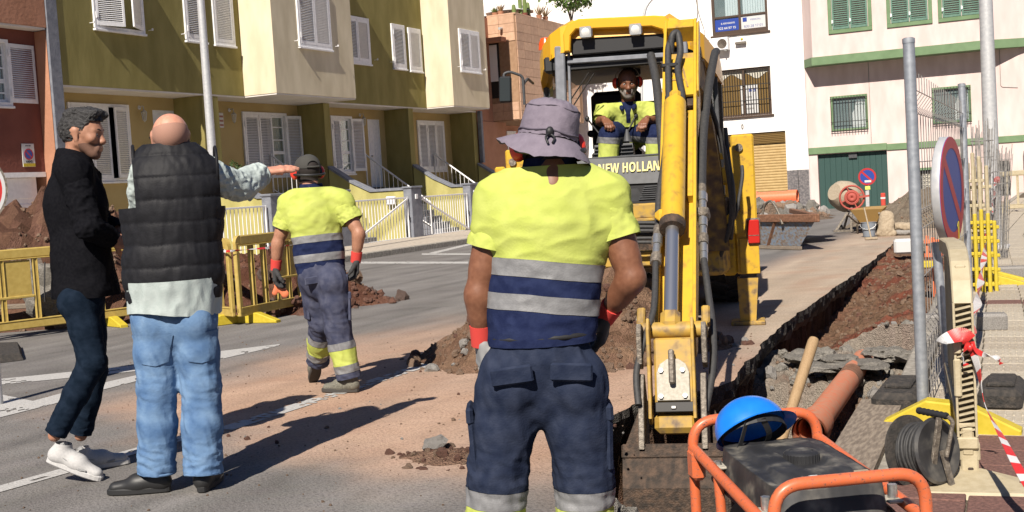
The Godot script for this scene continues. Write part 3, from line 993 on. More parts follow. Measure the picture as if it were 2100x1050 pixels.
func shutter(th: Node3D, parent: Node, f: Transform3D, w: float, h: float, m: Material, pitch := 0.042):
	var g := geo(th)
	g.t = g.t * f
	for s in [0.03, w - 0.03]:
		g.box(V3(s, h * 0.5, 0.0), V3(0.06, h, 0.036), 0.004)
	for s in [0.04, h - 0.04]:
		g.box(V3(w * 0.5, s, 0.0), V3(w - 0.12, 0.08, 0.034))
	var o := obj("shutter", g, m, parent)
	g = geo(th)
	g.t = g.t * f
	var k = int((h - 0.16) / pitch)
	for i in k:
		g.box(V3(w * 0.5, 0.08 + (i + 0.5) * (h - 0.16) / k, 0.0), V3(w - 0.12, 0.006, 0.046), 0.0, Basis(Vector3.RIGHT, 0.75))
	stuff(obj("louvre_slats", g, m, o))
	g = geo(th)
	g.t = g.t * f
	for s in [h * 0.16, h * 0.84]:
		g.box(V3(0.012, s, 0.028), V3(0.05,0.11,0.02), 0.004)
		g.cyl(V3(-0.012, s - 0.07, 0.03), V3(-0.012, s + 0.07, 0.03), 0.012, -1, 6)
	obj("hinge", g, M.white_paint, o)
	return o


func window_set(th: Node3D, x: float, z0: float, y0: float, z1: float, y1: float, leaves: Array, m: Material, glazed := []):
	# leaves: [z at hinge, z at free edge, opening angle in degrees]; glazed: [z, z]
	var g := geo(th)
	var d = 0.07
	for b in [[z0, z0 - d, y0, y1], [z1 + d, z1, y0, y1], [z0 - d, z1 + d, y0, y0 + d], [z0 - d, z1 + d, y1 - d, y1]]:
		g.boxx(V3(x - 0.10, b[2], b[1]), V3(x + 0.045, b[3], b[0]), 0.006)
	var w := obj("window", g, m, th)
	bx("window_sill", V3(x - 0.05, y0 - 0.05, z1 - 0.02), V3(x + 0.075, y0 - 0.003, z0 + 0.02), m, th, 0.006, w)
	bx("dark_interior", V3(x - 0.5, y0 - 0.05, z1 - 0.05), V3(x - 0.47, y1 + 0.05, z0 + 0.05), M.dark_room, th, 0.0, w)
	for q in glazed:
		g = geo(th)
		var zz = [q[0], q[1]]
		for e in [[zz[0], zz[0] - 0.05, y0 + d, y1 - d], [zz[1] + 0.05, zz[1], y0 + d, y1 - d], [zz[0] - 0.05, zz[1] + 0.05, y0 + d, y0 + d + 0.06], [zz[0] - 0.05, zz[1] + 0.05, y1 - d - 0.06, y1 - d]]:
			g.boxx(V3(x - 0.07, e[2], e[1]), V3(x - 0.03, e[3], e[0]), 0.004)
		for k in 4:
			var yy = lerpf(y0 + d, y1 - d, [0.16, 0.36, 0.58, 0.80][k])
			g.boxx(V3(x - 0.066, yy - 0.014 - (0.03 if k == 1 else 0.0), zz[1] + 0.05), V3(x - 0.036, yy + 0.014 + (0.03 if k == 1 else 0.0), zz[0] - 0.05))
		obj("casement", g, m, w)
		bx("pane", V3(x - 0.055, y0 + d, zz[1] + 0.02), V3(x - 0.049, y1 - d, zz[0] - 0.02), M.glass, th, 0.0, w)
		g = geo(th)
		g.sheet(24, 2, func(i, j): return V3(x - 0.16 + 0.02 * sin(i * 1.3), lerpf(y0 + 0.1, y1 - 0.1, j / 2.0), lerpf(zz[0], zz[1], i / 24.0)))
		obj("curtain", g, M.curtain, w)
	for l in leaves:
		var wd = absf(l[1] - l[0])
		var f: Transform3D
		if l[1] < l[0]:
			f = Transform3D(FACADE * Basis(Vector3.UP, -deg_to_rad(l[2])), V3(x + 0.03, y0 + d, l[0]))
		else:
			f = Transform3D(Basis(Vector3.UP, deg_to_rad(l[2])) * FACADE * Basis(Vector3.UP, PI), V3(x + 0.03, y0 + d, l[0]))
			f.basis = Basis(Vector3.UP, deg_to_rad(l[2])) * Basis(V3(0,0,1), Vector3.UP, V3(-1,0,0))
		shutter(th, w, f, wd, y1 - y0 - 2 * d, m)
	return w


func stay_pins(th: Node3D, x: float, y: float, zs: Array):
	for z in zs:
		var g := geo(th)
		g.cyl(V3(x - 0.03, y, z), V3(x + 0.10, y, z), 0.008, -1, 6)
		g.box(V3(x + 0.115, y + 0.01, z), V3(0.03,0.055,0.03), 0.006)
		obj("shutter_stay", g, M.white_paint, th)


func lantern(th: Node3D, x: float, y: float, z: float):
	var g := geo(th)
	g.lathe([V2(0,0.10), V2(0.05,0.10), V2(0.05,0.12), V2(0,0.12)], V3(x - 0.11, y + 0.12, z), Basis(Vector3.BACK, -PI / 2), 12)
	g.tube(bend([V3(x, y + 0.12, z), V3(x + 0.13, y + 0.16, z), V3(x + 0.14, y + 0.06, z)], 0.05), 0.010, 6)
	g.lathe([V2(0.0,0.07), V2(0.03,0.05), V2(0.075,0.0), V2(0.0,0.0)], V3(x + 0.14, y, z), Basis.IDENTITY, 6)
	for k in 6:
		var a = TAU * k / 6
		g.bar(V3(x + 0.14 + 0.066 * cos(a), y, z + 0.066 * sin(a)), V3(x + 0.14 + 0.036 * cos(a), y - 0.19, z + 0.036 * sin(a)), 0.008, 0.008)
	g.lathe([V2(0.0,-0.24), V2(0.015,-0.21), V2(0.04,-0.19), V2(0.0,-0.19)], V3(x + 0.14, y, z), Basis.IDENTITY, 6)
	var o := obj("lantern", g, M.grey_pole, th)
	g = geo(th)
	g.lathe([V2(0.034,-0.188), V2(0.063,-0.002)], V3(x + 0.14, y, z), Basis.IDENTITY, 6)
	obj("lamp_glass", g, M.glass, o)


func house_door(th: Node3D, x: float, z0: float, z1: float, y0: float, y1: float):
	var g := geo(th)
	g.boxx(V3(x - 0.06, y0, z1), V3(x + 0.02, y1, z0), 0.006)
	for k in 3:
		for s in 2:
			var za = lerpf(z0, z1, 0.12 + 0.42 * s)
			var zb = lerpf(z0, z1, 0.46 + 0.42 * s)
			var ya = lerpf(y0, y1, [0.06, 0.38, 0.72][k])
			var yb = lerpf(y0, y1, [0.33, 0.67, 0.94][k])
			g.boxx(V3(x + 0.018, ya, zb), V3(x + 0.034, yb, za), 0.008)
	var o := obj("door", g, M.white_wood, th)
	g = geo(th)
	g.ball(V3(x + 0.06, lerpf(y0, y1, 0.47), z0 - 0.1), Vector3.ONE * 0.035, 10, 6)
	obj("door_handle", g, M.steel, o)
	g = geo(th)
	g.boxx(V3(x - 0.05, y1, z1 - 0.07), V3(x + 0.04, y1 + 0.08, z0 + 0.07), 0.006)
	for e in [[z0 + 0.07, z0], [z1, z1 - 0.07]]:
		g.boxx(V3(x - 0.05, y0, e[1]), V3(x + 0.04, y1, e[0]), 0.006)
	obj("door_frame", g, M.white_wood, o)


func row_house(label: String, z0: float, z1: float, bay: Array, holes: Array, party: Array) -> Node3D:
	var th := thing("row_house", label, "house", V3(-19.8, 0, (z0 + z1) * 0.5), 0.0, "olive row houses along the left pavement")
	var F = -18.9
	var end = bay[0] if bay.size() else z1
	bx("upper_wall", V3(-24, 4.0, z1), V3(F, 8.8, z0), M.olive, th)
	bx("roof_parapet", V3(-24.05, 8.803, z1 + 0.002), V3(F + 0.06, 8.95, z0 - 0.002), M.grey_trim, th, 0.01)
	bx("soffit", V3(-19.8, 3.96, z1 + 0.01), V3(F - 0.012, 3.997, z0 - 0.01), M.soffit, th)
	if bay.size():
		var b := bx("bay", V3(F + 0.002, 4.0, bay[1]), V3(-17.9, 8.8, bay[0]), M.cream, th, 0.004)
		bx("bay_soffit", V3(F + 0.004, 3.965, bay[1] + 0.015), V3(-17.915, 3.998, bay[0] - 0.015), M.soffit, th, 0.0, b)
	var g := geo(th)
	var hs = []
	for h in holes:
		hs.append([z0 - h[0], h[1], z0 - h[2], h[3]])
	wall_holes(g, fr(-19.8, z0), 0.0, 0.0, z0 - z1, 3.962, hs, 0.14)
	g.boxx(V3(-24, 0, z1 + 0.01), V3(-20.5, 3.96, z0 - 0.01))
	obj("lower_wall", g, M.tan_wall, th)
	if party.size():
		bx("party_wall", V3(-19.81, 0, party[1]), V3(F - 0.015, 3.955, party[0]), M.olive, th)
	return th


func garden_wall(label: String, z: float, front := -16.35):
	var th := thing("garden_wall", label, "garden wall", V3(-17.5, 0, z), 0.0, "stepped garden walls between the row houses")
	var prof = PackedVector2Array([V2(-18.88,0), V2(front, 0), V2(front, 1.40), V2(-17.56,1.40), V2(-18.20,1.70), V2(-18.88,2.12)])
	var g := geo(th)
	g.prism(prof, z - 0.22, z)
	obj("wall", g, M.yellow_wall, th)
	g = geo(th)
	var pts = [V3(-18.88, 2.16, z - 0.11), V3(-18.20, 1.735, z - 0.11), V3(-17.56, 1.44, z - 0.11), V3(front, 1.44, z - 0.11)]
	var poly = PackedVector2Array()
	for p in pts: poly.append(V2(p.x, p.y + 0.04))
	for i in 4: poly.append(V2(pts[3 - i].x, pts[3 - i].y - 0.036))
	g.prism(poly, z - 0.26, z + 0.04, Transform3D.IDENTITY, 0.006)
	obj("coping", g, M.grey_trim, th)
	return th


func make_houses():
	var W = M.white_wood
	# terracotta house at the left edge
	var th := thing("terracotta_house", "terracotta house with dark maroon ground floor and white garage door at the left edge", "house", V3(-19.8,0,-15))
	bx("upper_wall", V3(-24,5.14,-17.88), V3(-18.9,9.0,-11.0), M.terracotta, th)
	bx("soffit", V3(-19.8,5.10,-17.86), V3(-18.92,5.137,-11.0), M.soffit, th)
	var g := geo(th)
	wall_holes(g, fr(-19.25, -11.0), 0, 2.2, 6.88, 5.098, [[4.55, 3.55, 6.16, 4.87]], 0.15)
	g.boxx(V3(-24,0,-17.86), V3(-19.95,5.09,-11.0))
	obj("maroon_wall", g, M.maroon, th)
	bx("party_wall", V3(-19.81,0,-17.885), V3(-18.93,5.09,-17.875), M.terracotta, th)
	window_set(th, -19.25, -15.55, 3.55, -17.16, 4.87, [[-17.14, -16.45, -177.0]], W, [[-15.6, -16.35], [-16.35, -17.10]])
	g = geo(th)
	g.boxx(V3(-19.4,0,-17.70), V3(-19.35,2.2,-14.6))
	for i in 4:
		for j in 4:
			g.boxx(V3(-19.352, 0.1 + i * 0.53, -14.70 - j * 0.75 - 0.62), V3(-19.335, 0.1 + i * 0.53 + 0.42, -14.70 - j * 0.75), 0.008)
	obj("garage_door", g, W, th)
	bx("garage_frame", V3(-19.36,2.12,-17.86), V3(-19.23,2.22,-14.5), W, th)
	# the no-parking plate
	var pl := thing("no_parking_plate", "small white no parking plate with a yellow foot on the maroon wall", "sign", V3(-19.25,2.33,-17.45))
	bx("plate", V3(-19.245,2.33,-17.61), V3(-19.23,2.80,-17.30), M.sign_white, pl, 0.002)
	bx("yellow_band", V3(-19.229,2.335,-17.605), V3(-19.225,2.40,-17.305), M.bright_yellow, pl)
	no_parking_disc(pl, Transform3D(FACADE, V3(-19.228,2.585,-17.455)), 0.115, 0.004)
	lettering("lettering", "VADO", 0.045, Transform3D(FACADE, V3(-19.226,2.435,-17.455)), M.eye_dark, pl)
	lettering("lettering", "AYTO 1204", 0.02, Transform3D(FACADE, V3(-19.226,2.755,-17.455)), M.eye_dark, pl)
	# grey band between the houses
	var dp := thing("grey_pilaster_strip", "grey painted upright strip between the terracotta and olive houses", "pilaster strip", V3(-18.8,0,-18.04))
	bx("strip", V3(-19.75,0,-18.185), V3(-18.875,9.0,-17.89), M.grey_trim, dp, 0.01)

	# four olive houses
	var h := row_house("olive row house with two half open shutters upstairs, nearest the terracotta house", -18.19, -22.8, [], [[-19.11, 2.0, -20.95, 3.75], [-21.75, 1.5, -22.5, 3.66]], [-22.5, -22.8])
	window_set(h, -18.9, -19.18, 5.25, -20.70, 6.75, [[-19.25, -19.94, 14.0], [-20.63, -19.95, 27.0]], W)
	window_set(h, -18.9, -22.05, 5.23, -22.79, 6.7, [[-22.12, -22.72, 0.0]], W)
	stay_pins(h, -18.9, 5.35, [-19.08, -20.85]); stay_pins(h, -18.9, 5.36, [-21.93])
	window_set(h, -19.8, -19.11, 2.0, -20.95, 3.75, [[-19.18, -19.74, 0.0], [-20.30, -19.75, 0.0], [-20.88, -20.36, 12.0]], W)
	house_door(h, -19.85, -21.78, -22.48, 1.55, 3.60)
	lantern(h, -19.8, 3.58, -21.32)
	h = row_house("olive row house with a wide cream bay above a shuttered window, behind the pointing hand", -22.8, -27.7, [-24.1, -27.68], [[-25.06, 2.0, -26.98, 3.72]], [-27.55, -27.84])
	bx("party_wall_end", V3(-19.8,0,-23.08), V3(-18.913,3.955,-22.803), M.olive, h)
	window_set(h, -18.9, -23.08, 5.22, -23.86, 6.7, [[-23.79, -23.15, 0.0]], W)
	window_set(h, -17.9, -25.16, 5.23, -26.63, 6.75, [[-25.23, -25.89, 0.0], [-26.56, -25.90, 0.0]], W)
	stay_pins(h, -17.9, 5.35, [-25.0, -26.8])
	window_set(h, -19.8, -25.06, 2.0, -26.98, 3.72, [[-25.13, -25.72, 0.0], [-25.74, -26.30, 0.0], [-26.94, -26.38, 168.0]], W, [[-26.32, -26.90]])
	lantern(h, -19.8, 3.62, -24.58)
	g = geo(h)
	g.boxx(V3(-19.795,3.28,-24.3), V3(-19.775,3.66,-24.12), 0.003)
	var pn := obj("house_number_plates", g, M.sign_white, h)
	g = geo(h)
	for k in 3:
		g.boxx(V3(-19.774, 3.32 + k * 0.11, -24.28), V3(-19.77, 3.37 + k * 0.11, -24.14))
	obj("plate_print", g, M.lip, pn)
	h = row_house("olive row house with white front door and one open shutter, between the two bays", -27.7, -32.3, [], [[-29.12, 2.0, -30.25, 3.72], [-31.15, 1.5, -31.85, 3.66]], [-32.16, -32.30])
	window_set(h, -18.9, -28.8, 5.18, -30.13, 6.53, [[-30.06, -29.47, 0.0], [-28.87, -29.46, 0.0]], W)
	window_set(h, -18.9, -31.40, 5.16, -32.18, 6.52, [[-31.47, -32.11, 0.0]], W)
	stay_pins(h, -18.9, 5.33, [-30.35, -31.25])
	window_set(h, -19.8, -29.12, 2.0, -30.25, 3.72, [[-29.19, -29.6, 0.0], [-30.21, -29.68, 170.0]], W, [[-29.62, -30.18]])
	house_door(h, -19.85, -31.2, -31.82, 1.55, 3.62)
	lantern(h, -19.8, 3.66, -30.75)
	h = row_house("olive row house with the farther cream bay, next to the tiled brown building", -32.3, -36.8, [-33.33, -35.87], [[-34.15, 2.0, -35.98, 3.70]], [-36.5, -36.8])
	bx("party_wall_end", V3(-19.8,0,-32.45), V3(-18.913,3.955,-32.303), M.olive, h)
	window_set(h, -18.9, -32.40, 5.14, -33.17, 6.49, [[-33.10, -32.47, 0.0]], W)
	window_set(h, -17.9, -33.91, 5.13, -35.32, 6.49, [[-33.98, -34.61, 0.0], [-35.25, -34.62, 0.0]], W)
	stay_pins(h, -17.9, 5.25, [-33.75, -35.5])
	window_set(h, -19.8, -34.15, 2.0, -35.98, 3.70, [[-34.22, -34.78, 0.0], [-34.80, -35.36, 0.0], [-35.91, -35.38, 0.0]], W)
	bx("meter_box", V3(-19.8,3.45,-32.85), V3(-19.6,3.72,-32.62), W, h, 0.01)
	bx("downpipe", V3(-18.9,2.2,-36.98), V3(-18.75,4.0,-36.82), M.grey_trim, h, 0.02)
	# brown tiled building
	make_brown_building()


func make_brown_building():
	var th := thing("brown_tiled_building", "brown tiled building with planted roof terrace beyond the olive houses", "building", V3(-20,0,-39))
	bx("core", V3(-26,0,-44.4), V3(-19.95,7.3,-37.0), M.terracotta, th)
	bx("ground_wall", V3(-19.945,0,-39.2), V3(-18.95,3.66,-36.99), M.terracotta, th)
	bx("terrace_block", V3(-19.94,3.665,-44.3), V3(-17.93,7.40,-38.33), M.tile_grout, th)
	bx("recess_wall", V3(-19.94,3.67,-38.32), V3(-19.0,7.38,-37.01), M.terracotta, th)  # wall block of the window recess, same terracotta as the core
	# tiles on the two faces that show, each on its own
	var r := rng(31)
	var tw = 0.62
	var hh = 0.31
	var shapes = {}
	for face in 2:
		var cols = 3 if face == 0 else 9
		for j in 12:
			for i in cols:
				var w = tw - 0.008
				var ts = V3(w, hh - 0.008, 0.03)
				var g := geo()
				if not shapes.has(ts):
					g.box(Vector3.ZERO, ts, 0.003)
					shapes[ts] = g.mesh()
				var y = 3.69 + (j + 0.5) * hh
				var o: MeshInstance3D
				if face == 0:
					var x = -17.955 - (i + 0.5) * tw
					if y > 4.45 and y < 6.48 and x < -18.15:
						continue
					o = put_mesh("tile", shapes[ts], M["tile%d" % (r.randi() % 3)], th)
					o.position = V3(x, y, -38.318 + r.randf_range(-0.003, 0.003)) - th.position
				else:
					o = put_mesh("tile", shapes[ts], M["tile%d" % (r.randi() % 3)], th)
					o.position = V3(-17.915 + r.randf_range(-0.003, 0.003), y, -38.36 - (i + 0.5) * tw) - th.position
					o.rotation.y = PI / 2
	bx("upper_window", V3(-19.3,4.5,-38.345), V3(-18.62,6.46,-38.31), M.dark_room, th)
	bx("roller_blind", V3(-19.25,5.1,-38.306), V3(-18.7,6.4,-38.29), M.white_paint, th)
	var g := geo(th)
	g.boxx(V3(-18.3,6.46,-38.30), V3(-19.4,6.62,-37.9))
	obj("window_hood", g, M.terracotta, th)
	g = geo(th)
	g.boxx(V3(-19.94,1.95,-40.6), V3(-19.92,3.73,-39.3))
	obj("lower_window", g, M.dark_room, th)
	g = geo(th)
	for b in [[1.95, 2.02, -40.6, -39.3], [3.66, 3.73, -40.6, -39.3], [2.35, 2.41, -40.6, -39.3], [2.02, 3.66, -39.36, -39.3], [2.02, 3.66, -40.6, -40.54], [2.02, 3.66, -39.98, -39.92]]:
		g.boxx(V3(-19.92, b[0], b[2]), V3(-19.85, b[1], b[3]))
	for k in 7:
		g.boxx(V3(-19.86, 2.0, -39.45 - k * 0.16), V3(-19.845, 3.7, -39.462 - k * 0.16))
	obj("window_frame", g, M.white_paint, th)
	bx("lower_door", V3(-19.94,0.6,-42.0), V3(-19.88,3.45,-41.2), M.white_wood, th)
	g = geo(th)
	g.cyl(V3(-18.45,6.95,-38.3), V3(-18.45,6.93,-38.1), 0.05, -1, 10)
	obj("rain_spout", g, M.grey_pole, th)
	bx("terrace_rim", V3(-19.94,7.403,-44.3), V3(-17.90,7.46,-38.30), M.tile1, th, 0.01)
	# what stands behind and on the terrace
	var yb := thing("yellow_house", "pale yellow house behind the roof terrace plants", "house", V3(-23,0,-46))
	bx("wall", V3(-27,0,-50), V3(-20.3,9.5,-46), mat("pale_yellow", L(0.62, 0.46, 0.2), L(0.68, 0.52, 0.25), {"world": true}), yb)
	bx("window", V3(-22.2,8.1,-45.99), V3(-21.5,9.0,-45.96), M.white_paint, yb)
	var pr := thing("parasol", "white folded parasol among the roof terrace plants", "parasol", V3(-18.9,7.46,-40.0))
	g = geo(pr)
	g.lathe([V2(0.95,0.26), V2(0.5,0.50), V2(0.0,0.62)], V3(-18.9,7.46,-40.0), Basis.IDENTITY, 8)
	obj("canopy", g, M.sign_white, pr)
	g = geo(pr)
	g.cyl(V3(-18.9,7.46,-40.0), V3(-18.9,8.06,-40.0), 0.025, -1, 8)
	obj("pole", g, M.grey_pole, pr)
	for s in [[-18.0, -39.4, 0.75], [-18.25, -39.55, 1.0], [-18.1, -39.9, 0.55], [-18.35, -39.2, 0.42]]:
		var cc := thing("cactus", ["shorter column cactus on the roof terrace rim", "tallest column cactus on the roof terrace rim", "middle column cactus behind the terrace rim", "smallest column cactus on the roof terrace"][[0.75, 1.0, 0.55, 0.42].find(s[2])], "cactus", V3(s[0], 7.46, s[1]), 0.0, "column cacti on the roof terrace")
		g = geo()
		for k in 8:
			var a = TAU * k / 8
			g.tube([V3(0.035 * cos(a), -0.01, 0.035 * sin(a)), V3(0.05 * cos(a), s[2] * 0.6, 0.05 * sin(a)), V3(0.035 * cos(a), s[2] * 0.93, 0.035 * sin(a)), V3(0.005 * cos(a), s[2], 0.005 * sin(a))], [0.028, 0.03, 0.026, 0.006], 6)
		obj("stem", g, M.cactus, cc)
		g = geo()
		g.lathe([V2(0.0,-0.0), V2(0.08,0.0), V2(0.10,0.1), V2(0.085,0.1), V2(0.0,0.08)], Vector3.ZERO, Basis.IDENTITY, 12)
		obj("pot", g, M.maroon, cc)
	for s in [[-18.6, -38.6, 0.35, 3], [-18.9, -38.75, 0.3, 4], [-17.98, -40.6, 0.5, 5], [-18.0, -41.2, 0.45, 6]]:
		var pt := thing("potted_plant", ["spiky reddish plant in a pot at the terrace corner", "small spiky plant beside the terrace corner", "dry grassy plant on the terrace rim near the bush", "straw coloured plant on the terrace rim by the cactus"][s[3] - 3], "plant", V3(s[0], 7.46, s[1]))
		g = geo()
		var rr := rng(s[3])
		for k in 46:
			var a = rr.randf() * TAU
			var t2 = rr.randf_range(0.2, 0.75)
			var hgt = s[2] * rr.randf_range(0.7, 1.2)
			var tip = V3(cos(a) * t2 * hgt, hgt, sin(a) * t2 * hgt)
			var sd = V3(-sin(a), 0, cos(a)) * 0.018
			g.face([V3(0,0.08,0) - sd, V3(0,0.08,0) + sd, tip * 0.6 + sd + Vector3.UP * 0.05, tip], Vector3.UP)
		stuff(obj("blades", g, M.dry_leaf if s[3] != 4 else M.cactus, pt))
		g = geo()
		g.lathe([V2(0,0), V2(0.09,0), V2(0.12,0.14), V2(0.1,0.14), V2(0,0.11)], Vector3.ZERO, Basis.IDENTITY, 12)
		obj("pot", g, M.terracotta, pt)
	leafy("bush", "round green bush growing above the brown tiled wall", "bush", V3(-17.4,7.40,-42.3), 1.5, V3(0.85,0.62,0.85), 1500, M.leaf, 0.10, 77)


func leafy(called: String, label: String, category: String, at: Vector3, h: float, r: Vector3, n: int, m: Material, size: float, sd: int):
	var th := thing(called, label, category, at)
	var rr := rng(sd)
	var g := geo()
	for k in 7:
		var a = TAU * k / 7 + rr.randf()
		g.tube(spline([V3(0,0,0), V3(cos(a) * r.x * 0.2, h * 0.4, sin(a) * r.z * 0.2), V3(cos(a) * r.x * 0.6, h * rr.randf_range(0.6, 0.95), sin(a) * r.z * 0.6)], 3), [0.03, 0.027, 0.024, 0.02, 0.016, 0.012, 0.008], 5)
	obj("trunk", g, M.bark, th)
	g = geo()
	var clumps = []
	for k in 26:
		var d = V3(rr.randfn(), rr.randfn(), rr.randfn()).normalized() * pow(rr.randf(), 0.4)
		clumps.append(V3(0, h - r.y * 0.8, 0) + d * r)
	for k in n:
		var c = clumps[rr.randi() % clumps.size()]
		var p = c + V3(rr.randfn(), rr.randfn(), rr.randfn()) * r * 0.17
		var a = V3(rr.randfn(), rr.randfn(), rr.randfn()).normalized()
		var b = a.cross(V3(rr.randfn(), rr.randfn(), rr.randfn())).normalized()
		var s = size * rr.randf_range(0.6, 1.2)
		g.face([p - a * s, p + b * s * 0.4, p + a * s, p - b * s * 0.4], Vector3.UP)
	stuff(obj("leaves", g, m, th))
	return th


func no_parking_disc(th: Node3D, xf: Transform3D, r: float, t: float, bar_only := true):
	var keep := geo(th)
	keep.t = keep.t * xf
	keep.lathe([V2(0,0), V2(r, 0), V2(r, t), V2(0, t)], Vector3.ZERO, Basis(Vector3.RIGHT, PI / 2), 40)
	obj("blue_disc", keep, M.sign_blue, th)
	var g := geo(th)
	g.t = g.t * xf
	g.lathe([V2(r * 0.79, t + 0.0015), V2(r * 1.0, t + 0.0015), V2(r * 1.004, t - 0.001)], Vector3.ZERO, Basis(Vector3.RIGHT, PI / 2), 40)
	var w = r * 0.11
	var l = r * 0.81
	g.t = g.t * Transform3D(Basis(Vector3.BACK, PI / 4), Vector3.ZERO)
	g.face([V3(-w, -l, t + 0.0011), V3(w, -l, t + 0.0011), V3(w, l, t + 0.0011), V3(-w, l, t + 0.0011)], Vector3.BACK)
	obj("red_ring_and_slash", g, M.sign_red, th)


# ---------------------------------------------------------------- white and pink buildings across the end of the street
func make_far_buildings():
	var zf = -45.0
	var f := Transform3D(Basis.IDENTITY, V3(0, 0, zf))
	var th := thing("white_building", "tall white building with barred window, advertised office window and tan roller shutter", "building", V3(-15, -0.25, zf))
	var g := geo(th)
	wall_holes(g, f, -30.0, -0.3, -9.21, 14.0, [[-12.66, 6.62, -10.5, 8.6], [-12.62, 3.46, -10.5, 5.28], [-12.66, -0.3, -10.04, 2.79]], 0.22)
	g.boxx(V3(-30, -0.3, zf - 8), V3(-9.21, 14, zf - 1.2))
	obj("wall", g, M.white_wall, th)
	# office window
	g = geo(th)
	for b in [[-12.66, -12.56, 6.62, 8.6], [-10.6, -10.5, 6.62, 8.6], [-11.63, -11.54, 6.66, 8.6], [-12.56, -10.6, 6.62, 6.76], [-12.56, -10.6, 7.26, 7.33]]:
		g.boxx(V3(b[0], b[2], zf - 0.12), V3(b[1], b[3], zf - 0.03 + (0.0 if b[0] < -12.0 or b[1] > -11.0 else 0.004)))
	var w := obj("office_window", g, M.window_brown, th)
	bx("window_sill", V3(-12.74, 6.54, zf - 0.1), V3(-10.42, 6.615, zf + 0.06), M.window_brown, th, 0.01, w)
	bx("pane", V3(-12.6, 6.7, zf - 0.085), V3(-10.55, 8.6, zf - 0.078), M.glass, th, 0.0, w)
	bx("dark_interior", V3(-12.66, 6.5, zf - 0.9), V3(-10.4, 8.7, zf - 0.88), M.dark_room, th, 0.0, w)
	g = geo(th)
	for k in 16:
		var x = -12.13 + k * 0.098
		if absf(x + 11.585) < 0.05: continue
		g.box(V3(x, 7.97, zf - 0.2), V3(0.085,1.3,0.006), 0.0, Basis(Vector3.UP, 0.3))
	stuff(obj("vertical_blind", g, M.blind, w))
	bx("blue_poster", V3(-12.56, 6.77, zf - 0.074), V3(-11.64, 7.22, zf - 0.069), M.sign_blue, th, 0.0, w)
	bx("white_poster", V3(-11.54, 6.77, zf - 0.074), V3(-10.6, 7.25, zf - 0.069), M.sign_white, th, 0.0, w)
	lettering("lettering", "922 64 97 15", 0.088, Transform3D(Basis.IDENTITY, V3(-12.1, 6.88, zf - 0.066)), M.sign_white, th)
	lettering("lettering", "& ABOGADOS", 0.062, Transform3D(Basis.IDENTITY, V3(-12.06, 7.06, zf - 0.066)), M.sign_white, th)
	lettering("lettering", "630 28 17 01", 0.092, Transform3D(Basis.IDENTITY, V3(-11.07, 6.86, zf - 0.066)), M.sign_blue, th, 0.003, "Droid Sans", false)
	lettering("lettering", "PERICIAL", 0.06, Transform3D(Basis.IDENTITY, V3(-10.98, 7.10, zf - 0.066)), M.sign_blue, th, 0.003, "Droid Sans", false, 1.2)
	bx("poster_mark", V3(-11.48, 7.04, zf - 0.068), V3(-11.32, 7.20, zf - 0.063), M.sign_blue, th, 0.0, w)
	# barred window
	g = geo(th)
	for b in [[-12.62, -12.54, 3.46, 5.28], [-10.58, -10.5, 3.46, 5.28], [-11.60, -11.52, 3.52, 5.22], [-12.54, -10.58, 3.46, 3.53], [-12.54, -10.58, 5.21, 5.28]]:
		g.boxx(V3(b[0], b[2], zf - 0.14), V3(b[1], b[3], zf - 0.06))
	w = obj("barred_window", g, M.window_brown, th)
	bx("window_sill", V3(-12.7, 3.38, zf - 0.1), V3(-10.42, 3.455, zf + 0.07), M.window_brown, th, 0.01, w)
	bx("brown_blind", V3(-12.6, 3.4, zf - 0.215), V3(-10.5, 5.3, zf - 0.205), M.brown_blind, th, 0.0, w)
	g = geo(th)
	for s in 2:
		var poly = PackedVector2Array([V2(0,0.36), V2(0.88,0.36)])
		for k in 13:
			poly.append(V2(0.88 - k * 0.88 / 12.0, 0.13 + 0.11 * cos((k / 12.0) * TAU * (1.0 if s else 1.0)) * (1 if s else -1)))
		g.prism(poly, zf - 0.195, zf - 0.185, Transform3D(Basis.IDENTITY, V3(-12.5 + s * 1.0, 4.85, 0)))
	obj("scalloped_valance", g, M.curtain, w)
	bx("sale_poster", V3(-11.72, 3.56, zf - 0.18), V3(-11.06, 4.66, zf - 0.172), M.sign_white, th, 0.0, w)
	lettering("lettering", "BB", 0.13, Transform3D(Basis.IDENTITY, V3(-11.27, 4.44, zf - 0.168)), M.sign_blue, th, 0.003, "Droid Sans", true, 1.2)
	lettering("lettering", "922", 0.06, Transform3D(Basis.IDENTITY, V3(-11.57, 4.44, zf - 0.168)), M.green_door, th)
	lettering("lettering", "INFO", 0.06, Transform3D(Basis.IDENTITY, V3(-11.39, 4.18, zf - 0.168)), M.worn_steel, th)
	lettering("lettering", "TEL 64 97", 0.055, Transform3D(Basis.IDENTITY, V3(-11.39, 3.92, zf - 0.168)), M.worn_steel, th)
	lettering("lettering", "15 22 01", 0.055, Transform3D(Basis.IDENTITY, V3(-11.39, 3.74, zf - 0.168)), M.worn_steel, th)
	for k in 20:
		var x = -12.5 + k * 0.1
		bx("window_bar", V3(x - 0.009, 3.5, zf - 0.012), V3(x + 0.009, 5.24, zf + 0.006), M.iron, th, 0.0, w)
	for y in [4.03, 4.62]:
		bx("window_crossbar", V3(-12.6, y, zf - 0.02), V3(-10.52, y + 0.03, zf - 0.013), M.iron, th, 0.0, w)
	# roller shutter
	g = geo(th)
	g.boxx(V3(-12.66, 2.35, zf - 0.15), V3(-10.04, 2.79, zf - 0.08))
	for k in 6:
		g.boxx(V3(-12.6, 2.38 + k * 0.065, zf - 0.079), V3(-10.1, 2.42 + k * 0.065, zf - 0.06), 0.004)
	var rs := obj("shutter_box", g, M.brown_blind, th)
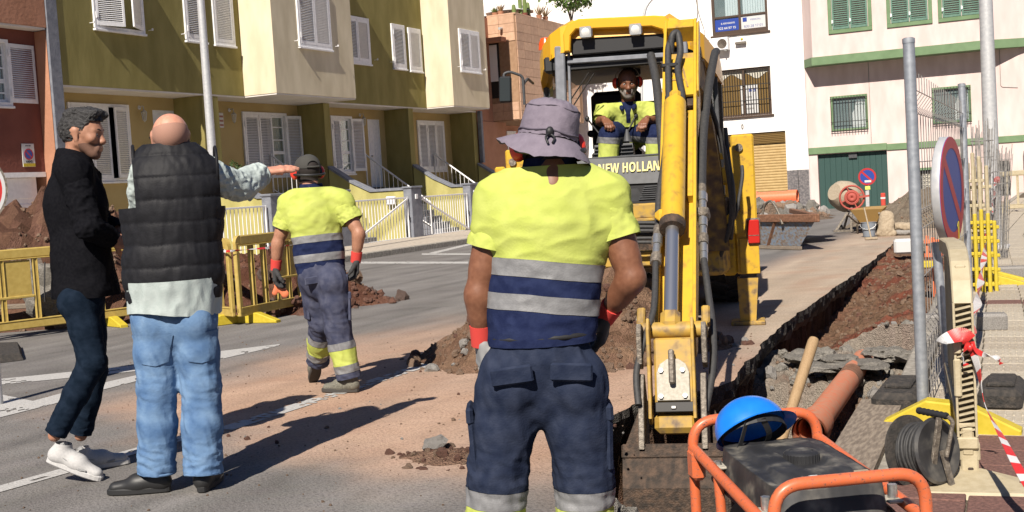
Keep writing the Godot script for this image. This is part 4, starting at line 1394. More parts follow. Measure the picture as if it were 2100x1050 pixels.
	for k in 24:
		var y = 2.30 - k * 0.105
		var q := geo(th)
		var prof = PackedVector2Array([V2(0,0), V2(0.018,0.012), V2(0.024,0.05), V2(0.018,0.09), V2(0,0.1)])
		q.prism(prof, 10.06, 12.64, Transform3D(Basis(V3(0,0,1), V3(0,1,0), V3(-1,0,0)), V3(0, y - 0.1, zf - 0.12)))
		obj("slat", q, M.roller, rs)
	bx("plinth", V3(-10.03, -0.3, zf + 0.002), V3(-9.22, 1.28, zf + 0.04), M.plinth, th)
	bx("plinth_joint", V3(-9.63, -0.3, zf + 0.0405), V3(-9.61, 1.27, zf + 0.043), M.iron, th)
	g = geo(th)
	for r in 10:
		g.bar(V3(-11.67 + 0.03 * cos(r * TAU / 10), 3.06 + 0.09 * sin(r * TAU / 10), zf + 0.01), V3(-11.67 + 0.03 * cos((r + 1) * TAU / 10), 3.06 + 0.09 * sin((r + 1) * TAU / 10), zf + 0.01), 0.02, 0.02)
	obj("house_number", g, M.iron, th)
	# air conditioner, wall lamp, cable
	var ac := thing("air_conditioner", "white air conditioning unit under the office window of the white building", "air conditioner", V3(-12.36, 6.0, zf))
	bx("casing", V3(-12.72, 6.03, zf + 0.02), V3(-12.0, 6.50, zf + 0.34), M.white_paint, ac, 0.015)
	g = geo(ac)
	for k in 5:
		g.lathe([V2(0.03 + k * 0.035, 0.342), V2(0.045 + k * 0.035, 0.346)], V3(-12.22, 6.26, zf), Basis(Vector3.RIGHT, PI / 2), 20)
	for k in 6:
		g.bar(V3(-12.22, 6.26, zf + 0.349), V3(-12.22 + 0.18 * cos(k * TAU / 6), 6.26 + 0.18 * sin(k * TAU / 6), zf + 0.349), 0.008, 0.006)
	obj("fan_grille", g, M.worn_steel, ac)
	g = geo(ac)
	g.lathe([V2(0.0,0.3405), V2(0.185,0.3405)], V3(-12.22, 6.26, zf), Basis(Vector3.RIGHT, PI / 2), 24)
	obj("fan_opening", g, M.dirty_steel, ac)
	for x in [-12.6, -12.12]:
		bx("bracket", V3(x - 0.02, 5.98, zf), V3(x + 0.02, 6.027, zf + 0.36), M.steel, ac)
	var wl := thing("alarm_box", "small white alarm box with an orange lamp beside the air conditioner", "alarm box", V3(-11.5, 6.3, zf))
	bx("box", V3(-11.75, 6.28, zf), V3(-11.36, 6.44, zf + 0.12), M.white_paint, wl, 0.01)
	bx("shelf", V3(-11.77, 6.20, zf), V3(-11.36, 6.275, zf + 0.16), M.worn_steel, wl, 0.004)
	g = geo(wl)
	g.ball(V3(-11.5, 6.38, zf + 0.125), V3(0.05,0.05,0.03), 10, 6)
	obj("lamp", g, M.bright_yellow, wl)
	var cb := thing("wall_cables", "thin hanging cables down the white wall left of the office window", "cable", V3(-13, 6.0, zf))
	g = geo(cb)
	g.tube(spline([V3(-13.3, 8.5, zf + 0.03), V3(-13.2, 7.6, zf + 0.05), V3(-13.42, 6.9, zf + 0.03)], 5), 0.012, 5)
	g.tube(spline([V3(-13.2, 8.5, zf + 0.03), V3(-13.18, 7.7, zf + 0.06), V3(-12.98, 6.9, zf + 0.03), V3(-12.95, 6.6, zf + 0.03), V3(-12.74, 6.42, zf + 0.05)], 5), 0.012, 5)
	obj("cable", g, M.worn_steel, cb)
	bx("junction_box", V3(-13.5, 6.72, zf), V3(-13.15, 6.84, zf + 0.08), M.grey_trim, cb)

	# pink building
	th = thing("pink_building", "pale pink building with green bands, green shutters and a dark green garage door", "building", V3(-5, -0.25, zf))
	g = geo(th)
	wall_holes(g, f, -9.2, -0.3, 12.0, 14.0, [[-8.32, 2.62, -6.98, 3.92], [-4.75, 2.62, -3.43, 3.92], [-8.88, -0.3, -6.37, 1.80], [-5.5, 0.05, -4.5, 1.0], [-2.72, -0.06, -2.24, 1.18]], 0.2)
	g.boxx(V3(-9.2, -0.3, zf - 8), V3(12, 14, zf - 0.9))
	obj("wall", g, M.pink_wall, th)
	# first-floor bay with canted ends
	g = geo(th)
	var bay = PackedVector2Array([V2(-9.19, zf + 0.002), V2(-8.75, zf + 0.75), V2(-2.85, zf + 0.75), V2(-1.85, zf + 0.25), V2(-1.0, zf + 0.002)])
	var up := Transform3D(Basis(Vector3.RIGHT, V3(0,0,1), V3(0,-1,0)), Vector3.ZERO)
	g.prism(bay, -14.0, -5.36, up)
	var bo := obj("bay", g, M.pink_wall, th)
	g = geo(th)
	var bay2 = PackedVector2Array([V2(-9.22, zf + 0.002), V2(-8.78, zf + 0.80), V2(-2.82, zf + 0.80), V2(-1.82, zf + 0.29), V2(-0.9, zf + 0.002)])
	g.prism(bay2, -5.357, -5.06, up)
	obj("green_band", g, M.green_band, bo)
	for k in 3:
		var xa = [-8.0, -5.95, -4.22][k]
		var xb = xa + 1.28
		var zz = zf + 0.75
		g = geo(th)
		for b in [[xa - 0.13, xa, 6.27, 8.1], [xb, xb + 0.13, 6.27, 8.1], [xa - 0.13, xb + 0.13, 6.13, 6.268]]:
			g.boxx(V3(b[0], b[2], zz + 0.001), V3(b[1], b[3], zz + 0.05), 0.006)
		var wn := obj("green_window_surround", g, M.green_band, th)
		for s in 2:
			var fl := Transform3D(Basis.IDENTITY, V3(xa + 0.02 + s * 0.63, 6.28, zz + 0.04))
			shutter(th, wn, fl, 0.61, 1.75, M.green_shutter, 0.075)
	# ground-floor band
	bx("lower_green_band", V3(-9.19, 1.82, zf + 0.001), V3(-6.36, 2.07, zf + 0.06), M.green_band, th, 0.008)
	bx("lower_green_band", V3(-6.355, 1.80, zf + 0.001), V3(12.0, 2.03, zf + 0.05), M.green_band, th, 0.008)
	for q in [[-8.32, -6.98], [-4.75, -3.43]]:
		g = geo(th)
		for b in [[q[0], q[0] + 0.08, 2.62, 3.92], [q[1] - 0.08, q[1], 2.62, 3.92], [q[0] + 0.08, q[1] - 0.08, 2.62, 2.70], [q[0] + 0.08, q[1] - 0.08, 3.84, 3.92]]:
			g.boxx(V3(b[0], b[2], zf - 0.1), V3(b[1], b[3], zf + 0.03), 0.006)
		var wn := obj("green_window", g, M.green_band, th)
		bx("dark_interior", V3(q[0], 2.6, zf - 0.6), V3(q[1], 3.95, zf - 0.58), M.dark_room, th, 0.0, wn)
		bx("pane", V3(q[0] + 0.08, 2.70, zf - 0.085), V3(q[1] - 0.08, 3.84, zf - 0.078), M.glass, th, 0.0, wn)
		bx("casement_post", V3((q[0] + q[1]) * 0.5 - 0.03, 2.7, zf - 0.12), V3((q[0] + q[1]) * 0.5 + 0.03, 3.84, zf - 0.09), M.window_brown, th, 0.0, wn)
		g = geo(th)
		var mid = (q[0] + q[1]) * 0.5
		g.sheet(20, 8, func(i, j): return V3(lerpf(mid + 0.08, q[1] - 0.12, i / 20.0) + (0.25 * (j / 8.0 - 0.3) * (1.0 - i / 20.0) if j > 4 else 0.0), lerpf(2.72, 3.8, j / 8.0), zf - 0.17 + 0.02 * sin(i * 1.6)))
		obj("lace_curtain", g, M.tape_white, wn)
		for k in 13:
			var x = lerpf(q[0] + 0.03, q[1] - 0.03, k / 12.0)
			bx("window_bar", V3(x - 0.009, 2.55, zf + 0.10), V3(x + 0.009, 3.9, zf + 0.118), M.iron, th, 0.0, wn)
		for y in [2.62, 2.95, 3.8]:
			bx("window_crossbar", V3(q[0], y, zf + 0.082), V3(q[1], y + 0.022, zf + 0.098), M.iron, th, 0.0, wn)
	g = geo(th)
	for k in 12:
		var xa = -8.86 + k * 0.207
		g.boxx(V3(xa, -0.28, zf - 0.16), V3(xa + 0.2, 1.78, zf - 0.13), 0.004)
	g.boxx(V3(-8.87, -0.28, zf - 0.19), V3(-6.38, 1.79, zf - 0.165))
	obj("garage_door", g, M.green_door, th)
	bx("door_lamp", V3(-7.75, 1.6, zf - 0.12), V3(-7.45, 1.78, zf - 0.05), M.cab_grey, th)
	for q in [[-5.5, -4.5, 0.05, 1.0], [-2.72, -2.24, -0.06, 1.18]]:
		bx("dark_interior", V3(q[0] - 0.02, q[2], zf - 0.198), V3(q[1] + 0.02, q[3], zf - 0.19), M.cab_grey, th)
		if q[0] < -4.0:
			g = geo(th)
			for b in [[q[0] - 0.09, q[0], q[2], q[3] + 0.09], [q[1], q[1] + 0.09, q[2], q[3] + 0.09], [q[0], q[1], q[3], q[3] + 0.09]]:
				g.boxx(V3(b[0], b[2], zf - 0.05), V3(b[1], b[3], zf + 0.025))
			obj("green_surround", g, M.green_band, th)
			g = geo(th)
			g.sheet(20, 2, func(i, j): return V3(lerpf(q[0] + 0.3, q[1], i / 20.0), lerpf(0.1, 0.9, j / 2.0), zf - 0.14 + 0.02 * sin(i * 1.7)))
			obj("curtain", g, M.curtain, th)
		g = geo(th)
		for k in 9:
			var x = lerpf(q[0] + 0.03, q[1] - 0.03, k / 8.0)
			g.boxx(V3(x - 0.008, q[2], zf - 0.03), V3(x + 0.008, q[3], zf - 0.014))
		for k in 7:
			var y = lerpf(q[2] + 0.05, q[3] - 0.05, k / 6.0)
			g.boxx(V3(q[0], y - 0.008, zf - 0.046), V3(q[1], y + 0.008, zf - 0.031))
		stuff(obj("window_grille", g, M.iron, th))
	g = geo(th)
	g.tube(bend([V3(-2.45, 5.05, zf + 0.012), V3(-2.45, 3.75, zf + 0.012), V3(-1.9, 3.68, zf + 0.012)], 0.1), 0.011, 5)
	g.tube([V3(-6.9, 5.05, zf + 0.012), V3(-6.9, 2.1, zf + 0.012)], 0.01, 5)
	obj("wall_cable", g, M.stone_pale, th)
	bx("white_gate_post", V3(-1.75, -0.25, zf + 0.3), V3(-1.45, 1.75, zf + 0.5), M.white_paint, thing("white_gate_post", "white gate post at the right edge in front of the pink building", "gate post", V3(-1.6, -0.25, zf + 0.4)))


# ---------------------------------------------------------------- fences, gates and steps in front of the row houses
func gate_panel(th: Node3D, f: Transform3D, w: float, y0: float, y1: float, brace: int, bars: int):
	var g := geo(th)
	g.t = g.t * f
	for s in [0.025, w - 0.025]:
		g.box(V3(s, (y0 + y1) * 0.5, 0), V3(0.05, y1 - y0, 0.05), 0.006)
	for s in [y0 + 0.02, y1 - 0.02]:
		g.box(V3(w * 0.5, s, 0), V3(w - 0.1, 0.04, 0.04), 0.005)
	obj("gate_frame", g, M.white_paint, th)
	for k in bars:
		g = geo(th)
		g.t = g.t * f
		var x = 0.05 + (k + 1.0) * (w - 0.1) / (bars + 1)
		g.box(V3(x, (y0 + y1) * 0.5, 0), V3(0.018, y1 - y0 - 0.08, 0.018), 0.003)
		obj("gate_bar", g, M.white_paint, th)
	if brace:
		g = geo(th)
		g.t = g.t * f
		var a = V3(0.06, y0 + 0.06, 0.030)
		var b = V3(w - 0.06, y1 - 0.06, 0.030)
		if brace < 0:
			a = V3(0.06, y1 - 0.06, 0.030); b = V3(w - 0.06, y0 + 0.06, 0.030)
		g.bar(a, b, 0.05, 0.03, Vector3.BACK, 0.004)
		obj("brace", g, M.white_paint, th)
		g = geo(th)
		g.t = g.t * f
		g.box(V3(w - 0.02, (y0 + y1) * 0.5, 0.0), V3(0.03,0.12,0.09), 0.004)
		obj("latch", g, M.iron, th)


func make_garden_fronts():
	var X = -16.2
	garden_wall("yellow garden wall with sloping grey coping, behind the walking worker's left", -22.6)
	garden_wall("yellow garden wall with sloping grey coping, below the closed narrow windows", -27.55)
	garden_wall("yellow garden wall with sloping grey coping, nearest the brown building but one", -32.2)
	garden_wall("yellow garden wall with sloping grey coping beside the brown building", -36.65)
	var pl = [[-21.3, -21.86], [-23.9, -24.46], [-27.43, -27.98], [-30.84, -31.40], [-32.2, -32.75], [-17.9, -18.3]]
	var names = ["grey pillar left of the walking worker's head", "grey pillar behind the walking worker's right shoulder", "grey pillar between the braced gate and the far gate", "grey pillar at the far end of the grey-braced gate", "farthest grey pillar beside the small white gate", "grey pillar behind the dirt heap, below the open shutters"]
	for k in pl.size():
		var th := thing("fence_pillar", names[k], "pillar", V3(X, 0, pl[k][0]), 0.0, "grey pillars of the garden fences")
		bx("shaft", V3(X - 0.25, 0, pl[k][1]), V3(X, 1.44, pl[k][0]), M.grey_trim, th, 0.012)
		bx("cap", V3(X - 0.28, 1.443, pl[k][1] - 0.03), V3(X + 0.03, 1.50, pl[k][0] + 0.03), M.grey_trim, th, 0.012)
		if k != 5 and k != 0:
			bx("doorbell", V3(X + 0.001, 1.15, pl[k][0] - 0.3), V3(X + 0.03, 1.28, pl[k][0] - 0.18), M.white_paint, th, 0.006)
	# gates
	var gt := thing("gate", "long white bar gate with light fence bars behind the yellow barrier", "gate", V3(X - 0.1, 0, -18.4), 0.0, "white bar gates of the gardens")
	gate_panel(gt, Transform3D(FACADE, V3(X - 0.1, 0, -18.4)), 2.85, 0.08, 1.25, 0, 20)
	gt = thing("gate", "white bar gate with a white diagonal brace, right of the walking worker", "gate", V3(X - 0.1, 0, -24.5), 0.0, "white bar gates of the gardens")
	gate_panel(gt, Transform3D(FACADE, V3(X - 0.1, 0, -24.5)), 2.88, 0.10, 1.22, 1, 18)
	gt = thing("gate", "far white bar gate whose brace falls towards the right", "gate", V3(X - 0.1, 0, -28.02), 0.0, "white bar gates of the gardens")
	gate_panel(gt, Transform3D(FACADE, V3(X - 0.1, 0, -28.02)), 2.78, 0.10, 1.21, -1, 18)
	gt = thing("gate", "small white gate beyond the farthest pillars, by the hat brim", "gate", V3(X - 0.1, 0, -31.45), 0.0, "white bar gates of the gardens")
	gate_panel(gt, Transform3D(FACADE, V3(X - 0.1, 0, -31.45)), 0.72, 0.10, 1.21, 0, 5)
	gt = thing("gate", "narrow white gate between the two pillars behind the walking worker", "gate", V3(X - 0.1, 0, -21.9), 0.0, "white bar gates of the gardens")
	gate_panel(gt, Transform3D(FACADE, V3(X - 0.1, 0, -21.9)), 1.95, 0.10, 1.22, 0, 13)
	# cream footings under the gates
	var lw := thing("low_yellow_wall", "low yellow wall behind the white gates, lit by the sun", "wall", V3(X - 0.3, 0, -23))
	bx("wall_length", V3(X - 0.34, 0, -21.3), V3(X - 0.2, 0.14, -18.3), M.yellow_wall, lw)
	bx("wall_length", V3(X - 0.34, 0, -27.4), V3(X - 0.2, 0.10, -24.5), M.yellow_wall, lw)
	bx("wall_length", V3(X - 0.34, 0, -30.8), V3(X - 0.2, 0.10, -28.0), M.yellow_wall, lw)
	# mail boxes
	for k in 2:
		var mb := thing("mailbox", ["white mailbox on the garden wall above the braced gate", "white meter box beside the farthest pillar"][k], "mailbox", V3(-17.0, 1.0, [-27.4, -31.6][k]))
		var p = V3([-17.0, -16.3][k], [1.02, 1.12][k], [-27.52, -31.7][k])
		bx("box", p, p + V3(0.28,0.24,0.14), M.white_paint, mb, 0.03)
	# flights of steps with a white handrail up to each door
	for s in [[-31.3, "steps with white handrail leading up to the white front door"], [-26.6, "steps with white handrail below the pointing hand"], [-35.6, "steps with white handrail below the far bay"]]:
		var z = s[0]
		var st := thing("steps", s[1], "steps", V3(-18.5, 0, z), 0.0, "garden steps of the row houses")
		for k in 8:
			bx("step", V3(-19.78, 0.19 * k, z - 0.55), V3(-17.2 - 0.28 * k, 0.19 * (k + 1) - 0.004, z + 0.45), M.grey_trim, st, 0.008)
		var a = V3(-17.55, 1.0, z + 0.5)
		var b = V3(-19.72, 2.56, z + 0.5)
		var g := geo(st)
		g.tube([a, b], 0.028, 8)
		g.tube([a + V3(0,-0.72,0), b + V3(0,-0.92,0)], 0.018, 6)
		g.tube([b + V3(0,0.04,0), b + V3(0,-1.0,0)], 0.024, 8)
		g.tube([a + V3(0,0.04,0), a + V3(0,-0.95,0)], 0.024, 8)
		obj("handrail", g, M.white_paint, st)
		for k in 13:
			g = geo(st)
			var p = a.lerp(b, (k + 1) / 14.0)
			var q = (a + V3(0,-0.72,0)).lerp(b + V3(0,-0.92,0), (k + 1) / 14.0)
			g.tube([p, q], 0.010, 5)
			obj("baluster", g, M.white_paint, st)
	# garden floors
	var gf := geo()
	gf.boxx(V3(-19.8,-0.2,-44.4), V3(-16.3,0.03,3.0))
	struct("garden_paving", gf, M.pavement)
	leafy("potted_shrub", "dark shrub at the foot of the olive house behind the lamp post", "shrub", V3(-18.6,1.0,-23.3), 1.25, V3(0.35,0.35,0.35), 260, M.leaf_dark, 0.08, 12)
	leafy("shrub", "dark green shrub below the brown building's window", "shrub", V3(-17.6,0.0,-39.0), 1.9, V3(0.7,0.4,0.6), 420, M.leaf_dark, 0.09, 13)


# ---------------------------------------------------------------- the backhoe loader
func hexa(g: Geo, lo: Array, hi: Array):
	var c = Vector3.ZERO
	for k in 4: c += lo[k] + hi[k]
	c /= 8.0
	var fs = [[lo[0], lo[1], lo[2], lo[3]], [hi[0], hi[1], hi[2], hi[3]]]
	for k in 4:
		var j = (k + 1) % 4
		fs.append([lo[k], lo[j], hi[j], hi[k]])
	for f in fs:
		var m = (f[0] + f[1] + f[2] + f[3]) * 0.25
		g.face([f[0], f[1], f[2]], m - c)
		g.face([f[0], f[2], f[3]], m - c)


func hose(called: String, th: Node3D, pts: Array, r: float, m: Material, parent: Node = null):
	var g := geo(th)
	g.tube(spline(pts, 8), r, 10)
	return obj(called, g, m, parent if parent else th)


func make_backhoe():
	var th := thing("backhoe_loader", "yellow backhoe loader seen from its digging end, its arm down in the trench", "backhoe loader", V3(-3.9,0,-12))
	var g: Geo
	var turned := Transform3D(Basis.IDENTITY, V3(-3.4,0,-10.7)) * Transform3D(Basis(Vector3.UP, deg_to_rad(13.7)), Vector3.ZERO) * Transform3D(Basis.IDENTITY, V3(3.4,0,10.7))
	pre = turned
	# cab roof
	g = geo(th)
	var zr = -10.98
	hexa(g, [V3(-4.45, 2.76, zr), V3(-3.40, 2.73, zr), V3(-3.40,2.80,-12.6), V3(-4.45,2.80,-12.6)], [V3(-4.38, 2.93, zr - 0.03), V3(-3.50, 2.90, zr - 0.03), V3(-3.50,2.97,-12.6), V3(-4.38,2.97,-12.6)])
	# the two drooping rear corners
	for s in [0, 1]:
		var fx = func(p: Vector3): return p if s == 0 else V3(-7.86 - p.x, p.y - 0.02, p.z)
		var a = [[-4.42, 2.64, 2.90, zr], [-4.50, 2.63, 2.885, zr - 0.005], [-4.62, 2.585, 2.83, -11.07], [-4.73, 2.505, 2.745, -11.25], [-4.81, 2.40, 2.64, -11.5], [-4.85, 2.33, 2.585, -11.8]]
		for k in a.size() - 1:
			var p = a[k]
			var q = a[k + 1]
			var inp = V3(0.10,0.0,-0.10)
			hexa(g, [fx.call(V3(p[0], p[1], p[3])), fx.call(V3(q[0], q[1], q[3])), fx.call(V3(q[0], q[1] + 0.02, q[3]) + inp), fx.call(V3(p[0], p[1] + 0.02, p[3]) + inp)], [fx.call(V3(p[0], p[2], p[3] - 0.02)), fx.call(V3(q[0], q[2], q[3] - 0.02)), fx.call(V3(lerpf(q[0], -4.3, 0.45), q[2] + 0.09, q[3] - 0.25)), fx.call(V3(lerpf(p[0], -4.3, 0.45), p[2] + 0.05, p[3] - 0.25))])
		hexa(g, [fx.call(V3(-4.85,2.33,-11.8)), fx.call(V3(-4.85,2.36,-13.0)), fx.call(V3(-4.4,2.60,-13.0)), fx.call(V3(-4.4,2.60,-11.8))], [fx.call(V3(-4.85,2.59,-11.82)), fx.call(V3(-4.83,2.60,-13.0)), fx.call(V3(-4.35,2.95,-12.95)), fx.call(V3(-4.35,2.95,-11.9))])
	# lip over the work lamps
	var lip = PackedVector2Array([V2(-4.46,2.63), V2(-4.40,2.63), V2(-4.385,2.78), V2(-4.33,2.835), V2(-3.60,2.80), V2(-3.50,2.76), V2(-3.46,2.60), V2(-3.38,2.60), V2(-3.40,2.80), V2(-3.47,2.89), V2(-3.58,2.905), V2(-4.30,2.935), V2(-4.41,2.90), V2(-4.46,2.80)])
	g.prism(lip, zr - 0.08, zr + 0.07, Transform3D.IDENTITY, 0.012)
	var roof := obj("cab_roof", g, M.cab_yellow, th)
	bx("lamp_recess", V3(-4.40, 2.60, zr - 0.12), V3(-3.46, 2.82, zr - 0.02), M.black_plastic, th, 0.01, roof)
	bx("roof_lining", V3(-4.70,2.46,-12.9), V3(-3.16,2.615,-11.10), M.black_plastic, th, 0.02, roof)
	for k in 2:
		var c = V3([-4.235, -3.755][k], [2.80, 2.785][k], zr + 0.09)
		g = geo(th)
		g.box(c + V3(0,0,-0.03), V3(0.125,0.115,0.07), 0.025)
		var wl := obj("work_lamp", g, M.steel, th)
		g = geo(th)
		g.lathe([V2(0.0,0.012), V2(0.025,0.010), V2(0.044,0.0)], c + V3(0,0,0.006), Basis(Vector3.RIGHT, PI / 2), 20)
		obj("lamp_lens", g, M.lamp_glass, wl)
		bx("lamp_bezel", c + V3(-0.056,-0.052,0.002), c + V3(0.056,0.052,0.008), M.steel, th, 0.003, wl)
	g = geo(th)
	g.lathe([V2(0.0,0.13), V2(0.05,0.12), V2(0.072,0.07), V2(0.08,0.0), V2(0,0)], V3(-4.78,2.76,-11.75), Basis.IDENTITY, 16)
	obj("beacon", g, M.beacon, th)
	# cab posts, header, glass
	g = geo(th)
	g.bar(V3(-4.555,1.15,-11.03), V3(-4.515,2.70,-11.03), 0.10, 0.08, Vector3.BACK, 0.012)
	g.bar(V3(-4.47,1.15,-11.06), V3(-4.435,2.66,-11.06), 0.025, 0.05, Vector3.BACK, 0.004)
	obj("cab_post", g, M.cab_post, th)
	g = geo(th)
	g.bar(V3(-3.30,1.15,-11.03), V3(-3.33,2.66,-11.03), 0.10, 0.08, Vector3.BACK, 0.012)
	obj("cab_post", g, M.cab_post, th)
	for x in [-4.80, -3.06]:
		g = geo(th)
		g.bar(V3(x, 1.15, -11.72), V3(x, 2.40, -11.72), 0.05, 0.05, Vector3.BACK, 0.006)
		g.bar(V3(x, 1.0, -12.9), V3(x, 2.45, -12.75), 0.06, 0.08, Vector3.BACK, 0.006)
		obj("cab_post", g, M.cab_grey, th)
	g = geo(th)
	g.bar(V3(-4.45,2.545,-11.03), V3(-3.36,2.53,-11.03), 0.05, 0.05, Vector3.UP, 0.01)
	obj("window_header", g, M.cab_post, th)
	bx("upper_window_frame", V3(-4.44,2.47,-11.08), V3(-3.36,2.51,-11.05), M.black_plastic, th)
	for s in 2:
		g = geo(th)
		var xa = -4.61 if s == 0 else -3.25
		var xb = -4.79 if s == 0 else -3.07
		hexa(g, [V3(xa, 1.15, -11.05), V3(xb, 1.15, -11.70), V3(xb, 1.15, -11.706), V3(xa, 1.15, -11.056)], [V3(xa, 2.64, -11.05), V3(xb, 2.42, -11.70), V3(xb, 2.42, -11.706), V3(xa, 2.64, -11.056)])
		obj("quarter_window", g, M.tinted_glass, th)
		g = geo(th)
		g.boxx(V3(xb - 0.003, 1.15, -12.85), V3(xb + 0.003, 2.45, -11.75))
		obj("side_window", g, M.tinted_glass, th)
	# wipers and inside mirror
	g = geo(th)
	g.tube([V3(-4.43,2.18,-11.02), V3(-4.24,2.42,-11.0)], 0.007, 6)
	g.tube([V3(-4.43,2.09,-11.02), V3(-4.19,2.41,-11.0)], 0.007, 6)
	obj("wiper", g, M.iron, th)
	g = geo(th)
	g.box(V3(-3.86,2.44,-11.5), V3(0.15,0.085,0.04), 0.018)
	g.tube(bend([V3(-3.90,2.48,-11.5), V3(-3.91,2.56,-11.5), V3(-3.86,2.58,-11.5)], 0.02), 0.006, 6)
	obj("inside_mirror", g, M.black_plastic, th)
	# outside mirror
	g = geo(th)
	g.tube(bend([V3(-5.06,2.40,-10.95), V3(-5.085,2.47,-10.95), V3(-5.02,2.49,-10.97), V3(-4.90,2.44,-11.02), V3(-4.90,2.16,-11.02)], 0.04), 0.014, 8)
	g.tube(bend([V3(-4.90,2.36,-11.02), V3(-4.87,2.42,-11.1), V3(-4.93,2.42,-11.7)], 0.04), 0.014, 8)
	var mr := obj("mirror_arm", g, M.cab_grey, th)
	g = geo(th)
	g.box(V3(-5.065,2.315,-10.93), V3(0.125,0.255,0.04), 0.016, Basis(Vector3.BACK, -0.05))
	obj("mirror_shell", g, M.black_plastic, th)
	g = geo(th)
	g.box(V3(-5.065,2.315,-10.908), V3(0.10,0.225,0.004), 0.0, Basis(Vector3.BACK, -0.05))
	obj("mirror_glass", g, flat("mirror", L(0.03, 0.035, 0.035), 0.1), mr)
	# console under the rear window
	g = geo(th)
	hexa(g, [V3(-4.66,1.33,-10.78), V3(-3.30,1.31,-10.78), V3(-3.30,1.31,-11.1), V3(-4.66,1.33,-11.1)], [V3(-4.62,1.585,-10.88), V3(-3.34,1.565,-10.88), V3(-3.34,1.565,-11.1), V3(-4.62,1.585,-11.1)])
	g.box(V3(-3.98,1.583,-10.93), V3(1.27,0.02,0.10), 0.006)
	obj("rear_console", g, M.cab_grey, th)
	var tilt = Basis(Vector3.RIGHT, -0.37)
	lettering("lettering", "NEW HOLLAND", 0.098, Transform3D(tilt, V3(-3.85,1.475,-10.825)), flat("logo_yellow", L(0.72, 0.62, 0.22), 0.6), th, 0.004, "Droid Sans", true, 0.68)
	g = geo(th)
	hexa(g, [V3(-4.62,1.14,-10.80), V3(-3.32,1.12,-10.80), V3(-3.32,1.12,-11.1), V3(-4.62,1.14,-11.1)], [V3(-4.64,1.325,-10.80), V3(-3.31,1.305,-10.80), V3(-3.31,1.305,-11.1), V3(-4.64,1.325,-11.1)])
	var gr := obj("vent_panel", g, M.black_plastic, th)
	for s in 2:
		for k in 7:
			var y = 1.285 - k * 0.02
			bx("vent_slat", V3([-4.42, -3.74][s] + 0.01 * k * (1 - 2 * s), y - 0.005, -10.80), V3([-4.10, -3.42][s], y + 0.005, -10.785), M.cab_grey, th, 0.002, gr)
	g = geo(th)
	hexa(g, [V3(-4.09,1.15,-10.80), V3(-3.74,1.15,-10.80), V3(-3.74,1.15,-10.9), V3(-4.09,1.15,-10.9)], [V3(-4.03,1.27,-10.775), V3(-3.80,1.27,-10.775), V3(-3.80,1.27,-10.9), V3(-4.03,1.27,-10.9)])
	obj("latch_cover", g, M.cab_grey, gr)
	# inside the cab: floor, seat, control stands
	bx("cab_floor", V3(-4.9,0.95,-12.9), V3(-2.95,1.12,-10.85), M.cab_grey, th)
	g = geo(th)
	g.box(V3(-4.10,1.62,-11.95), V3(0.52,0.14,0.50), 0.05)
	g.box(V3(-4.10,1.36,-11.95), V3(0.34,0.42,0.34), 0.03)
	var seat := obj("seat", g, M.black_plastic, th)
	g = geo(th)
	g.box(V3(-4.14,1.99,-12.25), V3(0.54,0.66,0.13), 0.05, Basis(Vector3.RIGHT, -0.1))
	g.box(V3(-4.36,1.86,-11.98), V3(0.09,0.07,0.36), 0.02)
	obj("seat_back", g, M.black_plastic, seat)
	for s in 2:
		g = geo(th)
		var x = [-4.20, -3.93][s]
		hexa(g, [V3(x - 0.09, 1.12, -11.05), V3(x + 0.09, 1.12, -11.05), V3(x + 0.09, 1.12, -11.35), V3(x - 0.09, 1.12, -11.35)], [V3(x - 0.055, 1.72, -11.22), V3(x + 0.055, 1.72, -11.22), V3(x + 0.055, 1.72, -11.35), V3(x - 0.055, 1.72, -11.35)])
		for k in 5:
			g.box(V3(x, 1.56 + k * 0.035, -11.155 - k * 0.01), V3(0.15 - k * 0.012, 0.012, 0.03), 0.003)
		g.lathe([V2(0.045,0), V2(0.02,0.09), V2(0.012,0.12)], V3(x, 1.74, -11.28), Basis.IDENTITY, 10)
		var lv := obj("control_stand", g, M.cab_grey, th)
		g = geo(th)
		var top = [V3(-4.335,1.995,-11.38), V3(-3.845,1.99,-11.38)][s]
		g.tube([V3(x, 1.82, -11.28), top], 0.009, 6)
		g.ball(top, V3(0.024,0.03,0.024), 10, 6)
		obj("lever", g, M.black_plastic, lv)
	bx("centre_console", V3(-4.15,1.6,-11.42), V3(-3.98,1.78,-11.2), M.cab_grey, th, 0.02)
	bx("side_console", V3(-4.86,1.12,-12.4), V3(-4.62,1.80,-11.3), M.black_plastic, th, 0.03)
	bx("side_console", V3(-3.30,1.12,-12.4), V3(-3.0,1.70,-11.3), M.black_plastic, th, 0.03)
	g = geo(th)
	g.cyl(V3(-4.50,1.55,-11.25), V3(-4.50,1.72,-11.25), 0.03, 0.02, 10)
	obj("red_handle", g, M.lamp_red, th)
	pre = Transform3D(Basis.IDENTITY, V3(-0.05,0,0)) * turned
	# rear frame with the rails for the side shift
	g = geo(th)
	g.box(V3(-3.85,1.06,-10.55), V3(2.3,0.14,0.14), 0.012)
	g.box(V3(-3.85,0.62,-10.50), V3(2.3,0.14,0.16), 0.012)
	g.box(V3(-3.85,0.98,-10.62), V3(1.9,0.03,0.3), 0.006)
	obj("slide_rail", g, M.worn_yellow, th)
	bx("rear_frame", V3(-4.9,0.5,-11.2), V3(-2.8,1.0,-10.64), M.dirty_steel, th, 0.02)
	for k in 6:
		var y = 0.96 - k * 0.035
		hose("hose", th, [V3(-4.7, y + 0.03, -10.40), V3(-4.2, y - 0.03 + 0.02 * (k % 2), -10.34), V3(-3.7, y, -10.30 + 0.03 * (k % 3)), V3(-3.2, y - 0.05, -10.35)], 0.018, M.hose_rubber)
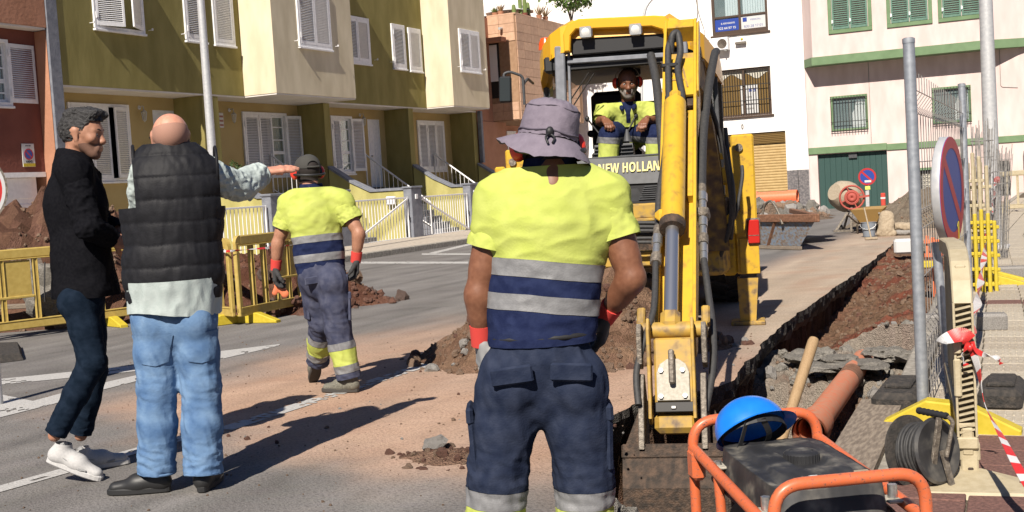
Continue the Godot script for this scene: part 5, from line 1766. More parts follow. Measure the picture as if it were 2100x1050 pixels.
	# stabiliser legs on both sides
	for s in 2:
		var o = V3(-2.75,0,-10.28) if s == 0 else V3(-4.80,0,-10.28)
		g = geo(th)
		g.box(o + V3(0,1.08,0), V3(0.20,1.24,0.20), 0.015)
		g.box(o + V3(0.02,0.62,0.105), V3(0.17,0.32,0.02), 0.004)
		var leg := obj("stabiliser_housing", g, M.digger_yellow, th)
		g = geo(th)
		g.cyl(o + V3(-0.03,1.585,0.09), o + V3(-0.03,1.585,0.125), 0.035, -1, 14)
		g.cyl(o + V3(-0.07,1.05,0.09), o + V3(-0.07,1.05,0.13), 0.03, -1, 14)
		obj("bolt", g, M.worn_steel, leg)
		g = geo(th)
		g.cyl(o + V3(-0.09,0.92,0.06), o + V3(-0.09,0.92,0.15), 0.10, -1, 20)
		g.box(o + V3(-0.16,0.66,0.06), V3(0.12,0.42,0.10), 0.02)
		g.box(o + V3(-0.165,1.52,0.05), V3(0.10,0.06,0.04), 0.015)
		g.box(o + V3(-0.20,1.34,0.0), V3(0.20,0.16,0.10), 0.02)
		obj("bracket", g, M.digger_yellow, leg)
		bx("inner_leg", o + V3(-0.075,0.22,-0.07), o + V3(0.075,0.47,0.07), M.cab_grey, th, 0.008)
		g = geo(th)
		hexa(g, [o + V3(-0.09,0.03,0.10), o + V3(0.05,0.03,0.10), o + V3(0.05,0.03,-0.10), o + V3(-0.09,0.03,-0.10)], [o + V3(-0.10,0.42,0.09), o + V3(0.085,0.42,0.09), o + V3(0.085,0.42,-0.09), o + V3(-0.10,0.42,-0.09)])
		g.box(o + V3(-0.02,0.018,0), V3(0.30,0.036,0.28), 0.008)
		obj("stabiliser_foot", g, M.worn_yellow, th)
		g = geo(th)
		g.boxx(o + V3(0.015,0.73,0.116), o + V3(0.115,0.94,0.15), 0.008)
		var tl := obj("tail_lamp", g, M.lamp_red, th)
		g = geo(th)
		g.boxx(o + V3(0.005,0.715,0.10), o + V3(0.125,0.955,0.1155), 0.006)
		g.boxx(o + V3(0.02,0.80,0.1505), o + V3(0.11,0.806,0.153))
		obj("lamp_frame", g, M.worn_steel, tl)
	pre = Transform3D.IDENTITY
	# carriage, king post and boom
	bx("carriage", V3(-3.20,0.50,-10.46), V3(-2.84,1.15,-10.22), M.dirty_steel, th, 0.03)
	g = geo(th)
	g.cyl(V3(-3.0,0.48,-10.12), V3(-3.0,0.98,-10.12), 0.14, -1, 20)
	g.box(V3(-2.97,0.62,-10.08), V3(0.32,0.26,0.28), 0.03)
	obj("king_post", g, M.worn_yellow, th)
	g = geo(th)
	var bp = [V3(-2.92,0.72,-10.02), V3(-2.93,1.40,-9.92), V3(-2.93,1.92,-9.72), V3(-2.87,2.16,-9.35), V3(-2.80,2.16,-8.98)]
	var wide = [0.12, 0.15, 0.15, 0.13, 0.10]
	for k in 4:
		var a = bp[k]
		var b = bp[k + 1]
		var dir = (b - a).normalized()
		var x = V3(0.97,0,-0.2425)
		var nn = x.cross(dir).normalized()
		var da = (bp[k + 1] - bp[maxi(k - 1, 0)]).normalized()
		var db = (bp[mini(k + 2, 4)] - bp[k]).normalized()
		var na = x.cross(da).normalized() * wide[k]
		var nb = x.cross(db).normalized() * wide[k + 1]
		for s in [-1, 1]:
			hexa(g, [a + x * s * 0.115 - na, a + x * s * 0.140 - na, b + x * s * 0.140 - nb, b + x * s * 0.115 - nb], [a + x * s * 0.115 + na, a + x * s * 0.140 + na, b + x * s * 0.140 + nb, b + x * s * 0.115 + nb])
		for q in [-1, 1]:
			hexa(g, [a - x * 0.15 + na * q, a + x * 0.15 + na * q, b + x * 0.15 + nb * q, b - x * 0.15 + nb * q], [a - x * 0.15 + na * q * 1.12, a + x * 0.15 + na * q * 1.12, b + x * 0.15 + nb * q * 1.12, b - x * 0.15 + nb * q * 1.12])
	obj("boom", g, M.boom_dirt, th)
	hose("hose", th, [V3(-2.72,1.75,-9.90), V3(-2.69,1.45,-9.86), V3(-2.66,1.15,-9.84), V3(-2.74,0.80,-9.98)], 0.022, M.hose_rubber)
	hose("hose", th, [V3(-2.78,1.95,-9.70), V3(-2.70,1.5,-9.80), V3(-2.69,1.0,-9.86), V3(-2.85,0.62,-9.98)], 0.020, M.hose_rubber)
	hose("hose", th, [V3(-2.63,1.42,-10.06), V3(-2.62,1.30,-10.0), V3(-2.68,1.0,-9.95), V3(-2.8,0.9,-10.1)], 0.016, M.hose_rubber)
	# dipper: lateral x, up the arm y, away from its face z
	var T = V3(-2.77,2.36,-8.92)
	var B = V3(-2.25,0.40,-6.84)
	var up = (T - B).normalized()
	var X = V3(0.970,0,-0.2425).normalized()
	X = (X - up * X.dot(up)).normalized()
	var F := Transform3D(Basis(X, up, X.cross(up)), T)
	var dg = func() -> Geo:
		var q := geo(th)
		q.t = q.t * F
		return q
	g = dg.call()
	var side = PackedVector2Array([V2(0.32,-0.10), V2(0.30,0.05), V2(-0.2,0.06), V2(-0.7,0.03), V2(-2.98,0.02), V2(-3.02,-0.06), V2(-2.9,-0.16), V2(-1.5,-0.30), V2(-0.3,-0.42), V2(0.1,-0.36)])
	var sx = Basis(V3(0,1,0), V3(0,0,1), V3(1,0,0))
	for s in [-1.0, 1.0]:
		g.prism(side, s * 0.115 - 0.011, s * 0.115 + 0.011, Transform3D(sx, Vector3.ZERO), 0.003)
	g.box(V3(0,0.245,-0.02), V3(0.208,0.10,0.15), 0.006)
	g.box(V3(0,-0.40,0.02), V3(0.208,0.44,0.02))
	g.box(V3(0,-1.82,-0.05), V3(0.208,2.2,0.02))
	g.box(V3(0.085,-1.25,-0.005), V3(0.038,0.9,0.07), 0.004)
	var dip := obj("dipper", g, M.digger_yellow, th)
	g = dg.call()
	g.box(V3(0,-1.35,-0.20), V3(0.206,3.0,0.06))
	obj("dipper_back", g, M.worn_yellow, dip)
	g = dg.call()
	g.box(V3(0,0.02,-0.22), V3(0.206,0.38,0.02))
	g.box(V3(0,-0.665,-0.02), V3(0.20,0.08,0.03))
	obj("gap_shade", g, M.dirty_steel, dip)  # dark plates; the shade of the open hollow is put into their colour
	g = dg.call()
	g.prism(PackedVector2Array([V2(0.33,-0.1), V2(0.36,-0.02), V2(0.2,0.08), V2(-0.45,0.09), V2(-0.62,0.06), V2(-0.62,0.0), V2(-0.2,-0.1)]), 0.13, 0.145, Transform3D(sx, Vector3.ZERO), 0.003)
	obj("guard_plate", g, M.digger_yellow, dip)
	g = dg.call()
	g.box(V3(-0.05,-0.34,0.034), V3(0.014,0.40,0.006), 0.0, Basis(Vector3.BACK, -0.16))
	g.box(V3(0.03,-0.34,0.034), V3(0.014,0.40,0.006), 0.0, Basis(Vector3.BACK, 0.16))
	g.box(V3(-0.01,-0.44,0.034), V3(0.09,0.02,0.006))
	obj("weld_bead", g, M.worn_yellow, dip)
	# bucket ram on the dipper's face
	g = dg.call()
	g.tube([V3(-0.02,-0.80,0.12), V3(-0.02,-0.815,0.12), V3(-0.02,-0.83,0.12), V3(-0.02,-2.03,0.12), V3(-0.02,-2.05,0.12)], [0.03, 0.072, 0.080, 0.080, 0.076], 28)
	g.box(V3(-0.085,-1.98,0.13), V3(0.10,0.10,0.07), 0.03)
	g.box(V3(-0.02,-0.76,0.10), V3(0.08,0.12,0.12), 0.02)
	var ram := obj("ram_barrel", g, M.digger_yellow, th)
	g = dg.call()
	g.tube([V3(-0.02,-2.045,0.12), V3(-0.02,-2.11,0.12)], [0.088, 0.084], 12)
	obj("ram_gland", g, M.dirty_steel, ram)
	g = dg.call()
	g.tube([V3(-0.02,-2.10,0.12), V3(-0.02,-2.83,0.10)], 0.044, 28)
	obj("ram_rod", g, M.chrome, th)
	g = dg.call()
	g.box(V3(-0.02,-2.87,0.10), V3(0.12,0.15,0.11), 0.03)
	g.cyl(V3(-0.215,-2.93,0.09), V3(0.20,-2.93,0.09), 0.05, -1, 18)
	g.box(V3(-0.20,-2.83,0.09), V3(0.05,0.14,0.06), 0.01)
	g.box(V3(0.19,-2.83,0.09), V3(0.05,0.14,0.06), 0.01)
	obj("rod_eye", g, M.worn_yellow, ram)
	# hoses along the dipper
	var hp = [
		[[V3(-2.77,2.42,-8.80), V3(-2.80,2.37,-8.73), V3(-2.78,2.22,-8.62), V3(-2.69,1.87,-8.30), V3(-2.60,1.48,-7.87), V3(-2.56,1.25,-7.60), V3(-2.51,1.03,-7.39)], 0.024],
		[[V3(-2.45,0.83,-7.13), V3(-2.37,0.58,-6.82), V3(-2.37,0.43,-6.65), V3(-2.39,0.24,-6.51), V3(-2.35,0.06,-6.40)], 0.020],
		[[V3(-2.79,2.30,-8.73), V3(-2.775,2.43,-8.74), V3(-2.74,2.45,-8.77), V3(-2.71,2.31,-8.72), V3(-2.70,2.17,-8.60), V3(-2.62,1.98,-8.41), V3(-2.60,1.89,-8.33)], 0.026],
		[[V3(-3.03,2.33,-8.97), V3(-3.02,2.31,-8.95), V3(-2.93,2.13,-8.76), V3(-2.83,1.91,-8.50), V3(-2.74,1.62,-8.26), V3(-2.72,1.45,-8.2)], 0.034],
		[[V3(-2.65,2.36,-9.50), V3(-2.62,2.30,-9.32), V3(-2.55,1.99,-8.85), V3(-2.48,1.64,-8.42), V3(-2.38,1.28,-7.98)], 0.034],
		[[V3(-2.22,0.82,-7.42), V3(-2.14,0.63,-7.21), V3(-2.05,0.41,-6.97), V3(-2.0,0.21,-6.75), V3(-2.0,0.0,-6.56)], 0.022]]
	for h in hp:
		hose("hose", th, h[0], h[1], M.hose_rubber)
	g = geo(th)
	g.box(V3(-2.76,2.20,-8.60), V3(0.13,0.035,0.05), 0.012, Basis(Vector3.UP, 0.24))
	obj("hose_clamp", g, M.black_plastic, th)
	var fits = [[V3(-2.51,1.04,-7.39), V3(-2.45,0.82,-7.13), 4], [V3(-2.375,1.29,-7.98), V3(-2.22,0.80,-7.42), 9]]
	for f in fits:
		var n = f[2]
		for k in n:
			var a = (f[0] as Vector3).lerp(f[1], float(k) / n)
			var b = (f[0] as Vector3).lerp(f[1], (k + 0.96) / n)
			g = geo(th)
			g.tube([a, b], [0.030, 0.036, 0.027, 0.038, 0.031, 0.026, 0.034, 0.029, 0.026][k], 6 if k % 2 else 14)
			if k == 3 and n > 6:
				g.box((a + b) * 0.5, V3(0.09,0.09,0.07), 0.012, Basis(Vector3.RIGHT, 0.7))
			obj("hose_fitting", g, M.steel if k % 3 else M.worn_steel, th)
	g = geo(th)
	g.tube(bend([V3(-2.60,1.91,-8.34), V3(-2.60,1.85,-8.28), V3(-2.63,1.79,-8.30)], 0.03), 0.032, 8)
	obj("hose_elbow", g, M.hose_rubber, th)
	# coupler and bucket
	var yb = (V3(-0.2425,0,-0.970) * 0.28 + Vector3.UP * 0.96).normalized()
	var K := Transform3D(Basis(V3(0.970,0,-0.2425), yb, V3(0.970,0,-0.2425).cross(yb)), V3(-2.19,0.17,-6.59))
	var kg = func() -> Geo:
		var q := geo(th)
		q.t = q.t * K
		return q
	g = kg.call()
	g.box(V3(0,0.06,-0.09), V3(0.23,0.40,0.17), 0.012)
	g.box(V3(0.0,-0.24,-0.10), V3(0.25,0.12,0.16), 0.03)
	var cp := obj("coupler", g, M.worn_yellow, th)
	g = kg.call()
	var pl = PackedVector2Array([V2(-0.10,-0.115), V2(0.092,-0.115), V2(0.092,0.05), V2(0.072,0.10), V2(0.03,0.13), V2(-0.035,0.13), V2(-0.08,0.10), V2(-0.10,0.05)])
	g.prism(pl, 0.001, 0.018, Transform3D.IDENTITY, 0.003)
	var plate := obj("cover_plate", g, M.dusty_plate, th)
	for b in [[-0.073, 0.062], [0.053, 0.062], [-0.076, -0.09], [0.064, -0.088]]:
		g = kg.call()
		g.cyl(V3(b[0], b[1], 0.017), V3(b[0], b[1], 0.034), 0.015, -1, 6)
		obj("bolt", g, M.steel, plate)
	g = kg.call()
	g.box(V3(-0.008,0.08,0.045), V3(0.034,0.20,0.055), 0.008)
	obj("rib", g, M.worn_steel, plate)
	g = kg.call()
	g.box(V3(0,-0.152,0.0), V3(0.225,0.06,0.03), 0.004)
	obj("slot", g, M.iron, cp)
	g = kg.call()
	g.box(V3(-0.005,-0.155,0.02), V3(0.03,0.02,0.012), 0.004)
	obj("pin", g, M.steel, cp)
	for s in [[-0.142, M.worn_yellow, 0.02], [0.118, M.worn_yellow, 0.02], [-0.195, M.worn_steel, 0.03], [0.185, M.worn_steel, 0.03]]:
		g = kg.call()
		var lk = PackedVector2Array([V2(0.36,-0.02), V2(0.37,0.05), V2(0.30,0.075), V2(0.05,0.04), V2(-0.22,0.03), V2(-0.25,-0.03), V2(-0.2,-0.09), V2(0.1,-0.06)]) if absf(s[0]) < 0.17 else PackedVector2Array([V2(0.34,-0.05), V2(0.34,0.05), V2(0.28,0.08), V2(0.10,0.05), V2(0.08,-0.04)])
		g.prism(lk, s[0] - s[2] * 0.5, s[0] + s[2] * 0.5, Transform3D(sx, Vector3.ZERO), 0.004)
		obj("link_plate", g, s[1], th)
	for s in [-0.19, 0.172]:
		g = kg.call()
		g.prism(PackedVector2Array([V2(0.05,-0.03), V2(0.04,0.02), V2(-0.10,0.08), V2(-0.40,0.10), V2(-0.42,-0.25), V2(-0.15,-0.20)]), s - 0.017, s + 0.017, Transform3D(sx, Vector3.ZERO), 0.004)
		obj("bucket_ear", g, M.worn_steel, th)
	g = kg.call()
	g.box(V3(0,-0.41,-0.12), V3(0.62,0.085,0.40), 0.01)
	var shell = PackedVector2Array([V2(-0.44,0.07), V2(-0.62,0.10), V2(-0.82,0.05), V2(-0.98,-0.10), V2(-1.04,-0.32), V2(-1.0,-0.55), V2(-0.97,-0.54), V2(-1.0,-0.32), V2(-0.95,-0.12), V2(-0.80,0.02), V2(-0.61,0.07), V2(-0.44,0.04)])
	g.prism(shell, -0.29, 0.29, Transform3D(sx, Vector3.ZERO))
	for s in [-0.295, 0.295]:
		g.prism(PackedVector2Array([V2(-0.42,0.06), V2(-0.62,0.09), V2(-0.82,0.04), V2(-0.98,-0.11), V2(-1.03,-0.32), V2(-1.0,-0.52), V2(-0.42,-0.32)]), s - 0.01, s + 0.01, Transform3D(sx, Vector3.ZERO))
	for k in 5:
		g.box(V3(-0.26 + k * 0.13, -0.985, -0.60), V3(0.06,0.04,0.16), 0.012)
	var bk := obj("bucket", g, M.dirty_steel, th)
	g = kg.call()
	g.prism(PackedVector2Array([V2(-0.225,-0.16), V2(-0.205,-0.16), V2(-0.21,-0.37), V2(-0.31,-0.37)]), -0.14, -0.12)
	g.prism(PackedVector2Array([V2(0.225,-0.16), V2(0.205,-0.16), V2(0.21,-0.37), V2(0.31,-0.37)]), -0.14, -0.12)
	obj("gusset", g, M.dirty_steel, bk)
	pre = turned
	# body in front of the cab, wheels, loader arms and shovel
	g = geo(th)
	g.box(V3(-3.9,1.20,-14.0), V3(0.95,0.75,2.1), 0.06)
	g.box(V3(-3.9,0.75,-13.2), V3(0.8,0.4,3.8), 0.03)
	obj("bonnet", g, M.cab_yellow, th)
	bx("chassis", V3(-4.5,0.45,-12.9), V3(-3.3,0.94,-10.9), M.dirty_steel, th, 0.03)
	for s in 2:
		var x = [-4.80, -3.05][s]
		g = geo(th)
		g.lathe([V2(0.36,-0.20), V2(0.62,-0.22), V2(0.72,-0.17), V2(0.75,0.0), V2(0.72,0.17), V2(0.62,0.22), V2(0.36,0.20)], V3(x, 0.75, -12.35), Basis(Vector3.BACK, PI / 2), 36)
		for k in 18:
			var a = TAU * k / 18
			for q in [-1, 1]:
				g.box(V3(x + q * 0.09, 0.75 + 0.745 * cos(a + q * 0.08), -12.35 + 0.745 * sin(a + q * 0.08)), V3(0.22,0.05,0.09), 0.01, Basis(Vector3.RIGHT, a) * Basis(Vector3.UP, q * 0.5))
		var wh := obj("rear_wheel", g, M.tyre_rubber, th)
		g = geo(th)
		g.lathe([V2(0.0,-0.06), V2(0.16,-0.07), V2(0.30,0.02), V2(0.37,0.20), V2(0.37,-0.20), V2(0.30,-0.04), V2(0.0,0.02)], V3(x, 0.75, -12.35), Basis(Vector3.BACK, PI / 2), 28)
		obj("rim", g, M.cab_yellow, wh)
		g = geo(th)
		g.prism(PackedVector2Array([V2(-11.55,0.95), V2(-11.55,1.62), V2(-13.0,1.62), V2(-13.2,1.1), V2(-13.1,1.1), V2(-12.95,1.56), V2(-11.62,1.56), V2(-11.62,0.95)]), x - 0.22, x + 0.22, Transform3D(Basis(V3(0,0,1), V3(0,1,0), V3(-1,0,0)), V3(2 * x, 0, 0)), 0.008)
		obj("mudguard", g, M.cab_yellow, th)
		g = geo(th)
		g.lathe([V2(0.25,-0.16), V2(0.44,-0.17), V2(0.5,-0.1), V2(0.5,0.1), V2(0.44,0.17), V2(0.25,0.16)], V3(x, 0.5, -14.5), Basis(Vector3.BACK, PI / 2), 28)
		wh = obj("front_wheel", g, M.tyre_rubber, th)
		g = geo(th)
		g.lathe([V2(0.0,0.02), V2(0.26,0.1), V2(0.26,-0.1), V2(0.0,-0.02)], V3(x, 0.5, -14.5), Basis(Vector3.BACK, PI / 2), 24)
		obj("rim", g, M.cab_yellow, wh)
		g = geo(th)
		var lx = [-4.55, -3.25][s]
		g.bar(V3(lx, 1.35, -13.3), V3(lx, 0.95, -15.0), 0.09, 0.2, Vector3.UP, 0.01)
		g.bar(V3(lx, 0.95, -15.0), V3(lx, 0.35, -15.6), 0.09, 0.2, Vector3.UP, 0.01)
		obj("loader_arm", g, M.digger_yellow, th)
	g = geo(th)
	g.prism(PackedVector2Array([V2(-15.5,0.1), V2(-16.5,0.06), V2(-16.5,0.09), V2(-15.6,0.2), V2(-15.45,0.9), V2(-15.6,1.0), V2(-15.38,0.95)]), 2.75, 5.05, Transform3D(Basis(V3(0,0,1), V3(0,1,0), V3(-1,0,0)), Vector3.ZERO))
	obj("loader_shovel", g, M.digger_yellow, th)
	# speed disc on the left leg
	g = geo(th)
	g.lathe([V2(0,0), V2(0.10,0), V2(0.10,0.006), V2(0,0.006)], V3(-4.80,1.40,-10.16), Basis(Vector3.RIGHT, PI / 2), 32)
	obj("speed_disc", g, M.sign_white, th)
	lettering("lettering", "40", 0.11, Transform3D(Basis.IDENTITY, V3(-4.795,1.40,-10.152)), M.eye_dark, th, 0.002)
	pre = Transform3D.IDENTITY


const BODIES := {
	"bald": {"root": Vector3(-3.962, 0.000, -4.313), "head": Vector3(-3.939, 1.707, -4.435), "neck": Vector3(-3.937, 1.620, -4.430), "chest": Vector3(-3.940, 1.381, -4.413), "waist": Vector3(-3.943, 1.054, -4.390), "pelvis": Vector3(-3.960, 0.865, -4.391), "sl": Vector3(-4.052, 1.548, -4.370), "sr": Vector3(-3.816, 1.532, -4.506), "el": Vector3(-4.215, 1.269, -4.495), "wl": Vector3(-4.215, 1.207, -4.691), "er": Vector3(-3.794, 1.449, -4.733), "wr": Vector3(-3.791, 1.523, -4.963), "hr": Vector3(-3.725, 1.538, -5.063), "hl": Vector3(-4.029, 0.849, -4.334), "hrp": Vector3(-3.864, 0.837, -4.413), "kl": Vector3(-4.030, 0.509, -4.311), "kr": Vector3(-3.853, 0.500, -4.418), "al": Vector3(-4.055, 0.130, -4.296), "ar": Vector3(-3.842, 0.117, -4.376), "tl": Vector3(-4.154, 0.082, -4.200), "tr": Vector3(-3.953, 0.003, -4.537)},
	"blazer": {"root": Vector3(-4.729, 0.000, -4.444), "head": Vector3(-4.656, 1.783, -4.594), "neck": Vector3(-4.708, 1.650, -4.560), "chest": Vector3(-4.702, 1.437, -4.548), "waist": Vector3(-4.694, 1.158, -4.533), "pelvis": Vector3(-4.687, 0.935, -4.522), "sl": Vector3(-4.587, 1.579, -4.435), "sr": Vector3(-4.786, 1.591, -4.696), "el": Vector3(-4.494, 1.290, -4.417), "wl": Vector3(-4.496, 1.220, -4.578), "er": Vector3(-4.742, 1.314, -4.743), "wr": Vector3(-4.564, 1.244, -4.713), "hl": Vector3(-4.644, 0.932, -4.453), "hrp": Vector3(-4.721, 0.917, -4.593), "kl": Vector3(-4.571, 0.607, -4.445), "kr": Vector3(-4.734, 0.532, -4.605), "al": Vector3(-4.740, 0.247, -4.316), "ar": Vector3(-4.819, 0.190, -4.563), "tl": Vector3(-4.675, 0.084, -4.359), "tr": Vector3(-4.645, 0.119, -4.621)},
	"walker": {"root": Vector3(-4.725, 0.000, -6.802), "head": Vector3(-4.867, 1.553, -6.837), "neck": Vector3(-4.846, 1.432, -6.839), "chest": Vector3(-4.826, 1.254, -6.836), "waist": Vector3(-4.806, 0.980, -6.828), "pelvis": Vector3(-4.795, 0.826, -6.823), "sl": Vector3(-4.977, 1.332, -6.768), "sr": Vector3(-4.669, 1.328, -6.940), "el": Vector3(-5.077, 1.072, -6.725), "wl": Vector3(-5.119, 0.900, -6.737), "er": Vector3(-4.543, 1.107, -6.942), "wr": Vector3(-4.588, 0.923, -6.952), "hl": Vector3(-4.880, 0.803, -6.835), "hrp": Vector3(-4.706, 0.802, -6.809), "kl": Vector3(-4.874, 0.491, -6.896), "kr": Vector3(-4.695, 0.472, -6.825), "al": Vector3(-5.048, 0.177, -7.057), "ar": Vector3(-4.643, 0.098, -6.847), "tl": Vector3(-5.022, 0.069, -6.996), "tr": Vector3(-4.762, 0.014, -6.807)},
	"hat": {"root": Vector3(-1.514, 0.000, -3.183), "head": Vector3(-1.463, 1.502, -3.307), "neck": Vector3(-1.457, 1.418, -3.304), "chest": Vector3(-1.463, 1.267, -3.291), "waist": Vector3(-1.486, 1.016, -3.263), "pelvis": Vector3(-1.500, 0.839, -3.244), "sl": Vector3(-1.599, 1.338, -3.230), "sr": Vector3(-1.306, 1.325, -3.372), "el": Vector3(-1.672, 1.056, -3.198), "wl": Vector3(-1.687, 0.909, -3.226), "er": Vector3(-1.235, 1.076, -3.367), "wr": Vector3(-1.352, 0.956, -3.436), "hl": Vector3(-1.586, 0.793, -3.200), "hrp": Vector3(-1.412, 0.781, -3.283), "kl": Vector3(-1.637, 0.494, -3.177), "kr": Vector3(-1.401, 0.475, -3.301), "al": Vector3(-1.670, 0.120, -3.158), "ar": Vector3(-1.408, 0.098, -3.295), "tl": Vector3(-1.769, -0.002, -3.269), "tr": Vector3(-1.428, -0.025, -3.433)},
	"operator": {"root": Vector3(-4.102, 1.547, -11.216), "head": Vector3(-4.037, 2.328, -11.189), "neck": Vector3(-4.084, 2.123, -11.286), "chest": Vector3(-4.119, 2.030, -11.352), "waist": Vector3(-4.150, 1.906, -11.418), "pelvis": Vector3(-4.166, 1.838, -11.450), "sl": Vector3(-3.896, 2.058, -11.418), "sr": Vector3(-4.294, 2.080, -11.226), "el": Vector3(-3.827, 1.928, -11.331), "wl": Vector3(-3.825, 1.937, -11.076), "er": Vector3(-4.314, 1.956, -11.096), "wr": Vector3(-4.191, 1.961, -10.900), "hl": Vector3(-4.062, 1.840, -11.456), "hrp": Vector3(-4.241, 1.852, -11.370), "kl": Vector3(-3.760, 1.775, -11.153), "kr": Vector3(-4.170, 1.803, -10.955), "al": Vector3(-3.810, 1.229, -11.181), "ar": Vector3(-4.241, 1.258, -10.974), "tl": Vector3(-3.733, 1.193, -10.993), "tr": Vector3(-4.186, 1.223, -10.775)},
}


# ---------------------------------------------------------------- people: distance fields meshed by surface nets
class Field:
	var A := PackedVector3Array()
	var D := PackedVector3Array()
	var IL := PackedFloat32Array()
	var RA := PackedFloat32Array()
	var DR := PackedFloat32Array()
	var N := PackedVector3Array()
	var Q := PackedFloat32Array()
	var cutc := PackedVector3Array()
	var cutr := PackedFloat32Array()
	var k := 0.03

	func cap(a: Vector3, b: Vector3, ra: float, rb: float, n := Vector3.ZERO, s := 1.0):
		var q = 1.0 / s - 1.0
		var d = b - a
		d += n * d.dot(n) * q
		A.append(a); D.append(d); IL.append(1.0 / maxf(d.length_squared(), 1e-9))
		RA.append(ra); DR.append(rb - ra); N.append(n); Q.append(q)

	func ball(a: Vector3, r: float, n := Vector3.ZERO, s := 1.0):
		cap(a, a, r, r, n, s)

	func chain(pts: Array, rs: Array, n := Vector3.ZERO, s := 1.0):
		for i in pts.size() - 1:
			cap(pts[i], pts[i + 1], rs[i], rs[i + 1], n, s)

	func at(p: Vector3, list: PackedInt32Array) -> float:
		var d := 1e3
		for i in list:
			var w := p - A[i]
			if Q[i] != 0.0:
				w += N[i] * (w.dot(N[i]) * Q[i])
			var t := clampf(w.dot(D[i]) * IL[i], 0.0, 1.0)
			var e := (w - D[i] * t).length() - RA[i] - DR[i] * t
			var h := maxf(k - absf(d - e), 0.0) / k
			d = minf(d, e) - h * h * k * 0.25
		for j in cutc.size():
			var e2 := cutr[j] - p.distance_to(cutc[j])
			var h2 := maxf(0.006 - absf(d - e2), 0.0) / 0.006
			d = maxf(d, e2) + h2 * h2 * 0.0015
		return d

	func mesh(cell: float) -> Dictionary:
		var lo := Vector3.ONE * 1e3
		var hi := Vector3.ONE * -1e3
		for i in A.size():
			var b := A[i] + D[i] - N[i] * (D[i].dot(N[i]) * Q[i] / (1.0 + Q[i]))
			var r := maxf(RA[i], RA[i] + DR[i]) + k * 0.5 + cell * 2.0
			lo = lo.min(A[i] - Vector3.ONE * r).min(b - Vector3.ONE * r)
			hi = hi.max(A[i] + Vector3.ONE * r).max(b + Vector3.ONE * r)
		const BS := 4
		var nb := Vector3i(((hi - lo) / (cell * BS)).ceil()) + Vector3i.ONE
		var n := nb * BS + Vector3i.ONE
		var sx := 1
		var sy := n.x
		var sz := n.x * n.y
		var val := PackedFloat32Array()
		val.resize(n.x * n.y * n.z)
		val.fill(1.0)
		var half := cell * BS * 0.5 * 1.7321
		var live: Array[Vector3i] = []
		for bz in nb.z:
			for by in nb.y:
				for bx in nb.x:
					var c := lo + Vector3(bx + 0.5, by + 0.5, bz + 0.5) * (cell * BS)
					var list := PackedInt32Array()
					var best := 1e3
					for i in A.size():
						var w := c - A[i]
						if Q[i] != 0.0:
							w += N[i] * (w.dot(N[i]) * Q[i])
						var t := clampf(w.dot(D[i]) * IL[i], 0.0, 1.0)
						var e := (w - D[i] * t).length() - RA[i] - DR[i] * t
						var f := 1.0 + maxf(Q[i], 0.0)
						if e < half * f + k:
							list.append(i)
						best = minf(best, e if e < 0.0 else e / f)
					if list.is_empty() or best > half + k * 0.3:
						continue
					if best < -half * 1.6 - k and cutc.is_empty():
						for z in BS:
							for y in BS:
								for x in BS:
									val[(bx * BS + x) + (by * BS + y) * sy + (bz * BS + z) * sz] = -1.0
						continue
					live.append(Vector3i(bx, by, bz))
					for z in BS:
						for y in BS:
							for x in BS:
								val[(bx * BS + x) + (by * BS + y) * sy + (bz * BS + z) * sz] = at(lo + Vector3(bx * BS + x, by * BS + y, bz * BS + z) * cell, list)
		var V := PackedVector3Array()
		var I := PackedInt32Array()
		var idx := {}
		var off := [0, sx, sy, sx + sy, sz, sx + sz, sy + sz, sx + sy + sz]
		var co := [Vector3(0, 0, 0), Vector3(1, 0, 0), Vector3(0, 1, 0), Vector3(1, 1, 0), Vector3(0, 0, 1), Vector3(1, 0, 1), Vector3(0, 1, 1), Vector3(1, 1, 1)]
		var edges := [[0, 1], [2, 3], [4, 5], [6, 7], [0, 2], [1, 3], [4, 6], [5, 7], [0, 4], [1, 5], [2, 6], [3, 7]]
		var cells := PackedInt32Array()
		for b in live:
			for z in range(-1, BS):
				for y in range(-1, BS):
					for x in range(-1, BS):
						var gx := b.x * BS + x
						var gy := b.y * BS + y
						var gz := b.z * BS + z
						if gx < 0 or gy < 0 or gz < 0 or gx >= n.x - 1 or gy >= n.y - 1 or gz >= n.z - 1:
							continue
						var o := gx + gy * sy + gz * sz
						var m := 0
						for j in 8:
							if val[o + off[j]] < 0.0:
								m |= 1 << j
						if m == 0 or m == 255 or idx.has(o):
							continue
						var s := Vector3.ZERO
						var cnt := 0
						for e in edges:
							var a := val[o + off[e[0]]]
							var d := val[o + off[e[1]]]
							if (a < 0.0) != (d < 0.0):
								s += (co[e[0]] as Vector3).lerp(co[e[1]], a / (a - d))
								cnt += 1
						idx[o] = V.size()
						V.append(lo + (Vector3(gx, gy, gz) + s / cnt) * cell)
						cells.append(o)
		for o in cells:
			for ax in 3:
				var st: int = [sx, sy, sz][ax]
				var p: int = [sy, sz, sx][ax]
				var q: int = [sz, sx, sy][ax]
				var a := val[o]
				if o + st >= val.size():
					continue
				var d := val[o + st]
				if (a < 0.0) == (d < 0.0):
					continue
				if not (idx.has(o - p) and idx.has(o - q) and idx.has(o - p - q)):
					continue
				var i0: int = idx[o]
				var i1: int = idx[o - p]
				var i2: int = idx[o - p - q]
				var i3: int = idx[o - q]
				if a < 0.0:
					I.append_array([i0, i2, i1, i0, i3, i2])
				else:
					I.append_array([i0, i1, i2, i0, i2, i3])
		var out := {"v": V, "i": I, "n": PackedVector3Array()}
		Field.normals(out)
		return out

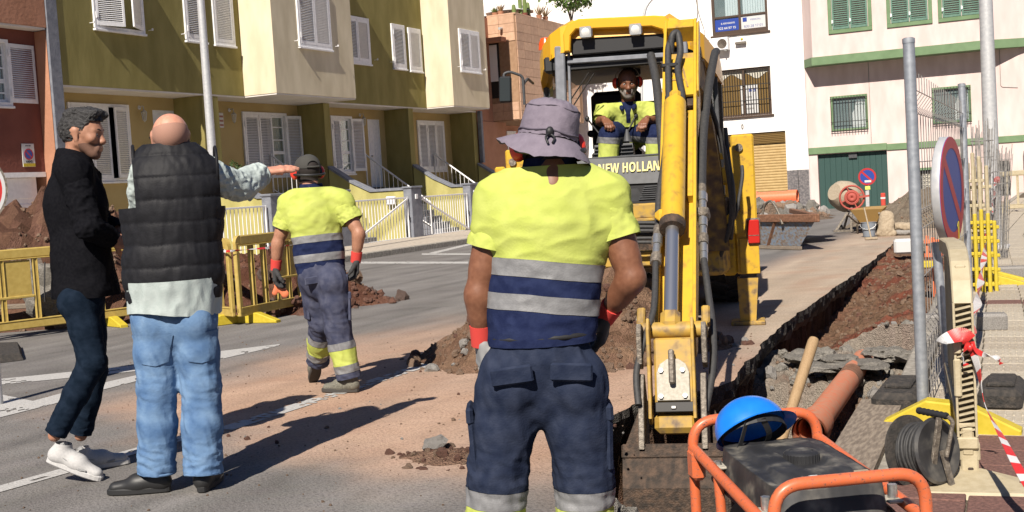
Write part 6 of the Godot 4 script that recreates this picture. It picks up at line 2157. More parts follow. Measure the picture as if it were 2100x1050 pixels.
	static func normals(o: Dictionary):
		var nn := PackedVector3Array()
		nn.resize(o.v.size())
		var v: PackedVector3Array = o.v
		var idx: PackedInt32Array = o.i
		for t in range(0, idx.size(), 3):
			var m := (v[idx[t + 2]] - v[idx[t]]).cross(v[idx[t + 1]] - v[idx[t]])
			nn[idx[t]] += m; nn[idx[t + 1]] += m; nn[idx[t + 2]] += m
		for i in nn.size():
			nn[i] = nn[i].normalized()
		o.n = nn


func displace(o: Dictionary, f: Callable) -> Dictionary:
	for i in o.v.size():
		o.v[i] += o.n[i] * f.call(o.v[i], o.n[i])
	Field.normals(o)
	return o


func split(o: Dictionary, f: Callable) -> Array:
	var s := PackedFloat32Array()
	for p in o.v:
		s.append(f.call(p))
	var out = []
	for sg in [-1.0, 1.0]:
		var V := PackedVector3Array()
		var Nn := PackedVector3Array()
		var I := PackedInt32Array()
		var keep := {}
		var cut := {}
		for t in range(0, o.i.size(), 3):
			var poly = []
			for e in 3:
				var a: int = o.i[t + e]
				var b: int = o.i[t + (e + 1) % 3]
				var sa: float = s[a] * sg
				var sb: float = s[b] * sg
				if sa >= 0.0:
					if not keep.has(a):
						keep[a] = V.size(); V.append(o.v[a]); Nn.append(o.n[a])
					poly.append(keep[a])
				if (sa >= 0.0) != (sb >= 0.0):
					var key = Vector2i(mini(a, b), maxi(a, b))
					if not cut.has(key):
						var w: float = sa / (sa - sb)
						cut[key] = V.size()
						V.append((o.v[a] as Vector3).lerp(o.v[b], w)); Nn.append(((o.n[a] as Vector3).lerp(o.n[b], w)).normalized())
					poly.append(cut[key])
			for k in range(1, poly.size() - 1):
				I.append_array([poly[0], poly[k], poly[k + 1]])
		out.append({"v": V, "n": Nn, "i": I})
	return out


func shell(o: Dictionary, d: float) -> Dictionary:
	var r = {"v": (o.v as PackedVector3Array).duplicate(), "n": o.n, "i": o.i}
	for i in r.v.size():
		r.v[i] += r.n[i] * d
	return r


func skin_obj(called: String, o: Dictionary, m: Material, th: Node3D, parent: Node = null, xf := Transform3D.IDENTITY):
	var g := geo(th)
	g.add(o, xf)
	return obj(called, g, m, parent if parent else th)


func folds(amp: float, sc: Vector3, sd: float) -> Callable:
	return func(p: Vector3, _n: Vector3) -> float:
		var a := noise2.get_noise_3d(p.x * sc.x + sd, p.y * sc.y, p.z * sc.z)
		var b := noise.get_noise_3d(p.x * sc.x * 0.5 + sd, p.y * sc.y * 0.45, p.z * sc.z * 0.5 + sd)
		return amp * (b + 0.7 * (0.5 - absf(a) * 2.0) * 0.6)


func seg_dist(p: Vector3, a: Vector3, b: Vector3) -> float:
	return p.distance_to(Geometry3D.get_closest_point_to_segment(p, a, b))


var head_cache := {}
func head_mesh(round_face := 1.0) -> Dictionary:
	if head_cache.has(round_face):
		return head_cache[round_face]
	var f := Field.new()
	f.k = 0.016
	var X = Vector3.RIGHT
	f.cap(V3(0,0.020,-0.034), V3(0,0.022,0.014), 0.084, 0.080, X, 0.90)
	f.cap(V3(0,-0.01,0.030), V3(0,-0.082,0.050), 0.064, 0.036 * round_face, X, 0.98)
	for s in [-1.0, 1.0]:
		f.cap(V3(s * 0.048 * round_face, -0.045, -0.002), V3(s * 0.018, -0.096, 0.056), 0.026 * round_face, 0.019)
		f.ball(V3(s * 0.040, -0.020, 0.060), 0.025)
		f.cap(V3(s * 0.0775, 0.014, -0.014), V3(s * 0.0755, -0.026, -0.006), 0.0185, 0.011, X, 0.42)
		f.ball(V3(s * 0.0105, -0.035, 0.098), 0.0095)
		f.cap(V3(s * 0.014, 0.020, 0.083), V3(s * 0.040, 0.022, 0.070), 0.012, 0.011)
		f.cutc.append(V3(s * 0.031, -0.001, 0.103)); f.cutr.append(0.019)
		f.cap(V3(s * 0.021, -0.007, 0.082), V3(s * 0.041, -0.007, 0.076), 0.0075, 0.007)
	f.ball(V3(0,-0.102,0.066), 0.021)
	f.cap(V3(0,0.010,0.085), V3(0,-0.030,0.1055), 0.009, 0.0115)
	f.cap(V3(-0.018,-0.062,0.084), V3(0.018,-0.062,0.084), 0.0088, 0.0088)
	f.cap(V3(-0.014,-0.074,0.083), V3(0.014,-0.074,0.083), 0.0092, 0.0092)
	f.cap(V3(0,-0.05,-0.028), V3(0,-0.15,-0.040), 0.057, 0.058)
	var o := f.mesh(0.0042)
	head_cache[round_face] = o
	return o


func hand_mesh(curl: float, spread: float, thumb: float, thick := 1.0) -> Dictionary:
	var f := Field.new()
	f.k = 0.012
	f.cap(V3(0,-0.03,0), V3(0,0.01,0), 0.027 * thick, 0.026 * thick, Vector3.BACK, 0.75)
	for k in 4:
		var x = 0.030 - k * 0.020
		f.cap(V3(x * 0.7, 0.015, 0), V3(x, 0.088 - absf(k - 1.2) * 0.005, 0), 0.016 * thick, 0.0125 * thick)
	var l = [0.072, 0.082, 0.076, 0.058]
	for k in 4:
		var x = 0.031 - k * 0.0205
		var p = V3(x, 0.090 - absf(k - 1.2) * 0.005, 0.0)
		var dir = V3(x * spread * 6.0, 1, 0).normalized()
		var cc = curl * (1.0 + 0.12 * k)
		for j in 3:
			var a = cc * [0.7, 0.9, 0.6][j]
			dir = dir.rotated(Vector3.RIGHT, a)
			var q = p + dir * l[k] * [0.46, 0.31, 0.25][j]
			f.cap(p, q, [0.0105, 0.0095, 0.0085][j] * thick, [0.0095, 0.0085, 0.0072][j] * thick)
			p = q
	var tp = V3(0.022,0.022,0.008)
	var td = V3(0.75, 0.62, 0.25 + thumb).normalized()
	for j in 3:
		var q = tp + td * [0.042, 0.034, 0.026][j]
		f.cap(tp, q, [0.0145, 0.0115, 0.010][j] * thick, [0.0115, 0.010, 0.0085][j] * thick)
		tp = q
		td = (td + V3(-0.28, 0.25, thumb * 0.5)).normalized()
	return f.mesh(0.0036)


func look(fwd: Vector3, up := Vector3.UP) -> Basis:
	var z = fwd.normalized()
	var x = up.cross(z).normalized()
	return Basis(x, z.cross(x), z)


func hand_basis(dir: Vector3, palm: Vector3, right: bool) -> Basis:
	var y = dir.normalized()
	var z = (palm - y * palm.dot(y)).normalized()
	var x = y.cross(z)
	return Basis(x, y, z) if not right else Basis(-x, y, z)


func add_hand(g: Geo, o: Dictionary, at: Vector3, b: Basis, s := 1.0):
	if b.determinant() < 0.0:
		var r = {"v": o.v, "n": o.n, "i": PackedInt32Array()}
		for t in range(0, o.i.size(), 3):
			r.i.append_array([o.i[t], o.i[t + 2], o.i[t + 1]])
		g.add(r, Transform3D(b * Basis.from_scale(Vector3.ONE * s), at))
	else:
		g.add(o, Transform3D(b * Basis.from_scale(Vector3.ONE * s), at))


func shoe(th: Node3D, heel: Vector3, toe: Vector3, up: Vector3, upper: Material, sole: Material, l := 0.28, kind := 0, ankle := 0.075):
	var z = (toe - heel).normalized()
	var x = up.cross(z).normalized()
	var y = z.cross(x)
	var B := Transform3D(Basis(x, y, z), heel)
	var f := Field.new()
	f.k = 0.03
	f.cap(V3(0,0.052,0.035), V3(0, 0.05, l * 0.55), 0.036, 0.040, Vector3.UP, 1.0)
	f.cap(V3(0, 0.046, l * 0.5), V3(0, 0.036, l - 0.045), 0.043, 0.036, Vector3.UP, 0.8)
	f.cap(V3(0,0.06,0.045), V3(0, 0.06 + ankle, 0.055), 0.040, 0.041)
	f.cap(V3(0,0.07,0.075), V3(0, 0.06, l * 0.5), 0.036, 0.036)
	var o := f.mesh(0.0055)
	var parts := split(o, func(p): return p.y - 0.024)
	parts = split(parts[1], func(p): return p.y - 0.062 - ankle - 0.2 * (p.z - 0.05))
	var sh: MeshInstance3D = skin_obj("shoe", parts[0], upper, th, null, B)
	var prof = PackedVector2Array()
	for k in 28:
		var a = TAU * k / 28
		var zz = l * 0.5 - 0.5 * l * cos(a) * (1.0 if cos(a) > 0 else 1.0)
		var w = 0.043 * pow(absf(sin(a)), 0.55) * signf(sin(a)) * (0.86 + 0.22 * smoothstep(0.2, 0.7, zz / l))
		prof.append(V2(w, zz))
	var g := geo(th)
	g.prism(prof, -0.034, -0.002, B * Transform3D(Basis(Vector3.RIGHT, Vector3.BACK, Vector3.DOWN), Vector3.ZERO), 0.006)
	obj("sole", g, sole, sh)
	if kind == 1:
		g = geo(th)
		g.t = g.t * B
		for k in 5:
			var zz = l * 0.34 + k * 0.019
			g.tube([V3(-0.026, 0.098 - k * 0.0065, zz), V3(0, 0.106 - k * 0.0065, zz + 0.003), V3(0.026, 0.098 - k * 0.0065, zz + 0.008)], 0.0035, 6)
		obj("laces", g, M.sneaker_white, sh)
		for s in [-1.0, 1.0]:
			g = geo(th)
			g.t = g.t * B
			g.tube(spline([V3(s * 0.0445, 0.040, l * 0.72), V3(s * 0.0435, 0.043, l * 0.55), V3(s * 0.041, 0.066, l * 0.26)], 6), 0.0045, 6)
			g.tube(spline([V3(s * 0.0435, 0.04, l * 0.7), V3(s * 0.0445, 0.034, l * 0.6), V3(s * 0.0435, 0.046, l * 0.48)], 6), 0.004, 6)
			obj("side_mark", g, M.sneaker_grey, sh)
		g = geo(th)
		g.t = g.t * B
		g.box(V3(0,0.105,0.055), V3(0.06,0.05,0.03), 0.012)
		obj("heel_tab", g, M.sneaker_grey, sh)
	return sh


func ear_cups(th: Node3D, hb: Transform3D, sc: float, over: bool):
	for s in [-1.0, 1.0]:
		var g := geo(th)
		g.t = g.t * hb
		g.tube([V3(s * 0.080, -0.006, -0.006), V3(s * 0.092, -0.006, -0.006), V3(s * 0.096, -0.006, -0.006)], [0.040, 0.042, 0.036], 20)
		var e: MeshInstance3D = obj("ear_cushion", g, M.black_plastic, th)
		g = geo(th)
		g.t = g.t * hb
		g.ball(V3(s * 0.098, -0.006, -0.006), V3(0.028,0.046,0.037), 18, 10)
		obj("ear_cup", g, M.muff_red, e)
	var g2 := geo(th)
	g2.t = g2.t * hb
	var pts = []
	for k in 19:
		var a = PI * k / 18.0
		if over:
			pts.append(V3(0.105 * cos(a), -0.006 + 0.138 * sin(a), -0.006))
		else:
			pts.append(V3(0.112 * cos(a), -0.012 - 0.035 * sin(a), -0.006 - 0.128 * sin(a)))
	g2.tube(pts, 0.0042 if over else 0.009, 8)
	obj("headband", g2, M.worn_steel if over else M.black_plastic, th)


func eyes(th: Node3D, hb: Transform3D):
	for s in [-1.0, 1.0]:
		var g := geo(th)
		g.t = g.t * hb
		g.ball(V3(s * 0.031, -0.0005, 0.0765), Vector3.ONE * 0.0125, 14, 10)
		var e: MeshInstance3D = obj("eye", g, M.eye_white, th)
		g = geo(th)
		g.t = g.t * hb
		g.ball(V3(s * 0.0315, -0.001, 0.0850), V3(0.0058,0.0058,0.0046), 12, 8)
		obj("iris", g, M.eye_dark, e)
		g = geo(th)
		g.t = g.t * hb
		g.tube(spline([V3(s * 0.016, 0.0215, 0.0945), V3(s * 0.030, 0.0275, 0.0885), V3(s * 0.047, 0.022, 0.076)], 5), [0.0035, 0.0045, 0.0048, 0.0048, 0.0048, 0.0046, 0.0042, 0.0038, 0.003, 0.0022, 0.0015], 6)
		obj("eyebrow", g, M.hair_short, th)
	var g2 := geo(th)
	g2.t = g2.t * hb
	g2.tube(spline([V3(-0.024,-0.0675,0.084), V3(0,-0.0675,0.0935), V3(0.024,-0.0675,0.084)], 5), [0.001, 0.003, 0.004, 0.004, 0.004, 0.004, 0.004, 0.004, 0.004, 0.003, 0.001], 6)
	obj("mouth", g2, M.lip, th)


func body(th: Node3D, J: Dictionary, fwd: Vector3, hb: Transform3D, hm: Dictionary, m: Material, r: float, hands: Array):
	# one skin surface: head, neck, trunk, arms and legs (mostly inside the clothes), then the hands
	var f := Field.new()
	f.k = 0.022
	f.chain([J.pelvis, J.waist, J.chest, J.chest.lerp(J.neck, 0.7)], [0.125 * r, 0.115 * r, 0.13 * r, 0.085 * r], fwd, 0.62)
	f.chain([J.neck + V3(0,-0.06,0) + fwd * 0.015, hb * V3(0,-0.10,-0.03)], [0.056 * r, 0.054 * r])
	for s in [["sl", "el", "wl"], ["sr", "er", "wr"]]:
		f.chain([J[s[0]], J[s[1]], J[s[2]]], [0.050 * r, 0.041 * r, 0.027 * r])
		f.cap(J[s[1]].lerp(J[s[2]], 0.15), J[s[1]].lerp(J[s[2]], 0.5), 0.043 * r, 0.036 * r)
		f.cap(J[s[0]].lerp(J[s[1]], 0.3), J[s[0]].lerp(J[s[1]], 0.75), 0.050 * r, 0.045 * r)
	for s in [["hl", "kl", "al"], ["hrp", "kr", "ar"]]:
		f.chain([J[s[0]], J[s[1]], J[s[2]]], [0.075 * r, 0.052 * r, 0.034 * r])
	var o := f.mesh(0.0095)
	var g := geo(th)
	g.add(o)
	g.add(hm, hb)
	for h in hands:
		add_hand(g, h[0], h[1], h[2], h[3])
	return obj("body", g, m, th)


func trousers(th: Node3D, J: Dictionary, fwd: Vector3, rw: float, rh: float, rk: float, ra: float, drop: float, amp: float, cell := 0.0085, upper := 0.45) -> Dictionary:
	var f := Field.new()
	f.k = 0.024
	f.chain([J.waist.lerp(J.pelvis, upper), J.pelvis], [rw, rw * 1.06], fwd, 0.68)
	f.cap(J.pelvis, (J.hl + J.hrp) * 0.5 - V3(0,0.04,0), rw * 1.02, rw * 0.78, fwd, 0.74)
	for s in [["hl", "kl", "al"], ["hrp", "kr", "ar"]]:
		var a: Vector3 = J[s[2]] + (J[s[2]] - J[s[1]]).normalized() * drop
		f.chain([J[s[0]], J[s[0]].lerp(J[s[1]], 0.5), J[s[1]], J[s[1]].lerp(a, 0.45), a], [rh, lerpf(rh, rk, 0.45), rk, lerpf(rk, ra, 0.35), ra])
		var back: Vector3 = -fwd
		f.ball(J[s[0]] + back * 0.022 - V3(0,0.02,0), rh * 0.96)
	var o := f.mesh(cell)
	# folds: long slanting ones down the leg, tight cross folds round the knee and above the hem
	var kl: Vector3 = J.kl
	var kr: Vector3 = J.kr
	var al: Vector3 = J.al
	var ar: Vector3 = J.ar
	displace(o, func(p: Vector3, _n: Vector3) -> float:
		var wk := clampf(1.0 - minf(p.distance_to(kl), p.distance_to(kr)) / 0.20, 0.0, 1.0)
		var wa := clampf(1.0 - minf(p.distance_to(al), p.distance_to(ar)) / 0.22, 0.0, 1.0)
		var slant := p.y + 0.35 * p.x
		var long := noise2.get_noise_3d(p.x * 9.0 + p.y * 3.0, slant * 3.5, p.z * 9.0)
		var cross := noise2.get_noise_3d(p.x * 5.0, (p.y + 0.25 * p.x) * 15.0, p.z * 5.0)
		return amp * (0.45 * (0.3 - 1.6 * absf(long)) + (0.55 * wk + 0.9 * wa) * (0.4 - 2.0 * absf(cross)) + 0.5 * noise.get_noise_3d(p.x * 2.5, p.y * 2.0, p.z * 2.5)) )
	for s in [["kl", "al"], ["kr", "ar"]]:
		var a: Vector3 = J[s[1]] + (J[s[1]] - J[s[0]]).normalized() * drop
		var d: Vector3 = (J[s[1]] - J[s[0]]).normalized()
		var top: Vector3 = J[s[0]]
		o = split(o, func(p: Vector3): return (p - a).dot(d) if seg_dist(p, top, a + d * 0.1) < ra * 1.9 else -0.1)[0]
	return o


func sleeve(th: Node3D, pts: Array, rs: Array, amp: float, m: Material, parent: Node = null, cell := 0.007) -> MeshInstance3D:
	var f := Field.new()
	f.k = 0.014
	var p2 = pts.duplicate()
	var d: Vector3 = (pts[-1] - pts[-2]).normalized()
	p2[-1] = pts[-1] + d * 0.03
	f.chain(p2, rs)
	var o := f.mesh(cell)
	displace(o, folds(amp, V3(12,14,12), 8.0))
	var e: Vector3 = pts[-1]
	o = split(o, func(p: Vector3): return (p - e).dot(d))[0]
	return skin_obj("sleeve", o, m, th, parent)


func hem_ring(th: Node3D, c: Vector3, axis: Vector3, r: float, m: Material, parent: Node, w := 0.012):
	var g := geo(th)
	var b := look(axis, Vector3.UP if absf(axis.normalized().y) < 0.9 else Vector3.RIGHT)
	var pts = []
	for k in 20:
		pts.append(c + b.x * cos(TAU * k / 20) * r + b.y * sin(TAU * k / 20) * r)
	g.tube(pts, w * 0.5, 6, false, true)
	obj("hem", g, m, parent)


func banded(th: Node3D, o: Dictionary, f: Callable, cuts: Array, mats: Array, names: Array, parent: Node = null) -> Array:
	var out = []
	var rest = o
	for k in cuts.size() + 1:
		var piece = rest
		if k < cuts.size():
			var c = cuts[k]
			var sp = split(rest, func(p): return f.call(p) - c)
			piece = sp[0]
			rest = sp[1]
		if piece.i.size():
			out.append(skin_obj(names[k], shell(piece, 0.002) if names[k].contains("band") else piece, mats[k], th, parent))
	return out


func make_people():
	make_bald_man()
	make_blazer_man()
	make_walking_worker()
	make_hat_worker()
	make_operator()


func make_bald_man():
	var J: Dictionary = BODIES.bald
	var th := thing("person", "bald man in a black quilted vest and blue jeans pointing with his right arm", "person", J.root)
	var away := V3(-0.68,0,-0.74)
	var right := V3(0.74,0,-0.68)
	var fwd := (away + right * 0.15).normalized()
	var hb := Transform3D(look(away * 1.0 - right * 0.10, V3(-0.03,1,0)) * Basis.from_scale(Vector3.ONE * 1.10), J.head + V3(0,-0.005,0))
	var hm := head_mesh(1.12)
	var hd := hand_mesh(0.10, 0.02, 0.1)
	var hl := hand_mesh(0.5, 0.0, 0.3)
	var hdir: Vector3 = (J.hr - J.wr).normalized()
	hdir = (hdir * 0.7 + right * 0.6 + V3(0,0.04,0)).normalized()
	body(th, J, fwd, hb, hm, M.skin_ruddy, 1.02, [[hd, J.wr, hand_basis(hdir, V3(0,-1,0) + away * 0.3, false), 1.02], [hl, J.wl, hand_basis(right, away, false), 1.0]])
	# cropped hair round the back and sides
	var sides: Dictionary = split(hm, func(p: Vector3): return 0.048 - 0.25 * (p.z + 0.06) - p.y)[1]
	sides = split(sides, func(p: Vector3): return p.y + 0.062 + 0.3 * maxf(p.z + 0.02, 0.0))[1]
	sides = split(sides, func(p: Vector3): return 0.010 - p.z + (0.03 if absf(p.x) < 0.066 else 0.0) - (0.06 if absf(p.x) > 0.0785 else 0.0))[1]
	skin_obj("cropped_hair", shell(sides, 0.0008), M.hair_crop, th, null, hb)
	var g := geo(th)
	g.t = g.t * hb
	g.tube([V3(-0.078,0.012,0.01), V3(-0.083,0.010,0.05), V3(-0.070,0.004,0.088)], 0.0022, 6)
	g.tube([V3(0.078,0.012,0.01), V3(0.083,0.010,0.05), V3(0.070,0.004,0.088)], 0.0022, 6)
	for s in [-1, 1]:
		var pts = []
		for k in 16: pts.append(V3(s * 0.034 + 0.024 * cos(TAU * k / 16), 0.0 + 0.017 * sin(TAU * k / 16), 0.104 - 0.01 * absf(s * 0.034 + 0.024 * cos(TAU * k / 16)) * 10 * 0.2))
		g.tube(pts, 0.0018, 6, false, true)
	obj("glasses", g, M.black_plastic, th)
	# shirt: tail below the vest, collar, sleeves
	var f := Field.new()
	f.k = 0.05
	f.chain([J.pelvis + V3(0,-0.02,0), J.waist, J.chest], [0.222, 0.215, 0.20], fwd, 0.82)
	var tail := f.mesh(0.010)
	displace(tail, folds(0.012, V3(9,4,9), 1.0))
	var py: float = J.pelvis.y
	tail = split(tail, func(p: Vector3): return py - 0.005 + 0.02 * sin(p.x * 9.0) - p.y)[0]
	tail = split(tail, func(p: Vector3): return p.y - py - 0.16)[0]
	var shirt: MeshInstance3D = skin_obj("shirt", tail, M.shirt_mint, th)
	var sl := sleeve(th, [J.sr, J.er, J.er.lerp(J.wr, 0.80)], [0.080, 0.074, 0.062], 0.016, M.shirt_mint, shirt, 0.006)
	hem_ring(th, J.er.lerp(J.wr, 0.80), J.wr - J.er, 0.054, M.shirt_mint, th, 0.022)
	f = Field.new()
	f.k = 0.02
	var cuff: Vector3 = J.er.lerp(J.wr, 0.72)
	f.cap(cuff + V3(0,-0.03,0), cuff + right * -0.05 + V3(0,-0.115,0), 0.032, 0.014, away, 0.6)
	skin_obj("cuff", f.mesh(0.006), M.shirt_mint, th, shirt)
	sleeve(th, [J.sl, J.el, J.wl], [0.075, 0.068, 0.05], 0.012, M.shirt_mint, shirt)
	# quilted vest
	f = Field.new()
	f.k = 0.07
	var cw := [0.216, 0.226, 0.232, 0.220, 0.14]
	var down: Vector3 = J.waist + (J.waist - J.chest) * 0.30
	f.chain([down, J.waist, J.chest + V3(0,-0.03,0), J.chest + V3(0,0.09,0), J.neck + V3(0,-0.06,0)], cw, fwd, 0.66)
	for s in [["sl", "el"], ["sr", "er"]]:
		f.cap(J[s[0]].lerp(J.neck, 0.3) + V3(0,-0.02,0), J[s[0]] + V3(0,-0.03,0), 0.10, 0.098)
	f.cap(J.neck + V3(0,-0.05,0), J.neck + V3(0,0.025,0), 0.088, 0.074)
	var vest := f.mesh(0.008)
	var top: float = J.neck.y
	var dn := down.y
	displace(vest, func(p: Vector3, _n: Vector3) -> float:
		var yy := (top - p.y) / 0.106 + 0.08 * noise.get_noise_3d(p.x * 5.0, p.y * 3.0, p.z * 5.0)
		var q := absf(sin(PI * yy))
		return 0.010 * (pow(q, 0.32) - 1.0) + 0.0035 * noise2.get_noise_3d(p.x * 16.0, p.y * 5.0, p.z * 16.0))
	vest = split(vest, func(p: Vector3): return dn - 0.03 - p.y)[0]
	vest = split(vest, func(p: Vector3): return p.y - top - 0.055)[0]
	for s in [["sl", "el"], ["sr", "er"]]:
		var a: Vector3 = J[s[0]] + (J[s[0]] - J.chest).normalized() * 0.10
		var d := right * (1.0 if s[0] == "sr" else -1.0)
		var pit: float = J[s[0]].y - 0.17
		vest = split(vest, func(p: Vector3): return (p - a).dot(d) if p.y > pit else -0.1)[0]
	var vo: MeshInstance3D = skin_obj("quilted_vest", vest, M.puffer, th)
	for s in [["sr", 1.0], ["sl", -1.0]]:
		var a: Vector3 = J[s[0]] + (J[s[0]] - J.chest).normalized() * 0.09
		hem_ring(th, a + V3(0,-0.045,0), right, 0.098, M.puffer, vo, 0.016)
	# jeans
	var jo := trousers(th, J, fwd, 0.195, 0.108, 0.094, 0.092, 0.035, 0.013, 0.0075, 0.85)
	var tr: MeshInstance3D = skin_obj("jeans", jo, M.jeans, th)
	for s in [-1.0, 1.0]:
		var c: Vector3 = J.pelvis + right * s * 0.105 + V3(0,-0.165,0)
		var patch: Dictionary = split(jo, func(p: Vector3): return maxf(absf((p - c).dot(right)) - 0.075 + 0.02 * clampf((c.y - p.y) / 0.08, -1.0, 1.0), absf(p.y - c.y + 0.0) - 0.075 + 0.25 * absf((p - c).dot(right)) * (1.0 if p.y < c.y else 0.0)))[0]
		patch = split(patch, func(p: Vector3): return (p - c).dot(fwd))[0]
		if patch.i.size():
			skin_obj("back_pocket", shell(patch, 0.005), M.jeans, th, tr)
	for s in [["al", "kl"], ["ar", "kr"]]:
		hem_ring(th, J[s[0]] + (J[s[0]] - J[s[1]]).normalized() * 0.03, J[s[0]] - J[s[1]], 0.086, M.jeans, tr, 0.014)
	var toe: Vector3 = (-right * 0.93 + away * 0.3).normalized()
	shoe(th, V3(J.al.x, 0.0, J.al.z) - toe * 0.06, V3(J.al.x, 0.0, J.al.z) + toe * 0.22, Vector3.UP, M.shoe_black, M.shoe_black, 0.31)
	toe = (away + right * 0.35).normalized()
	shoe(th, V3(J.ar.x, 0.0, J.ar.z) - toe * 0.06, V3(J.ar.x, 0.0, J.ar.z) + toe * 0.22, Vector3.UP, M.shoe_black, M.shoe_black, 0.30)


func make_blazer_man():
	var J: Dictionary = BODIES.blazer
	var th := thing("person", "dark haired man in a black blazer, dark jeans and white trainers at the left", "person", J.root)
	var away := V3(-0.73,0,-0.68)
	var right := V3(0.68,0,-0.73)
	var fwd := (right * 0.86 + away * 0.5).normalized()
	var hb := Transform3D(look(right * 0.86 - away * 0.42 + V3(0,-0.10,0), V3(0.02,1,-0.03)) * Basis.from_scale(Vector3.ONE * 1.03), J.head + V3(0,-0.01,0))
	var hm := head_mesh(1.0)
	var ho := hand_mesh(0.75, 0.0, 0.35)
	body(th, J, fwd, hb, hm, M.skin_tan, 0.96, [[ho, J.wl, hand_basis((right * 0.9 + away * 0.2 + V3(0,-0.25,0)), away + V3(0,-0.3,0), true), 1.0], [ho, J.wr, hand_basis((right * 0.6 - away * 0.6 + V3(0,-0.1,0)), -away, false), 1.0]])
	eyes(th, hb)
	var sides: Dictionary = split(hm, func(p: Vector3): return 0.0 - p.y - 0.044 - 0.25 * maxf(0.03 - p.z, 0.0))[1]
	sides = split(sides, func(p: Vector3): return p.y + 0.122)[1]
	sides = split(sides, func(p: Vector3): return p.z - 0.006)[1]
	sides = split(sides, func(p: Vector3): return maxf(maxf(absf(p.x) - 0.021, absf(p.y + 0.068) - 0.014), 0.06 - p.z))[1]
	skin_obj("stubble", shell(sides, 0.0008), M.stubble, th, null, hb)
	# hair: short at the sides, thick and wavy on top
	var f := Field.new()
	f.k = 0.02
	f.cap(V3(0,0.025,-0.038), V3(0,0.036,0.018), 0.090, 0.082, Vector3.RIGHT, 0.92)
	var rr := rng(4)
	for k in 46:
		var a = rr.randf_range(-1.1, 1.1)
		var zz = rr.randf_range(-0.08, 0.085)
		f.cap(V3(0.058 * sin(a), 0.088 + 0.020 * cos(a) - 2.0 * zz * zz, zz - 0.015), V3(0.068 * sin(a + 0.2), 0.102 + 0.022 * cos(a) - 2.4 * zz * zz, zz + 0.012), 0.019, 0.011)
	var hair := f.mesh(0.0045)
	displace(hair, func(p: Vector3, _n: Vector3): return 0.006 * (0.4 - absf(noise2.get_noise_3d(p.x * 40.0, p.y * 30.0, p.z * 16.0)) * 2.0))
	hair = split(hair, func(p: Vector3): return p.y - (0.068 if p.z > 0.052 else lerpf(-0.045, 0.058, smoothstep(-0.02, 0.055, p.z))) - (0.0 if absf(p.x) < 0.075 or p.z < -0.025 or p.z > 0.02 else 0.025))[1]
	skin_obj("hair", hair, M.hair_black, th, null, hb)
	# blazer
	f = Field.new()
	f.k = 0.06
	var hem: Vector3 = J.waist.lerp(J.pelvis, 0.85)
	f.chain([hem, J.waist, J.chest + V3(0,-0.02,0), J.chest.lerp(J.neck, 0.62)], [0.182, 0.163, 0.182, 0.125], fwd, 0.74)
	f.cap(J.neck + V3(0,-0.08,0), J.neck + V3(0,0.03,0) - right * 0.012, 0.082, 0.068)
	for s in [["sl", "el"], ["sr", "er"]]:
		f.cap(J[s[0]].lerp(J.neck, 0.35), J[s[0]], 0.074, 0.076)
		f.cap(J[s[0]], J[s[0]].lerp(J[s[1]], 0.30), 0.076, 0.072)
	f.cap(J.waist + fwd * 0.03, hem + fwd * 0.06 - V3(0,0.03,0), 0.125, 0.145)
	var bl := f.mesh(0.008)
	displace(bl, folds(0.010, V3(7,5,7), 4.0))
	var hy := hem.y - 0.035
	bl = split(bl, func(p: Vector3): return hy - p.y)[0]
	var ny: float = J.neck.y
	bl = split(bl, func(p: Vector3): return p.y - ny - 0.02 - 0.35 * (ny - 0.0) * 0.0 + 0.5 * (p - J.neck).dot(fwd))[0]
	var bo: MeshInstance3D = skin_obj("blazer", bl, M.blazer, th)
	for s in [["sl", "el", "wl"], ["sr", "er", "wr"]]:
		sleeve(th, [J[s[0]].lerp(J[s[1]], 0.1), J[s[1]], J[s[2]].lerp(J[s[1]], 0.08)], [0.074, 0.066, 0.052], 0.013, M.blazer, bo)
	var g := geo(th)
	g.tube(spline([hem + (-right * 0.165 - away * 0.03) + V3(0,0.16,0), hem + (-right * 0.175 - away * 0.05) + V3(0,0.05,0), hem + (-right * 0.180 - away * 0.06) + V3(0,-0.04,0)], 4), 0.004, 5)
	obj("back_vent", g, M.iron, bo)
	var tro := trousers(th, J, fwd, 0.140, 0.086, 0.070, 0.057, -0.01, 0.008)
	skin_obj("dark_jeans", tro, M.dark_jeans, th)
	# near foot lifting off its heel, far foot flat
	var t1: Vector3 = (right * 0.93 - away * 0.35).normalized()
	var tip: Vector3 = V3(J.al.x, 0.0, J.al.z) + t1 * 0.20
	var heel: Vector3 = V3(J.al.x, 0.115, J.al.z) - t1 * 0.055
	var up1 := (Vector3.UP + t1 * 0.42).normalized()
	shoe(th, heel, heel + (tip - heel).normalized() * 0.3, up1, M.sneaker_white, M.sneaker_white, 0.30, 1, 0.06)
	var t2: Vector3 = (right * 0.97 + away * 0.12).normalized()
	var b2: Vector3 = V3(J.ar.x, 0.0, J.ar.z)
	shoe(th, b2 - t2 * 0.06, b2 + t2 * 0.24, Vector3.UP, M.sneaker_white, M.sneaker_white, 0.30, 1, 0.06)


